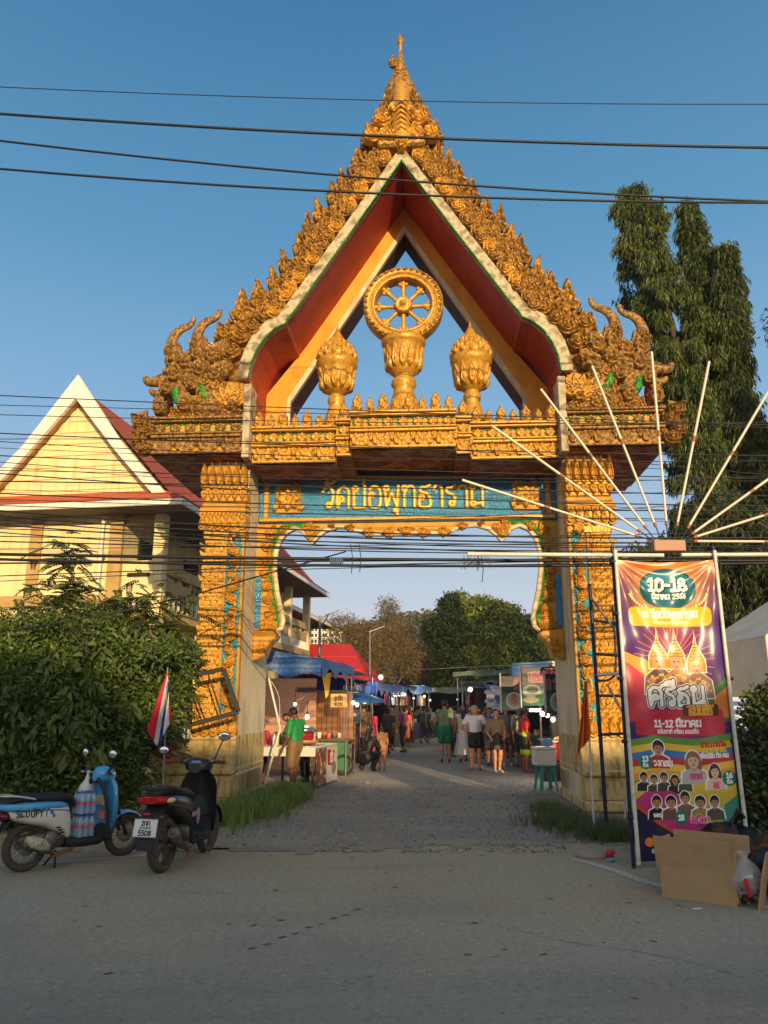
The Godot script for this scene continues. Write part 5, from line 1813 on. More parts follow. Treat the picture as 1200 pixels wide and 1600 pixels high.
	b = MB.new()
	b.box(V(1.3, 6.4, -5.1), V(0.07, 0.18, 11.9), 0.01)
	put(k2, "fascia", b, white)
	b = MB.new()
	b.box(V(0.4, 6.3, -5.1), V(1.8, 0.06, 11.8))
	put(k2, "eave_lining", b, plain(96, 88, 76, 0.8))
	b = MB.new()
	b.extrude(PackedVector2Array([V2(-3.4, 7.0), V2(-0.2, 7.0), V2(-1.8, 10.4)]), -2.0, 0.1)
	put(k2, "gable", b, white)

	# small house with bright red roof
	var rh := thing("red_roofed_house", "small house with bright red metal roof left of the lane", "house", V(-3.9, 0, -41.5), deg_to_rad(-8))
	b = MB.new()
	b.box(V(0, 1.4, -2.5), V(6.0, 2.8, 5.0))
	put(rh, "wall", b, white)
	b = MB.new()
	b.xf = T(Vector3.ZERO)
	tiled_slope(b, V(-3.0, 5.0, -2.5), V(1.7, 5.0, -2.5), V(3.4, 2.7, 0.6), V(-3.6, 2.7, 0.6), 3)
	tiled_slope(b, V(1.7, 5.0, -2.5), V(1.7, 5.0, -2.6), V(3.4, 2.7, -5.6), V(3.4, 2.7, 0.6), 3)
	tiled_slope(b, V(-3.0, 5.0, -2.5), V(1.7, 5.0, -2.5), V(3.4, 2.7, -5.6), V(-3.6, 2.7, -5.6), 3)
	put(rh, "roof", b, mat("red_metal", [C(176, 40, 34), C(190, 50, 42)], 0.5, 0.0, 2.0))
	# flats on the hillside
	var fl := thing("apartment_block", "white terraced apartment block on the wooded hillside far behind", "building", V(-13.6, 13.0, -205))
	for q in [[0.0, 0.0, 5.6, 7.6], [-3.9, 0.4, 3.0, 9.0]]:
		b = MB.new()
		b.box(V(q[0], q[3] / 2 - 2.0, q[1]), V(q[2], q[3] + 4.0, 4.0))
		put(fl, "wall", b, white)
		for i in 5:
			for k in 3:
				b = MB.new()
				b.box(V(q[0] - q[2] * 0.3 + k * q[2] * 0.3, q[3] - 1.0 - i * 1.45, q[1] + 2.0), V(q[2] * 0.2, 0.8, 0.12))
				put(fl, "window", b, glass)
			b = MB.new()
			b.box(V(q[0], q[3] - 1.62 - i * 1.45, q[1] + 2.25), V(q[2] + 0.1, 0.3, 0.5), 0.03)
			put(fl, "balcony", b, white)
	b = MB.new()
	tiled_slope(b, V(-0.5, 9.4, 0), V(0.5, 9.4, 0), V(2.4, 7.6, 2), V(-2.4, 7.6, 2), 2)
	tiled_slope(b, V(0.5, 9.4, 0), V(0.5, 9.4, -0.1), V(2.4, 7.6, -2), V(2.4, 7.6, 2), 2)
	put(fl, "roof", b, trim)

	# lamp posts along the lane: height, where, arm length
	var steel := plain(110, 110, 108, 0.5, 0.4)
	var n := 0
	for q in [[-2.45, -30.0, 5.0, 0.35, "tall grey lamp post left of the lane, in front of the flats"], [-0.75, -42.0, 5.6, 0.45, "grey lamp post before the dry tree, second along the lane"], [0.75, -50.0, 5.6, 0.5, "grey lamp post against the dry tree, third along the lane"], [3.9, -58.0, 4.6, 0.4, "thin lamp post standing before the round green tree"], [4.9, -60.0, 4.8, 0.0, "bare grey pole beside the thin lamp post"]]:
		var t := thing("lamp_post", q[4], "lamp post", V(q[0], 0, q[1]), 0, "lamp posts along the lane")
		b = MB.new()
		b.tube([V(0, 0, 0), V(0, q[2], 0)], [0.07, 0.05], 8)
		put(t, "pole", b, steel)
		if q[3] > 0.0:
			b = MB.new()
			b.beam(V(-0.05, q[2] - 0.1, 0), V(q[3] + 0.35, q[2] + 0.22, 0), 0.12, 0.05)
			put(t, "lamp_head", b, plain(150, 150, 146, 0.5))
			b = MB.new()
			b.bar(V(0, q[2] - 0.5, 0), V(q[3], q[2] + 0.1, 0), 0.025, 6)
			put(t, "arm", b, steel)
		n += 1

	# poles out of sight that carry the cables, and the cables themselves
	var conc := mat("pole_concrete", [C(150, 146, 138), C(164, 160, 152)], 0.85, 0.0, 1.0)
	for s in [-1.0, 1.0]:
		var t := thing("utility_pole", "square concrete utility pole where the overhead cables end, %s of the gate" % ("west" if s < 0 else "east"), "utility pole", V(13.0 * s, 0, -9.6), 0, "utility poles")
		b = MB.new()
		b.box(V(0, 6.5, 0), V(0.28, 13.0, 0.28), 0.02)
		put(t, "pole", b, conc)
		b = MB.new()
		b.box(V(0, 11.0, 0), V(0.12, 0.14, 2.6), 0.01)
		put(t, "crossarm", b, conc)
	var black := plain(16, 16, 18, 0.55)
	# height of each cable over the left, middle and right of the view, its distance, its thickness
	var runs := [
		[136, 157, 163, 9.0, 0.007], [178, 213, 231, 8.6, 0.019], [220, 280, 315, 8.9, 0.016], [264, 303, 317, 8.4, 0.016],
		[618, 643, 664, 10.6, 0.011], [633, 649, 668, 10.4, 0.008], [648, 660, 660, 10.9, 0.009], [677, 700, 712, 10.5, 0.012], [686, 698, 742, 10.2, 0.008], [690, 716, 720, 10.8, 0.009],
		[712, 734, 748, 10.3, 0.011], [722, 752, 744, 10.0, 0.008], [735, 745, 752, 10.7, 0.008], [740, 776, 790, 10.1, 0.012], [752, 762, 775, 10.5, 0.013], [771, 792, 798, 10.2, 0.012], [790, 805, 812, 10.9, 0.01],
		[798, 833, 840, 10.0, 0.015], [806, 842, 846, 10.4, 0.016], [812, 850, 852, 10.6, 0.012], [826, 838, 830, 10.3, 0.009], [838, 848, 856, 10.8, 0.01], [846, 858, 862, 10.1, 0.012], [866, 874, 876, 10.2, 0.03], [874, 884, 880, 10.0, 0.026], [880, 876, 870, 10.4, 0.016], [900, 882, 874, 10.3, 0.01], [908, 886, 880, 10.6, 0.008],
		[700, 722, 735, 10.9, 0.006], [765, 774, 766, 10.2, 0.006], [780, 800, 820, 10.5, 0.006], [730, 768, 808, 10.1, 0.006], [818, 812, 780, 10.7, 0.007], [858, 852, 846, 10.5, 0.007], [820, 856, 868, 10.2, 0.013], [832, 862, 858, 10.7, 0.011]]
	var where := ["highest thin cable crossing the sky near the spire", "thick black cable crossing the gable just under the spire", "thick black cable dipping across the gable, upper of the close pair", "thick black cable level with the gable apex, lower of the close pair"]
	var ordn := ["first", "second", "third", "fourth", "fifth", "sixth", "seventh", "eighth", "ninth", "tenth", "eleventh", "twelfth", "thirteenth", "fourteenth", "fifteenth", "sixteenth", "seventeenth", "eighteenth", "nineteenth", "twentieth", "twenty-first", "twenty-second", "twenty-third", "twenty-fourth", "twenty-fifth", "twenty-sixth", "twenty-seventh", "twenty-eighth", "twenty-ninth", "thirtieth", "thirty-first", "thirty-second"]
	var order := range(4, runs.size())
	order.sort_custom(func(p, q): return runs[p][0] < runs[q][0])
	for i in runs.size():
		var q: Array = runs[i]
		var A := at(0, q[0], q[3])
		var B := at(600, q[1], q[3])
		var D := at(1200, q[2], q[3])
		var path := []
		for k in 27:
			var x := -13.0 + k
			var ya := A.y * (x - B.x) * (x - D.x) / ((A.x - B.x) * (A.x - D.x))
			var yb := B.y * (x - A.x) * (x - D.x) / ((B.x - A.x) * (B.x - D.x))
			var yd := D.y * (x - A.x) * (x - B.x) / ((D.x - A.x) * (D.x - B.x))
			path.append(V(x, ya + yb + yd, -q[3]))
		b = MB.new()
		b.tube(path, q[4] * (0.95 if i < 4 else 0.72), 6)
		var lab: String = where[i] if i < 4 else "black cable crossing before the gate, %s from the top at the left edge" % ordn[order.find(i)]
		tag(put(self, "overhead_cable", b, black), lab, "cable", "overhead cables along the road")
	b = MB.new()
	b.tube([at(20, 985, 11.2), at(170, 960, 11.2), at(300, 930, 11.5), at(430, 893, 12.2), at(540, 862, 13.0)], 0.012, 6)
	tag(put(self, "drop_cable", b, black), "single black cable slanting up across the left pillar to the arch", "cable")
	b = MB.new()
	for q in [[548, 850, 46], [561, 850, 44], [745, 862, 30], [752, 870, 40]]:
		b.tube([at(q[0], q[1], 10.1), at(q[0] + 3, q[1] + q[2] * 0.5, 10.1), at(q[0] + 1, q[1] + q[2], 10.1)], 0.006, 5)
	for k in 10:
		var a := k * 1.7
		b.tube([at(725 + k * 4, 868, 10.05), at(725 + k * 4 + 9 * sin(a), 880 + 6 * cos(a), 10.0), at(728 + k * 3 + 14 * sin(a * 1.3), 872 + 18 * absf(cos(a)), 10.05)], 0.004, 4)
	tag(put(self, "cable_ties", b, black), "tangle of loose ties hanging from the cable bundle under the arch", "cable ties")
	b = MB.new()
	for k in 7:
		b.tube([at(516 + k * 3, 871, 10.0), at(517 + k * 3, 881, 10.0)], 0.012, 5)
	tag(put(self, "cable_clip", b, plain(40, 90, 130, 0.5)), "blue ribbed clip on the cable bundle under the arch", "cable clip")


# ---------------------------------------------------------------- scooters
func scooter_wheel(t: Node3D, x: float, r: float, wide: float, spokes: int, rim_mat: Material, tyre_mat: Material) -> void:
	var w := Node3D.new()
	w.name = numbered(t, "wheel")
	t.add_child(w, true)
	w.position = V(x, r, 0)
	var m := MB.new()
	m.xf = Transform3D(Basis(Vector3.RIGHT, PI / 2), Vector3.ZERO)
	var h := wide / 2.0
	m.lathe([V2(r - 0.075, -h * 0.6), V2(r - 0.05, -h * 0.95), V2(r - 0.02, -h), V2(r - 0.004, -h * 0.6), V2(r, 0), V2(r - 0.004, h * 0.6), V2(r - 0.02, h), V2(r - 0.05, h * 0.95), V2(r - 0.075, h * 0.6), V2(r - 0.075, -h * 0.6)], 36)
	put(w, "tyre", m, tyre_mat)
	m = MB.new()
	m.xf = Transform3D(Basis(Vector3.RIGHT, PI / 2), Vector3.ZERO)
	var q := r - 0.072
	m.lathe([V2(q - 0.014, -h * 0.5), V2(q, -h * 0.62), V2(q, h * 0.62), V2(q - 0.014, h * 0.5), V2(q - 0.014, -h * 0.5)], 36)
	put(w, "rim", m, rim_mat)
	m = MB.new()
	for k in spokes:
		var a := TAU * k / spokes
		if spokes > 10:
			m.bar(V(cos(a + 0.25) * 0.04, sin(a + 0.25) * 0.04, (k % 2 - 0.5) * h), V(cos(a) * q, sin(a) * q, 0), 0.0035, 4)
		else:
			m.beam(V(cos(a) * 0.03, sin(a) * 0.03, 0), V(cos(a + 0.12) * q, sin(a + 0.12) * q, 0), 0.022, 0.03)
	put(w, "spokes", m, rim_mat)
	m = MB.new()
	m.xf = Transform3D(Basis(Vector3.RIGHT, PI / 2), Vector3.ZERO)
	m.lathe([V2(0.0, -0.07), V2(0.05, -0.07), V2(0.055, -0.02), V2(0.055, 0.03), V2(0.085, 0.035), V2(0.085, 0.05), V2(0.03, 0.055), V2(0.0, 0.055)], 20)
	put(w, "hub", m, rim_mat)


func plate(t: Node3D, called: String, lines: Array, xf: Transform3D) -> void:
	var im := Image.create(160, 112, false, Image.FORMAT_RGB8)
	im.fill(C(216, 214, 206))
	im.fill_rect(Rect2i(0, 0, 160, 3), C(40, 40, 40))
	im.fill_rect(Rect2i(0, 109, 160, 3), C(40, 40, 40))
	draw_text(im, lines[0], 80, 40, 26, 3.6, C(20, 20, 22), 1.15)
	draw_text(im, lines[1], 80, 62, 12, 1.3, C(40, 40, 42), 1.1)
	draw_text(im, lines[2], 80, 102, 30, 4.0, C(20, 20, 22), 1.2)
	var m := MB.new()
	m.quad(V(-0.11, -0.075, 0.004), V(-0.11, 0.075, 0.004), V(0.11, 0.075, 0.004), V(0.11, -0.075, 0.004))
	var back := MB.new()
	back.box(V(0, 0, 0), V(0.225, 0.155, 0.005))
	var o := put(t, "number_plate", back, plain(150, 150, 146, 0.4, 0.4), xf)
	put(o, "plate_print", m, print_mat(called, im, 0.4))


func mirror(t: Node3D, foot: Vector3, head: Vector3, dark: Material, face_turn: float) -> void:
	var m := MB.new()
	m.tube(smooth([foot, V(foot.x, (foot.y + head.y) / 2, (foot.z * 0.6 + head.z * 0.4)), head], 3), 0.008, 6)
	var o := put(t, "mirror", m, dark)
	m = MB.new()
	m.xf = T(head, face_turn)
	m.ball(V(0.01, 0.02, 0), V(0.022, 0.048, 0.075), 14, 9)
	put(o, "mirror_shell", m, dark)
	m = MB.new()
	m.xf = T(head, face_turn)
	m.ball(V(-0.0145, 0.02, 0), V(0.006, 0.042, 0.067), 14, 9)
	put(o, "mirror_glass", m, plain(235, 238, 240, 0.04, 1.0))


func build_scooters() -> void:
	var tyre := mat("tyre_rubber", [C(44, 42, 39), C(84, 76, 64), C(58, 54, 48)], 0.85, 0.0, 0.3, 0.03)
	var rim := mat("dusty_rim", [C(120, 112, 98), C(150, 144, 132)], 0.45, 0.6, 0.4)
	var dark_rim := mat("muddy_rim", [C(84, 70, 52), C(110, 92, 66), C(70, 60, 48)], 0.6, 0.4, 0.4)
	var blue := plain(70, 160, 212, 0.2)
	blue.clearcoat_enabled = true
	blue.clearcoat = 0.6
	var cream := plain(222, 216, 200, 0.25)
	var black := plain(22, 22, 23, 0.32)
	black.clearcoat_enabled = true
	black.clearcoat = 0.5
	var matt := plain(30, 30, 31, 0.65)
	var seat_m := mat("seat_vinyl", [C(20, 20, 21), C(30, 29, 29)], 0.55, 0.0, 0.3, 0.04, "rough", 0.4)
	var metal := mat("engine_metal", [C(92, 88, 80), C(130, 122, 108), C(76, 70, 62)], 0.5, 0.6, 0.3)
	var chrome := plain(200, 196, 186, 0.25, 0.9)
	var shield := mat("exhaust_shield", [C(190, 180, 156), C(214, 206, 184), C(120, 104, 80)], 0.45, 0.3, 0.25)
	var rust := plain(150, 84, 46, 0.7, 0.2)

	# ---- the pale blue one, seen from its right rear quarter
	var t := thing("scooter", "light blue and cream scooter with bottle packs on its footboard", "scooter", V(-3.63, 0, -8.47), deg_to_rad(50))
	t.scale = Vector3.ONE * 0.93
	scooter_wheel(t, 0.0, 0.245, 0.095, 18, rim, tyre)
	scooter_wheel(t, 1.2, 0.245, 0.09, 18, rim, tyre)
	var m := MB.new()
	m.loft([[-0.28, 0.6, 0.03, 0.03], [-0.22, 0.61, 0.1, 0.06, 3.0], [-0.05, 0.59, 0.165, 0.1, 3.0], [0.15, 0.57, 0.175, 0.13, 3.0], [0.32, 0.52, 0.15, 0.17, 3.0], [0.42, 0.46, 0.12, 0.2, 3.0], [0.46, 0.4, 0.09, 0.16, 3.0]], 28)
	put(t, "body_panel", m, cream)
	m = MB.new()
	m.loft([[-0.34, 0.68, 0.02, 0.02], [-0.28, 0.675, 0.1, 0.045, 3.0], [-0.1, 0.67, 0.168, 0.06, 3.0], [0.1, 0.67, 0.178, 0.055, 3.0], [0.3, 0.66, 0.15, 0.05, 3.0], [0.4, 0.64, 0.1, 0.04, 3.0]], 28)
	put(t, "upper_trim", m, blue)
	m = MB.new()
	m.loft([[-0.3, 0.73, 0.05, 0.02], [-0.22, 0.745, 0.13, 0.035, 3.0], [0.0, 0.76, 0.155, 0.045, 3.0], [0.16, 0.745, 0.155, 0.045, 3.0], [0.34, 0.735, 0.13, 0.05, 3.0], [0.46, 0.7, 0.1, 0.06, 3.0], [0.5, 0.66, 0.08, 0.05, 3.0]], 28)
	put(t, "seat", m, seat_m)
	m = MB.new()
	m.tube(smooth([V(-0.02, 0.75, 0.17), V(-0.2, 0.79, 0.15), V(-0.34, 0.8, 0.09), V(-0.36, 0.8, 0), V(-0.34, 0.8, -0.09), V(-0.2, 0.79, -0.15), V(-0.02, 0.75, -0.17)], 4), 0.013, 8)
	put(t, "grab_rail", m, chrome)
	m = MB.new()
	m.ball(V(-0.27, 0.585, 0), V(0.07, 0.05, 0.1), 14, 9)
	put(t, "tail_light", m, plain(96, 14, 24, 0.12))
	m = MB.new()
	m.tube(smooth([V(-0.2, 0.55, 0), V(-0.3, 0.46, 0), V(-0.34, 0.36, 0)], 3), 0.016, 8, true, 4.5, V(0, 0, 1))
	put(t, "mud_guard", m, matt)
	plate(t, "plate_blue", ["1ขก", "สุราษฎร์ธานี", "8495"], T(V(-0.36, 0.47, 0.0), -PI / 2, Vector3.ONE, 0, -0.25))
	m = MB.new()
	m.loft([[-0.1, 0.3, 0.06, 0.07], [0.1, 0.3, 0.1, 0.09, 3.0], [0.36, 0.3, 0.11, 0.1, 3.0], [0.46, 0.32, 0.08, 0.08]], 16)
	m.xf = T(V(0.24, 0.3, 0.11)) * Transform3D(Basis(Vector3.RIGHT, PI / 2), Vector3.ZERO)
	m.lathe([V2(0, -0.04), V2(0.1, -0.04), V2(0.105, 0.0), V2(0.09, 0.03), V2(0.03, 0.04), V2(0, 0.04)], 18)
	put(t, "engine", m, metal)
	m = MB.new()
	var ex := smooth([V(0.5, 0.2, 0.12), V(0.3, 0.16, 0.14), V(0.16, 0.22, 0.15), V(0.0, 0.29, 0.16), V(-0.1, 0.32, 0.16)], 4)
	m.tube(ex, [0.018, 0.018, 0.018, 0.018, 0.02, 0.02, 0.025, 0.035, 0.05, 0.058, 0.06, 0.062, 0.062, 0.062, 0.062, 0.06, 0.03], 12)
	put(t, "exhaust", m, metal)
	m = MB.new()
	m.tube([V(0.18, 0.24, 0.185), V(0.1, 0.275, 0.205), V(-0.02, 0.325, 0.21), V(-0.1, 0.355, 0.2)], [0.03, 0.06, 0.062, 0.03], 12, true, 0.55)
	put(t, "heat_shield", m, shield)
	m = MB.new()
	m.bar(V(0.48, 0.17, 0.13), V(0.22, 0.13, 0.17), 0.014, 8)
	put(t, "exhaust_pipe", m, rust)
	m = MB.new()
	m.bar(V(0.36, 0.17, 0.0), V(0.3, 0.01, 0.12), 0.012, 6)
	m.bar(V(0.36, 0.17, 0.0), V(0.3, 0.01, -0.12), 0.012, 6)
	put(t, "stand", m, matt)
	m = MB.new()
	m.loft([[0.4, 0.26, 0.14, 0.06, 4.0], [0.6, 0.235, 0.17, 0.05, 4.0], [0.8, 0.245, 0.17, 0.06, 4.0], [0.92, 0.32, 0.15, 0.08, 4.0]], 20)
	put(t, "footboard", m, matt)
	# leg shield: curved plate rising to the steering head
	m = MB.new()
	var p := PackedVector3Array()
	for j in 13:
		var u := j / 12.0
		var w := 0.21 - 0.05 * u * u - 0.1 * pow(u, 6.0)
		for i in 13:
			var s := i / 6.0 - 1.0
			p.append(V(0.93 - 0.08 * u + 0.03 * sin(u * PI) - 0.09 * s * s, 0.27 + 0.64 * u, s * w))
	m.grid(p, 13, 13)
	put(t, "leg_shield", m, blue)
	m = MB.new()
	for s in [-1.0, 1.0]:
		var edge := []
		for j in 13:
			var u := j / 12.0
			edge.append(V(0.93 - 0.08 * u + 0.03 * sin(u * PI) - 0.085, 0.27 + 0.64 * u, s * (0.215 - 0.05 * u * u - 0.1 * pow(u, 6.0))))
		m.tube(edge, 0.02, 8)
	put(t, "shield_edge", m, matt)
	m = MB.new()
	m.loft([[0.92, 0.62, 0.19, 0.3, 2.4], [0.99, 0.6, 0.17, 0.3, 2.4], [1.04, 0.56, 0.1, 0.22, 2.2], [1.06, 0.52, 0.03, 0.1]], 24)
	put(t, "front_apron", m, blue)
	m = MB.new()
	m.box(V(0.85, 0.66, 0.04), V(0.05, 0.12, 0.16), 0.015)
	put(t, "glove_box", m, plain(190, 176, 140, 0.5))
	m = MB.new()
	m.box(V(0.862, 0.5, 0.05), V(0.05, 0.09, 0.13), 0.01)
	put(t, "sticker", m, plain(206, 120, 128, 0.5))
	m = MB.new()
	m.loft([[0.76, 0.93, 0.05, 0.05], [0.8, 0.95, 0.1, 0.085, 2.4], [0.88, 0.95, 0.12, 0.1, 2.4], [0.95, 0.93, 0.1, 0.085, 2.2], [0.99, 0.92, 0.04, 0.04]], 22)
	put(t, "headset", m, blue)
	m = MB.new()
	m.ball(V(0.97, 0.93, 0), V(0.05, 0.075, 0.075), 14, 9)
	put(t, "headlight", m, plain(220, 222, 220, 0.08, 0.3))
	m = MB.new()
	m.ball(V(0.785, 0.9, 0), V(0.02, 0.05, 0.06), 12, 8)
	put(t, "dial", m, matt)
	m = MB.new()
	for s in [-1.0, 1.0]:
		m.tube([V(0.84, 0.95, 0.08 * s), V(0.82, 0.97, 0.2 * s), V(0.76, 0.97, 0.3 * s)], 0.012, 7)
	put(t, "handlebar", m, chrome)
	for s in [-1.0, 1.0]:
		m = MB.new()
		m.bar(V(0.81, 0.972, 0.22 * s), V(0.755, 0.972, 0.34 * s), 0.019, 8)
		put(t, "grip", m, matt)
		m = MB.new()
		m.bar(V(0.84, 0.96, 0.2 * s), V(0.83, 0.95, 0.36 * s), 0.006, 6)
		put(t, "brake_lever", m, chrome)
	mirror(t, V(0.82, 0.98, -0.2), V(0.8, 1.17, -0.3), matt, 0.0)
	mirror(t, V(0.82, 0.98, 0.2), V(0.8, 1.17, 0.31), matt, 0.1)
	m = MB.new()
	p = PackedVector3Array()
	for j in 11:
		var a := deg_to_rad(-5.0 + 17.0 * j)
		for i in 7:
			var s := i / 3.0 - 1.0
			p.append(V(1.2 + cos(a) * (0.285 - 0.03 * s * s), 0.245 + sin(a) * (0.285 - 0.03 * s * s), s * 0.085))
	m.grid(p, 7, 11)
	put(t, "front_mudguard", m, blue)
	m = MB.new()
	for s in [-1.0, 1.0]:
		m.bar(V(1.06, 0.55, 0.06 * s), V(1.2, 0.25, 0.07 * s), 0.02, 8)
	put(t, "fork", m, matt)
	# painted name and flowers on the side panel
	var ink := MB.new()
	var wx := -0.2
	for ch in "SCOOPY I":
		var gl := glyph(ch)
		for st in gl.lines:
			var path := []
			for q in st:
				path.append(V(wx + q.x * 0.0074, 0.565 + q.y * 0.0074 - wx * 0.05, 0.172 - 0.25 * maxf(-wx - 0.05, 0.0)))
			ink.tube(path, 0.0066, 5, true, 0.8)
		wx += gl.adv * 0.0074
	put(t, "lettering", ink, plain(24, 24, 30, 0.4))
	var fl := MB.new()
	for q in [[-0.02, 0.655, 0.02], [0.04, 0.665, 0.026], [0.09, 0.65, 0.022], [0.13, 0.66, 0.018], [0.18, 0.6, 0.026], [0.21, 0.565, 0.02], [0.15, 0.63, 0.018], [-0.16, 0.6, 0.02]]:
		fl.ball(V(q[0], q[1], 0.166), V(q[2], q[2], 0.008), 9, 5)
	put(t, "painted_flowers", fl, plain(48, 108, 176, 0.35))
	m = MB.new()
	for k in 3:
		m.box(V(0.29 + k * 0.025, 0.43 - k * 0.028, 0.146), V(0.05, 0.014, 0.02), 0.004)
	put(t, "vent", m, matt)

	# bottle packs on the footboard and a bag on the hook
	var water := plain(176, 208, 232, 0.1)
	water.transparency = BaseMaterial3D.TRANSPARENCY_ALPHA
	water.albedo_color.a = 0.4
	var capm := plain(40, 90, 190, 0.4)
	var band := plain(196, 104, 124, 0.45)
	for k in 2:
		var pk := thing("water_pack", "shrink-wrapped pack of water bottles, %s of the two on the blue scooter's footboard" % ["lower", "upper"][k], "bottle pack", V(-3.63, 0, -8.47) + Basis(Vector3.UP, deg_to_rad(50)) * V(0.6, 0.268 + k * 0.232, 0.03), deg_to_rad(50), "packs of water bottles")
		for i in 3:
			for j in 3:
				var o := V(-0.07 + i * 0.066, 0, -0.066 + j * 0.066)
				m = MB.new()
				m.lathe([V2(0, 0.0), V2(0.03, 0.002), V2(0.031, 0.06), V2(0.029, 0.065), V2(0.031, 0.07), V2(0.031, 0.14), V2(0.028, 0.165), V2(0.013, 0.195), V2(0.012, 0.205)], 12)
				var bt := put(pk, "bottle", m, water, o)
				m = MB.new()
				m.lathe([V2(0.0145, 0.203), V2(0.015, 0.222), V2(0, 0.224)], 10)
				put(bt, "cap", m, capm)
				m = MB.new()
				m.lathe([V2(0.0316, 0.09), V2(0.0322, 0.095), V2(0.0322, 0.12), V2(0.0316, 0.125)], 12)
				put(bt, "bottle_label", m, band)
	m = MB.new()
	m.lathe([V2(0.0, 0.0), V2(0.06, 0.01), V2(0.085, 0.07), V2(0.07, 0.15), V2(0.03, 0.22), V2(0.012, 0.3), V2(0.016, 0.36)], 14, 7, 0.12)
	var bagm := plain(206, 204, 186, 0.35)
	var bag := put(self, "plastic_bag", m, bagm, T(V(-3.63, 0, -8.47) + Basis(Vector3.UP, deg_to_rad(50)) * V(0.72, 0.66, -0.16), 0.4, V(1, 0.72, 1)))
	tag(bag, "pale knotted plastic bag hanging from the blue scooter's handlebar", "bag")

	m = MB.new()
	for q in [[0.2, 0.05], [-0.2, -0.05], [0.14, 0.02]]:
		m.tube(smooth([V(0.82, 0.96, q[0]), V(0.9, 1.02, q[0] * 0.7), V(0.98, 0.96, q[1]), V(1.0, 0.86, q[1] * 0.5)], 4), 0.005, 5)
	put(t, "brake_cable", m, matt)
	m = MB.new()
	m.tube(smooth([V(-0.25, 0.638, 0.115), V(-0.05, 0.632, 0.17), V(0.15, 0.628, 0.181), V(0.32, 0.612, 0.156), V(0.42, 0.59, 0.12)], 4), 0.004, 5)
	put(t, "panel_gap", m, matt)
	m = MB.new()
	m.bar(V(0.14, 0.22, 0.13), V(0.3, 0.34, 0.19), 0.008, 6)
	m.bar(V(0.3, 0.34, 0.19), V(0.31, 0.35, 0.25), 0.011, 6)
	put(t, "kick_lever", m, metal)

	# ---- the black one, seen nearly from behind
	t = thing("scooter", "black scooter with red tail light and white number plate beside the pillar", "scooter", V(-2.23, 0, -8.44), deg_to_rad(80))
	t.scale = Vector3.ONE * 0.95
	scooter_wheel(t, 0.0, 0.27, 0.11, 5, dark_rim, tyre)
	scooter_wheel(t, 1.22, 0.27, 0.095, 5, dark_rim, tyre)
	m = MB.new()
	m.loft([[-0.34, 0.76, 0.05, 0.02], [-0.24, 0.75, 0.13, 0.06, 2.8], [-0.05, 0.7, 0.17, 0.1, 2.8], [0.2, 0.64, 0.175, 0.13, 2.8], [0.42, 0.56, 0.15, 0.17, 2.8], [0.5, 0.48, 0.11, 0.17, 2.8]], 28)
	put(t, "body_panel", m, black)
	m = MB.new()
	m.loft([[-0.32, 0.8, 0.07, 0.02], [-0.2, 0.82, 0.125, 0.03, 3.0], [0.02, 0.815, 0.15, 0.05, 3.0], [0.2, 0.78, 0.15, 0.05, 3.0], [0.4, 0.75, 0.13, 0.06, 3.0], [0.54, 0.7, 0.1, 0.06, 3.0]], 26)
	put(t, "seat", m, seat_m)
	m = MB.new()
	m.tube(smooth([V(0.0, 0.82, 0.17), V(-0.22, 0.86, 0.16), V(-0.36, 0.86, 0.08), V(-0.37, 0.86, -0.08), V(-0.22, 0.86, -0.16), V(0.0, 0.82, -0.17)], 4), 0.016, 8)
	put(t, "grab_rail", m, matt)
	m = MB.new()
	m.loft([[-0.38, 0.75, 0.1, 0.03, 3.0], [-0.34, 0.75, 0.155, 0.045, 3.0], [-0.24, 0.745, 0.16, 0.04, 3.0]], 22)
	put(t, "tail_light", m, plain(176, 18, 22, 0.12))
	for s in [-1.0, 1.0]:
		m = MB.new()
		m.ball(V(-0.2, 0.74, 0.155 * s), V(0.1, 0.028, 0.03), 12, 7)
		put(t, "turn_signal", m, plain(226, 190, 150, 0.12))
	m = MB.new()
	m.tube(smooth([V(-0.2, 0.68, 0), V(-0.34, 0.58, 0), V(-0.42, 0.4, 0), V(-0.44, 0.28, 0)], 3), [0.02, 0.02, 0.02, 0.02, 0.019, 0.018, 0.018, 0.017, 0.017, 0.016], 10, true, 5.5, V(0, 0, 1))
	put(t, "mud_guard", m, matt)
	m = MB.new()
	m.ball(V(-0.41, 0.62, 0), V(0.02, 0.025, 0.04), 10, 6)
	put(t, "reflector", m, plain(150, 16, 20, 0.2))
	plate(t, "plate_black", ["2กก", "สุราษฎร์ธานี", "5508"], T(V(-0.47, 0.5, 0.02), -PI / 2 - 0.05, Vector3.ONE * 1.15, 0, -0.2))
	m = MB.new()
	m.loft([[-0.06, 0.3, 0.07, 0.07], [0.12, 0.32, 0.12, 0.1, 3.0], [0.4, 0.32, 0.12, 0.12, 3.0], [0.52, 0.34, 0.08, 0.08]], 16)
	put(t, "engine", m, metal)
	m = MB.new()
	ex = smooth([V(0.56, 0.2, 0.12), V(0.34, 0.17, 0.15), V(0.16, 0.26, 0.17), V(-0.05, 0.36, 0.18), V(-0.2, 0.42, 0.19)], 4)
	m.tube(ex, [0.018, 0.018, 0.018, 0.02, 0.02, 0.024, 0.03, 0.042, 0.056, 0.064, 0.068, 0.07, 0.07, 0.07, 0.07, 0.068, 0.05], 14)
	m.ball(V(-0.2, 0.42, 0.19), V(0.02, 0.035, 0.035), 10, 6)
	put(t, "exhaust", m, metal)
	m = MB.new()
	m.tube([V(0.14, 0.3, 0.215), V(0.0, 0.365, 0.235), V(-0.14, 0.43, 0.235)], [0.03, 0.058, 0.035], 12, true, 0.5)
	put(t, "heat_shield", m, matt)
	m = MB.new()
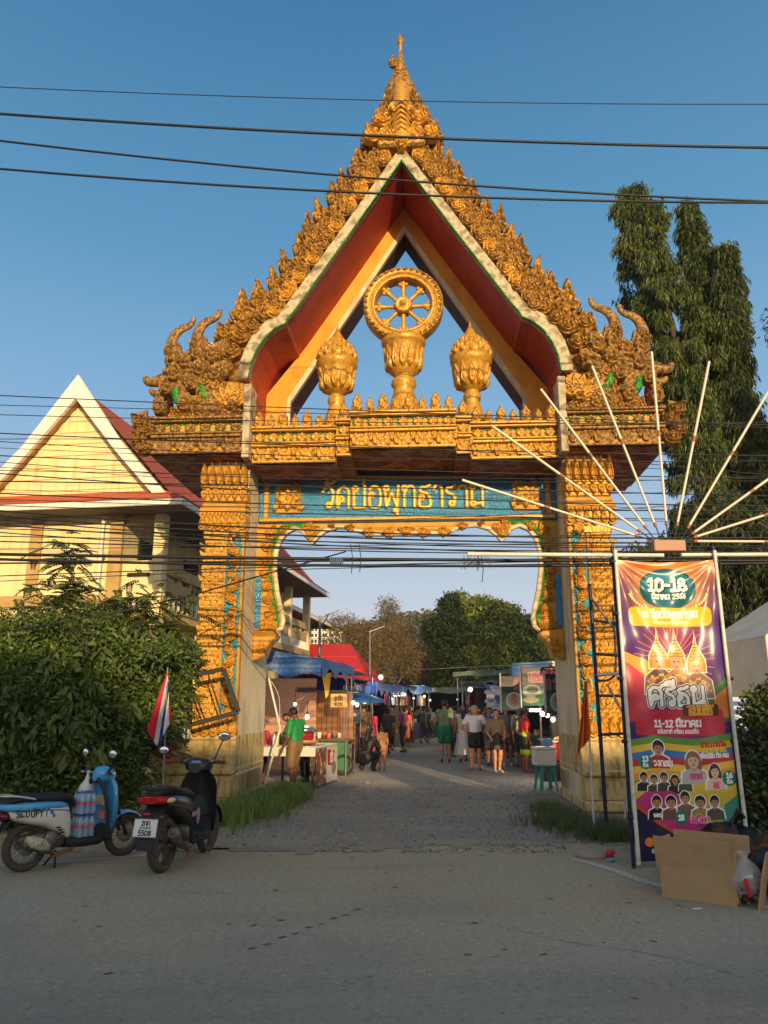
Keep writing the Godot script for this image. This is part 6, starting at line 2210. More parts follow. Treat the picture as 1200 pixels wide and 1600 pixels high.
	m.bar(V(0.58, 0.17, 0.12), V(0.28, 0.13, 0.16), 0.014, 8)
	put(t, "exhaust_pipe", m, rust)
	m = MB.new()
	m.bar(V(0.1, 0.5, -0.12), V(-0.02, 0.27, -0.1), 0.022, 8)
	put(t, "shock_absorber", m, metal)
	m = MB.new()
	m.loft([[0.44, 0.29, 0.15, 0.08, 4.0], [0.66, 0.25, 0.18, 0.06, 4.0], [0.86, 0.27, 0.18, 0.08, 4.0], [0.98, 0.36, 0.16, 0.1, 4.0]], 20)
	put(t, "footboard", m, matt)
	m = MB.new()
	p = PackedVector3Array()
	for j in 13:
		var u := j / 12.0
		var w := 0.2 + 0.05 * sin(u * PI) - 0.09 * pow(u, 4.0)
		for i in 13:
			var s := i / 6.0 - 1.0
			p.append(V(1.0 - 0.1 * u - 0.1 * s * s, 0.28 + 0.66 * u, s * w))
	m.grid(p, 13, 13)
	put(t, "leg_shield", m, black)
	m = MB.new()
	m.loft([[0.94, 0.7, 0.21, 0.26, 2.4], [1.04, 0.66, 0.17, 0.28, 2.2], [1.12, 0.6, 0.1, 0.2, 2.2], [1.16, 0.55, 0.03, 0.08]], 24)
	put(t, "front_apron", m, black)
	m = MB.new()
	m.loft([[0.74, 0.99, 0.07, 0.05], [0.8, 1.02, 0.15, 0.08, 2.6], [0.9, 1.02, 0.16, 0.09, 2.4], [1.0, 0.97, 0.1, 0.08, 2.2], [1.06, 0.94, 0.03, 0.03]], 22)
	put(t, "headset", m, black)
	m = MB.new()
	m.box(V(0.775, 1.05, 0), V(0.06, 0.05, 0.14), 0.02)
	put(t, "dial", m, plain(120, 140, 160, 0.1, 0.2))
	m = MB.new()
	for s in [-1.0, 1.0]:
		m.tube([V(0.84, 1.03, 0.12 * s), V(0.8, 1.06, 0.24 * s), V(0.74, 1.06, 0.33 * s)], 0.013, 7)
	put(t, "handlebar", m, matt)
	for s in [-1.0, 1.0]:
		m = MB.new()
		m.bar(V(0.79, 1.062, 0.25 * s), V(0.725, 1.062, 0.37 * s), 0.02, 8)
		put(t, "grip", m, plain(120, 34, 36, 0.6))
		m = MB.new()
		m.bar(V(0.83, 1.05, 0.24 * s), V(0.81, 1.04, 0.39 * s), 0.007, 6)
		put(t, "brake_lever", m, chrome)
	mirror(t, V(0.82, 1.07, -0.2), V(0.76, 1.17, -0.4), matt, -0.25)
	mirror(t, V(0.82, 1.07, 0.2), V(0.78, 1.33, 0.33), matt, 0.15)
	m = MB.new()
	p = PackedVector3Array()
	for j in 11:
		var a := deg_to_rad(5.0 + 16.0 * j)
		for i in 7:
			var s := i / 3.0 - 1.0
			p.append(V(1.22 + cos(a) * (0.305 - 0.03 * s * s), 0.27 + sin(a) * (0.305 - 0.03 * s * s), s * 0.085))
	m.grid(p, 7, 11)
	put(t, "front_mudguard", m, black)
	m = MB.new()
	for s in [-1.0, 1.0]:
		m.bar(V(1.05, 0.62, 0.07 * s), V(1.22, 0.27, 0.075 * s), 0.022, 8)
	put(t, "fork", m, matt)
	m = MB.new()
	m.ball(V(0.5, 0.5, 0.17), V(0.03, 0.09, 0.02), 10, 7)
	m.box(V(0.44, 0.53, 0.168), V(0.2, 0.05, 0.02), 0.01)
	put(t, "side_stripe", m, plain(150, 120, 130, 0.35))
	m = MB.new()
	m.tube(smooth([V(-0.26, 0.715, 0.12), V(0.0, 0.66, 0.176), V(0.22, 0.6, 0.18), V(0.42, 0.5, 0.152)], 4), 0.005, 5)
	put(t, "panel_gap", m, plain(70, 70, 72, 0.4))
	m = MB.new()
	for q in [[0.22, 0.05], [-0.22, -0.05]]:
		m.tube(smooth([V(0.8, 1.05, q[0]), V(0.92, 1.1, q[0] * 0.7), V(1.02, 1.02, q[1])], 4), 0.005, 5)
	put(t, "brake_cable", m, matt)
	m = MB.new()
	m.bar(V(0.5, 0.3, 0.17), V(0.56, 0.31, 0.24), 0.018, 7)
	put(t, "foot_peg", m, matt)


# ---------------------------------------------------------------- festival banner and the street clutter round it
func bust(im: Image, x: float, y: float, s: float, skin: Color, hair: Color, cloth: Color, long_hair := false) -> void:
	var w := Color8(244, 238, 226)
	fill_oval(im, x, y - s * 0.1, s * 0.66, s * 0.78, w)
	fill_poly(im, [V2(x - s * 1.15, y + s * 1.75), V2(x - s * 1.05, y + s * 0.75), V2(x - s * 0.4, y + s * 0.4), V2(x + s * 0.4, y + s * 0.4), V2(x + s * 1.05, y + s * 0.75), V2(x + s * 1.15, y + s * 1.75)], w)
	if long_hair:
		fill_oval(im, x, y + s * 0.25, s * 0.66, s * 0.95, hair)
	fill_poly(im, [V2(x - s * 1.02, y + s * 1.75), V2(x - s * 0.92, y + s * 0.85), V2(x - s * 0.3, y + s * 0.55), V2(x + s * 0.3, y + s * 0.55), V2(x + s * 0.92, y + s * 0.85), V2(x + s * 1.02, y + s * 1.75)], cloth)
	fill_poly(im, [V2(x - s * 0.2, y + s * 0.3), V2(x + s * 0.2, y + s * 0.3), V2(x + s * 0.16, y + s * 0.75), V2(x - s * 0.16, y + s * 0.75)], skin.darkened(0.15))
	fill_oval(im, x, y - s * 0.16, s * 0.54, s * 0.62, hair)
	fill_oval(im, x, y + s * 0.02, s * 0.42, s * 0.54, skin)
	fill_poly(im, [V2(x - s * 0.46, y - s * 0.1), V2(x - s * 0.3, y - s * 0.55), V2(x + s * 0.34, y - s * 0.55), V2(x + s * 0.46, y - s * 0.1), V2(x + s * 0.2, y - s * 0.32), V2(x - s * 0.2, y - s * 0.3)], hair)
	for e in [-1.0, 1.0]:
		fill_oval(im, x + e * s * 0.17, y - s * 0.02, s * 0.07, s * 0.045, Color8(30, 22, 20))
		fill_oval(im, x + e * s * 0.17, y - s * 0.13, s * 0.1, s * 0.025, hair)
	fill_oval(im, x, y + s * 0.14, s * 0.06, s * 0.07, skin.darkened(0.18))
	fill_oval(im, x, y + s * 0.3, s * 0.14, s * 0.05, Color8(150, 60, 56))


func banner_print() -> Image:
	var W := 480
	var H := 1360
	var im := Image.create(W, H, false, Image.FORMAT_RGB8)
	for y in H:
		var v := float(y) / H
		for x in range(0, W, 4):
			var u := float(x) / W
			var c := C(66, 26, 108).lerp(C(158, 58, 100), clampf(1.0 - absf(u - 0.5) * 2.2, 0.0, 1.0))
			c = c.lerp(C(214, 120, 60), clampf(1.0 - v * 9.0, 0.0, 1.0))
			var g := exp(-pow((u - 0.5) / 0.36, 2.0) - pow((v - 0.115) / 0.085, 2.0))
			c = c.lerp(C(250, 196, 60), clampf(g * 1.1, 0.0, 1.0))
			im.fill_rect(Rect2i(x, y, 4, 1), c)
	# lamps round the stage light
	for k in 26:
		var a := PI * (0.05 + 0.9 * k / 25.0) + PI
		fill_oval(im, 240 + cos(a) * 190, 150 - sin(a) * 130 * 0.7, 6, 6, C(255, 226, 120))
	fill_oval(im, 240, 130, 138, 100, C(24, 96, 110))
	fill_oval(im, 240, 96, 116, 48, C(40, 126, 138))
	draw_text(im, "10-18", 240, 142, 58, 9.5, C(20, 40, 60), 1.2)
	draw_text(im, "10-18", 237, 139, 58, 7.5, C(246, 244, 236), 1.2)
	draw_text(im, "มีนาคม 2566", 240, 178, 22, 2.8, C(240, 238, 230), 1.15)
	fill_round(im, 44, 222, 392, 92, 26, C(240, 184, 26))
	draw_text(im, "ณ วัดบ่อพุทธาราม", 240, 270, 30, 3.6, C(250, 248, 240), 1.0)
	draw_text(im, "ตำบลบ่อผุด อำเภอเกาะสมุย", 240, 300, 12, 1.4, C(252, 240, 200), 1.05)
	# sparkling rays
	for k in 30:
		var a := k * 0.61
		draw_stroke(im, [V2(240 + cos(a) * 60, 470 + sin(a) * 60), V2(240 + cos(a) * 190, 470 + sin(a) * 170)], 1.4, C(226, 150, 110))
	# coloured sweeps behind the dancers
	fill_poly(im, [V2(0, 450), V2(90, 500), V2(150, 640), V2(60, 760), V2(0, 760)], C(206, 52, 60))
	fill_poly(im, [V2(0, 440), V2(110, 470), V2(180, 590), V2(120, 560), V2(0, 480)], C(236, 150, 40))
	fill_poly(im, [V2(480, 560), V2(400, 610), V2(360, 740), V2(480, 760)], C(54, 116, 60))
	fill_poly(im, [V2(480, 600), V2(420, 640), V2(400, 740), V2(480, 740)], C(226, 130, 50))
	# three dancers in tall gilt headdresses, outlined in white
	for pass_ in 2:
		var o := 5.0 if pass_ == 0 else 0.0
		var w := C(248, 240, 222)
		for q in [[165, 470, 0], [250, 470, 1], [345, 490, 2]]:
			var x: float = q[0]
			var y: float = q[1]
			var gold: Color = w if pass_ == 0 else C(222, 160, 50)
			fill_poly(im, [V2(x - 5 - o, y - 90), V2(x, y - 150 - o), V2(x + 5 + o, y - 90), V2(x + 40 + o, y - 20), V2(x + 44 + o, y + 40 + o), V2(x - 44 - o, y + 40 + o), V2(x - 40 - o, y - 20)], gold)
			fill_poly(im, [V2(x - 74 - o, y + 160 + o), V2(x - 66 - o, y + 80), V2(x - 24, y + 44 - o), V2(x + 24, y + 44 - o), V2(x + 66 + o, y + 80), V2(x + 74 + o, y + 160 + o)], w if pass_ == 0 else [C(110, 66, 40), C(190, 120, 44), C(160, 110, 90)][q[2]])
			if pass_ == 1:
				fill_oval(im, x, y + 12, 27, 36, C(206, 150, 104))
				fill_poly(im, [V2(x - 30, y - 4), V2(x, y - 44), V2(x + 30, y - 4), V2(x + 26, y - 16), V2(x - 26, y - 16)], C(180, 118, 30))
				for e in [-1.0, 1.0]:
					fill_oval(im, x + e * 11, y + 8, 5, 3, C(30, 20, 18))
					fill_poly(im, [V2(x + e * 28, y + 70), V2(x + e * 60, y + 100), V2(x + e * 44, y + 130), V2(x + e * 16, y + 100)], C(200, 146, 104))
				fill_oval(im, x, y + 32, 8, 3, C(160, 50, 46))
				for k in 6:
					draw_stroke(im, [V2(x - 8 - k * 5, y - 92 + k * 15), V2(x + 8 + k * 5, y - 92 + k * 15)], 1.6, C(150, 90, 24))
					fill_oval(im, x - 5 - k * 4, y - 84 + k * 15, 2.5, 3, C(250, 214, 110))
					fill_oval(im, x + 5 + k * 4, y - 84 + k * 15, 2.5, 3, C(250, 214, 110))
				for e in [-1.0, 1.0]:
					fill_poly(im, [V2(x + e * 32, y - 10), V2(x + e * 44, y + 4), V2(x + e * 40, y + 40), V2(x + e * 30, y + 24)], C(190, 126, 34))
					for k in 5:
						fill_oval(im, x + e * (24 + k * 9), y + 70 + k * 14, 4, 4, [C(60, 90, 120), C(240, 200, 90), C(150, 50, 60)][k % 3])
				for k in 7:
					fill_oval(im, x - 36 + k * 12, y + 78 + 10 * sin(k * 1.3), 6, 6, C(236, 190, 80))
					fill_oval(im, x - 30 + k * 10, y + 110 + 8 * cos(k * 2.1), 5, 7, C(140, 60, 50))
	# big title
	for q in [[4.0, C(248, 244, 232), 17.0], [3.0, C(60, 34, 34), 13.0], [0.0, C(246, 242, 230), 8.0]]:
		draw_text(im, "ศรีธน", 240, 680, 84, q[2], q[1], 1.15)
	fill_round(im, 262, 676, 170, 50, 12, C(90, 44, 26))
	draw_text(im, "ธนนชัย", 346, 716, 34, 4.6, C(240, 164, 40), 1.05)
	# red panel with the first dates
	fill_round(im, 30, 700, 424, 118, 20, C(200, 36, 62))
	fill_round(im, 262, 690, 170, 40, 10, C(90, 44, 26))
	draw_text(im, "ธนนชัย", 346, 724, 30, 4.2, C(240, 164, 40), 1.05)
	draw_text(im, "11-12 มีนาคม", 232, 776, 28, 3.6, C(250, 244, 236), 1.2)
	draw_text(im, "มโนราห์ ศรีธน ธนนชัย", 232, 806, 15, 2.0, C(252, 234, 226), 1.15)
	# rainbow bands and the lower line-up
	var bands := [C(96, 150, 60), C(236, 190, 50), C(54, 120, 190), C(200, 44, 60), C(240, 196, 60), C(226, 160, 40), C(150, 150, 70)]
	for k in 7:
		var y := 820 + k * 30
		fill_poly(im, [V2(0, y + 20), V2(120, y - 4), V2(300, y + 12), V2(480, y - 10), V2(480, y + 200), V2(0, y + 200)], bands[k])
	fill_rect_rows(im, 1030, 1180, C(232, 186, 52), C(150, 160, 70))
	draw_text(im, "เที่ยวงานวัด", 392, 868, 18, 3.0, C(200, 50, 30), 1.2)
	draw_text(im, "สนุกทุกค่ำคืน", 392, 892, 16, 2.6, C(246, 196, 40), 1.15)
	draw_text(im, "ช้อปชิม กิน ดม", 392, 916, 16, 2.6, C(244, 240, 230), 1.15)
	bust(im, 132, 876, 50, C(190, 140, 104), C(26, 22, 22), C(196, 40, 48))
	for k in 5:
		bust(im, 54 + k * 48, 1004 + (k % 2) * 10, 33, C(184, 134, 100), C(28, 22, 20), [C(30, 30, 34), C(60, 52, 48), C(70, 60, 50), C(44, 40, 40), C(74, 84, 58)][k], k == 3)
	draw_text(im, "วงกลม", 150, 952, 24, 4.6, C(200, 40, 50), 1.1)
	draw_text(im, "วงกลม", 150, 952, 24, 3.0, C(250, 246, 238), 1.1)
	fill_oval(im, 66, 934, 33, 33, C(20, 120, 104))
	draw_text(im, "13", 66, 932, 22, 3.2, C(250, 248, 240), 1.2)
	draw_text(im, "มี.ค", 66, 956, 13, 2.0, C(250, 248, 240), 1.1)
	bust(im, 290, 930, 58, C(226, 184, 152), C(150, 104, 70), C(196, 180, 176), true)
	bust(im, 386, 978, 46, C(226, 186, 154), C(70, 44, 32), C(224, 196, 170), true)
	draw_text(im, "ออฟ", 300, 1008, 22, 3.4, C(214, 80, 120), 1.1)
	draw_text(im, "จูจู", 386, 1044, 20, 3.2, C(214, 80, 120), 1.1)
	fill_oval(im, 452, 1008, 33, 33, C(20, 120, 104))
	draw_text(im, "16", 452, 1006, 22, 3.2, C(250, 248, 240), 1.2)
	draw_text(im, "มี.ค", 452, 1030, 13, 2.0, C(250, 248, 240), 1.1)
	fill_poly(im, [V2(0, 1110), V2(60, 1064), V2(180, 1060), V2(260, 1110), V2(300, 1240), V2(120, 1240)], C(190, 40, 120))
	fill_poly(im, [V2(480, 1080), V2(420, 1120), V2(400, 1200), V2(480, 1200)], C(40, 130, 110))
	fill_poly(im, [V2(0, 1110), V2(120, 1190), V2(180, 1250), V2(480, 1200), V2(480, 1360), V2(0, 1360)], C(30, 26, 66))
	fill_poly(im, [V2(0, 1106), V2(130, 1196), V2(190, 1236), V2(180, 1248), V2(110, 1206), V2(0, 1126)], C(206, 70, 40))
	for k in 5:
		bust(im, 108 + k * 66, 1112 - (18 if k == 2 else 0), 42, C(188, 136, 100), C(24, 20, 20), [C(24, 24, 28), C(104, 70, 56), C(120, 90, 80), C(150, 140, 60), C(80, 72, 66)][k])
	draw_text(im, "VANS", 108, 1174, 15, 2.2, C(236, 236, 232), 1.0)
	fill_oval(im, 214, 1176, 30, 30, C(20, 120, 104))
	draw_text(im, "18", 214, 1186, 22, 3.4, C(250, 248, 240), 1.2)
	draw_text(im, "เบบีดก", 300, 1196, 24, 4.4, C(250, 246, 240), 1.1)
	draw_text(im, "เบบีดก", 300, 1196, 24, 2.8, C(206, 50, 110), 1.1)
	for k in 9:
		fill_rect_line(im, 250, 1250 + k * 11, 180 - 14 * (k % 3))
	fill_oval(im, 62, 1280, 22, 20, C(232, 130, 40))
	draw_text(im, "099-4955", 110, 1326, 16, 2.2, C(236, 232, 224), 1.0)
	return im


func fill_rect_line(im: Image, x: int, y: int, w: int) -> void:
	var k := 0
	while k < w:
		im.fill_rect(Rect2i(x + k, y, 5 + (k * 7) % 9, 4), C(206, 200, 196))
		k += 9 + (k * 5) % 11


func fill_rect_rows(im: Image, y0: int, y1: int, a: Color, b: Color) -> void:
	for y in range(y0, y1):
		im.fill_rect(Rect2i(0, y, im.get_width(), 1), a.lerp(b, float(y - y0) / (y1 - y0)))


func build_banner() -> void:
	var pvc := mat("pvc_pipe", [C(206, 200, 186), C(220, 214, 200), C(190, 180, 160)], 0.5, 0.0, 0.6)
	var navy := plain(28, 34, 64, 0.5, 0.2)
	var t := thing("festival_banner", "tall glossy purple festival banner printed with dates and performers on two poles", "banner", V(3.14, 0, -8.6))
	var im := banner_print()
	var m := MB.new()
	var p := PackedVector3Array()
	var nw := 61
	var nh := 161
	for j in nh:
		var v := j / float(nh - 1)
		for i in nw:
			var u := i / float(nw - 1)
			var z := 0.0
			for s in [0.0, 1.0]:   # pulls that fan out of the two top corners
				var dx := absf(u - s)
				var d := sqrt(dx * dx * 1.3 + v * v * 8.0)
				var a := atan2(v * 2.8, dx + 0.001)
				z += 0.02 * sin(a * 17.0 + s * 2.0) * smoothstep(0.02, 0.3, d) * exp(-d * 0.75)
			z += 0.009 * sin(u * 21.0 + sin(v * 7.0) * 1.3) * smoothstep(0.1, 0.5, v)
			z += 0.02 * sin(v * 4.0 + u) + 0.004 * sin(v * 46.0 + u * 13.0)
			p.append(V((u - 0.5) * 1.1 + 0.012 * sin(v * PI) * (0.5 - u), 3.2 - v * 3.13 + 0.035 * sin(u * PI) * (1.0 - v) * -1.0, z))
	m.grid(p, nw, nh)
	var bm := print_mat("banner_print", im, 0.3)
	bm.clearcoat_enabled = true
	bm.clearcoat = 0.5
	put(t, "banner_sheet", m, bm)
	for s in [-1.0, 1.0]:
		m = MB.new()
		m.tube([V(0.585 * s, 0.0, -0.03), V(0.575 * s, 1.6, -0.03), V(0.57 * s, 3.36, -0.03)], 0.02, 8)
		put(t, "pole", m, navy)
		m = MB.new()
		m.tube([V(0.565 * s + 0.015, 0.05, 0.045), V(0.56 * s, 1.4, 0.04), V(0.555 * s, 3.3, 0.03)], 0.021, 8)
		put(t, "pole", m, pvc)
		for y in [0.5, 1.25, 1.9, 2.6, 3.18]:
			m = MB.new()
			m.lathe([V2(0.045, -0.02), V2(0.055, 0.0), V2(0.045, 0.02)], 8)
			put(t, "cord_tie", m, navy, T(V(0.575 * s, y, 0.0)))
	m = MB.new()
	m.bar(V(-2.2, 3.27, -0.02), V(0.0, 3.255, -0.02), 0.023, 8)
	m.bar(V(0.2, 3.26, -0.02), V(1.9, 3.27, -0.02), 0.023, 8)
	put(t, "cross_pipe", m, pvc)

	# fan of light tubes above it
	var f := thing("tube_fan", "fan of ten unlit light tubes spreading from a small box above the banner", "light fan", V(3.24, 3.38, -8.72))
	m = MB.new()
	m.box(V(0, 0, 0), V(0.36, 0.13, 0.12), 0.01)
	put(f, "control_box", m, plain(170, 128, 104, 0.6))
	var tips := [[722, 750], [768, 665], [845, 608], [925, 572], [1018, 550], [1108, 565], [1205, 604], [1290, 690], [1340, 775], [1200, 752]]
	var tubem := plain(214, 200, 176, 0.35)
	for k in tips.size():
		var e := at(tips[k][0], tips[k][1], 8.72) - V(3.24, 3.38, -8.72)
		if k == 7:
			e = at(1260, 706, 8.72) - V(3.24, 3.38, -8.72)
		if k == 8:
			e = at(1300, 772, 8.72) - V(3.24, 3.38, -8.72)
		if k == 9:
			e = V(1.9, 0.05, 0)
		var o := V(clampf(e.x * 0.1, -0.16, 0.16), 0.06, 0.0)
		var a := o + (e - o) * 0.09
		var c := o + (e - o) * 0.55
		m = MB.new()
		m.bar(a, c, 0.015, 9)
		m.bar(c + (e - o) * 0.012, e, 0.016, 9)
		var tb := put(f, "light_tube", m, tubem)
		m = MB.new()
		m.bar(c - (e - o) * 0.012, c + (e - o) * 0.02, 0.018, 9)
		put(tb, "joint", m, plain(150, 96, 60, 0.6))
		m = MB.new()
		m.bar(a - (e - o) * 0.012, a + (e - o) * 0.01, 0.018, 9)
		put(tb, "joint", m, plain(150, 96, 60, 0.6))
		m = MB.new()
		m.bar(o, a, 0.007, 5)
		put(tb, "wire", m, navy)

	# scaffold frame between pillar and banner
	var s := thing("scaffold_frame", "dark blue steel scaffold frame standing before the right pillar", "scaffold", V(2.86, 0, -10.7))
	for q in [[0.0, 0.0], [0.55, -0.5]]:
		m = MB.new()
		m.tube([V(q[0], 0, q[1]), V(q[0] - 0.02, 3.25 if q[0] < 0.1 else 2.9, q[1])], 0.026, 8)
		put(s, "upright", m, navy)
	for y in [1.25, 1.75, 2.3, 2.75]:
		m = MB.new()
		m.bar(V(0, y, 0), V(0.55, y, -0.5), 0.02, 7)
		put(s, "rung", m, navy)
	m = MB.new()
	m.tube(smooth([V(0.0, 1.95, 0), V(0.22, 1.97, -0.2), V(0.36, 2.15, -0.33), V(0.38, 3.0, -0.35)], 4), 0.016, 7)
	put(s, "rung", m, navy)
	for q in [[V(0.1, 1.9, 0.1), V(0.75, 0.3, 0.6)], [V(0.45, 1.45, -0.1), V(0.15, 0.25, 0.3)], [V(0.0, 3.05, 0.0), V(0.5, 2.45, -0.3)]]:
		m = MB.new()
		m.bar(q[0], q[1], 0.015, 7)
		put(s, "brace", m, plain(150, 148, 146, 0.4, 0.5))
	m = MB.new()
	m.bar(V(0.0, 2.02, 0.02), V(0.5, 2.05, 0.3), 0.022, 8)
	put(s, "brace", m, pvc)

	# saffron flag on a thin pole before the right pillar
	var o := thing("orange_flag", "limp saffron cloth flag on a thin white pole before the right pillar", "flag", V(2.77, 0, -11.0))
	m = MB.new()
	m.tube([V(0.0, 0, 0), V(0.01, 1.0, 0), V(0.02, 1.98, 0)], 0.014, 7)
	put(o, "pole", m, pvc)
	m = MB.new()
	p = PackedVector3Array()
	for j in 17:
		var v := j / 16.0
		for i in 13:
			var u := i / 12.0
			p.append(V(0.01 - v * 0.01 - u * (0.03 + 0.22 * pow(v, 1.2)), 1.95 - v * 0.72 - u * 0.42 * v - 0.05 * sin(u * 9.0) * v, 0.05 + 0.06 * sin(u * 13.0 + v * 2.0) * (0.3 + v)))
	m.grid(p, 13, 17)
	put(o, "cloth", m, mat("saffron_cloth", [C(226, 112, 26), C(240, 132, 34)], 0.75, 0.0, 0.5))

	# national flag by the hedge
	o = thing("striped_flag", "red white and blue striped flag drooping on a pole before the hedge", "flag", at(258, 1190, 10.6) * V(1, 0, 1))
	var base := o.position
	m = MB.new()
	m.tube([V(0.0, 0, 0), at(258, 1150, 10.6) - base, at(262, 1043, 10.6) - base], 0.011, 7)
	put(o, "pole", m, plain(120, 116, 110, 0.5, 0.3))
	var stripes := [[0.0, 0.167, C(196, 30, 44)], [0.167, 0.333, C(222, 220, 214)], [0.333, 0.667, C(36, 48, 120)], [0.667, 0.833, C(222, 220, 214)], [0.833, 1.0, C(196, 30, 44)]]
	var fly := [[232, 1141], [241, 1163], [246, 1166], [253, 1158], [262, 1134], [268, 1124]]
	m = MB.new()
	for st in stripes:
		p = PackedVector3Array()
		m.col = lin(st[2])
		for j in 5:
			var v: float = lerpf(st[0], st[1], j / 4.0)
			for i in 15:
				var u := i / 14.0
				var fi := v * 4.999
				var k := int(fi)
				var ex: float = lerpf(fly[k][0], fly[k + 1][0], fi - k)
				var ey: float = lerpf(fly[k][1], fly[k + 1][1], fi - k)
				var q := at(lerpf(262.0, ex, u) + 3.0 * v * (1.0 - u), lerpf(1046.0 + 52.0 * v, ey, u), 10.6) - base
				p.append(q + V(0, 0, 0.05 * sin(v * 10.0 + u * 2.0) * (0.3 + u)))
		m.grid(p, 15, 5)
	var fm := StandardMaterial3D.new()
	fm.vertex_color_use_as_albedo = true
	fm.roughness = 0.8
	fm.resource_name = "flag_cloth"
	put(o, "cloth", m, fm)

	# tilted sign frame fixed to the left pillar
	o = thing("sign_frame", "tilted empty black metal sign frame fixed across the left pillar", "frame", at(320, 1090, 12.95))
	base = o.position
	var cs := [[266, 1063], [349, 1045], [373, 1112], [289, 1135]]
	for k in 4:
		m = MB.new()
		var a := at(cs[k][0], cs[k][1], 12.95) - base
		var c := at(cs[(k + 1) % 4][0], cs[(k + 1) % 4][1], 12.95) - base
		m.beam(a, c, 0.07, 0.05, V(0, 0, 1))
		put(o, "frame_bar", m, plain(26, 22, 20, 0.6))
	for q in [[296, 1060, 320, 1124], [325, 1052, 345, 1113], [262, 1075, 292, 1132]]:
		m = MB.new()
		m.bar(at(q[0], q[1], 12.97) - base, at(q[2], q[3], 12.97) - base, 0.014, 6)
		put(o, "thin_rod", m, plain(44, 34, 28, 0.6))
	m = MB.new()
	m.beam(at(297, 1058, 13.05) - base, at(296, 1132, 13.05) - base, 0.08, 0.06, V(0, 0, 1))
	put(o, "frame_bar", m, plain(64, 30, 26, 0.7))
	m = MB.new()
	for k in 5:
		m.tube(smooth([at(262 - k * 5, 1182, 12.6), at(272 + k * 2, 1160 - k * 3, 12.7), at(284, 1132, 12.8)], 3), 0.012, 5)
	m.ball(at(262, 1180, 12.6), V(0.1, 0.05, 0.08), 9, 6)
	m.ball(at(283, 1134, 12.8), V(0.06, 0.05, 0.05), 9, 6)
	tag(put(self, "red_rag", m, plain(176, 34, 40, 0.8)), "torn red rag and ribbons draped over the left plinth", "rag")

	# leaning pole with string beside the first stall
	m = MB.new()
	m.tube([at(408, 1247, 15.2), at(438, 1138, 15.2), at(420, 1060, 15.2)], 0.022, 7)
	m.tube(smooth([at(424, 1064, 15.2), at(436, 1090, 15.25), at(437, 1130, 15.2)], 4), 0.006, 5)
	tag(put(self, "leaning_pole", m, pvc), "crooked pale pole with string leaning beside the left pillar's inner face", "pole")

	# cardboard box and rubbish bags
	var card := mat("cardboard", [C(166, 132, 92), C(178, 144, 102), C(172, 138, 96)], 0.85, 0.0, 0.8, 0.012, "soft", 0.25)
	o = thing("cardboard_box", "large open brown cardboard box with drooping flaps at the road edge", "box", V(2.44, 0, -7.42), deg_to_rad(-38))
	m = MB.new()
	m.box(V(0.3, 0.19, 0.0), V(0.62, 0.38, 0.012))
	put(o, "front_wall", m, card)
	m = MB.new()
	m.box(V(0.3, 0.2, -0.44), V(0.62, 0.4, 0.012))
	put(o, "back_wall", m, card)
	m = MB.new()
	m.box(V(-0.01, 0.2, -0.22), V(0.012, 0.4, 0.43))
	put(o, "side_wall", m, card)
	m = MB.new()
	m.box(V(0.31, 0.012, -0.22), V(0.6, 0.012, 0.42))
	put(o, "base", m, card)
	m = MB.new()
	m.xf = Transform3D(Basis(Vector3.RIGHT, 0.14), V(0.28, 0.47, 0.0))
	m.box(V(0.0, -0.1, 0.03), V(0.64, 0.26, 0.012))
	put(o, "folded_flap", m, card)
	m = MB.new()
	m.xf = Transform3D(Basis(Vector3.RIGHT, -0.12), V(0.31, 0.4, -0.44))
	m.box(V(0.0, 0.03, 0.0), V(0.66, 0.14, 0.012))
	put(o, "back_flap", m, card)
	m = MB.new()
	m.xf = Transform3D(Basis(Vector3(0, 0, 1), 0.1), V(-0.02, 0.4, -0.2))
	m.box(V(-0.02, -0.06, 0), V(0.012, 0.24, 0.42))
	put(o, "side_flap", m, card)
	m = MB.new()
	m.xf = Transform3D(Basis(Vector3.UP, PI / 2 + 0.1) * Basis(Vector3.RIGHT, 0.2), V(0.78, 0.0, 0.04))
	m.extrude(PackedVector2Array([V2(0, 0.0), V2(0.36, 0.0), V2(0.4, 0.3), V2(0.34, 0.42), V2(0.14, 0.43), V2(0.03, 0.3)]), -0.006, 0.006)
	put(o, "open_flap", m, card)
	m = MB.new()
	m.box(V(0.615, 0.22, -0.05), V(0.012, 0.4, 0.1))
	put(o, "torn_edge", m, card)
	var plast := plain(200, 200, 204, 0.15)
	plast.transparency = BaseMaterial3D.TRANSPARENCY_ALPHA
	plast.albedo_color.a = 0.35
	var box_at := func(x: float, y: float, z: float) -> Vector3: return V(2.44, 0, -7.42) + Basis(Vector3.UP, deg_to_rad(-38)) * V(x, y, z)
	m = MB.new()
	m.lathe([V2(0, -0.13), V2(0.11, -0.1), V2(0.14, 0.0), V2(0.1, 0.1), V2(0.03, 0.17), V2(0.05, 0.21)], 14, 9, 0.15)
	tag(put(self, "clear_bag", m, plast, T(box_at.call(0.66, 0.2, -0.12))), "crumpled clear bag of rubbish spilling from the cardboard box", "rubbish bag")
	m = MB.new()
	var rr := RandomNumberGenerator.new()
	rr.seed = 17
	var lc := [C(190, 40, 46), C(210, 206, 196), C(70, 60, 50), C(110, 70, 44), C(50, 60, 52), C(150, 120, 80)]
	for k in 46:
		m.xf = Transform3D(Basis.from_euler(V(rr.randf() * 3, rr.randf() * 3, rr.randf() * 3)), box_at.call(rr.randf_range(0.4, 0.76), rr.randf_range(0.03, 0.2), rr.randf_range(-0.36, 0.02)))
		m.col = lin(lc[k % 6])
		m.box(Vector3.ZERO, V(rr.randf_range(0.02, 0.09), rr.randf_range(0.01, 0.03), rr.randf_range(0.02, 0.06)), 0.003)
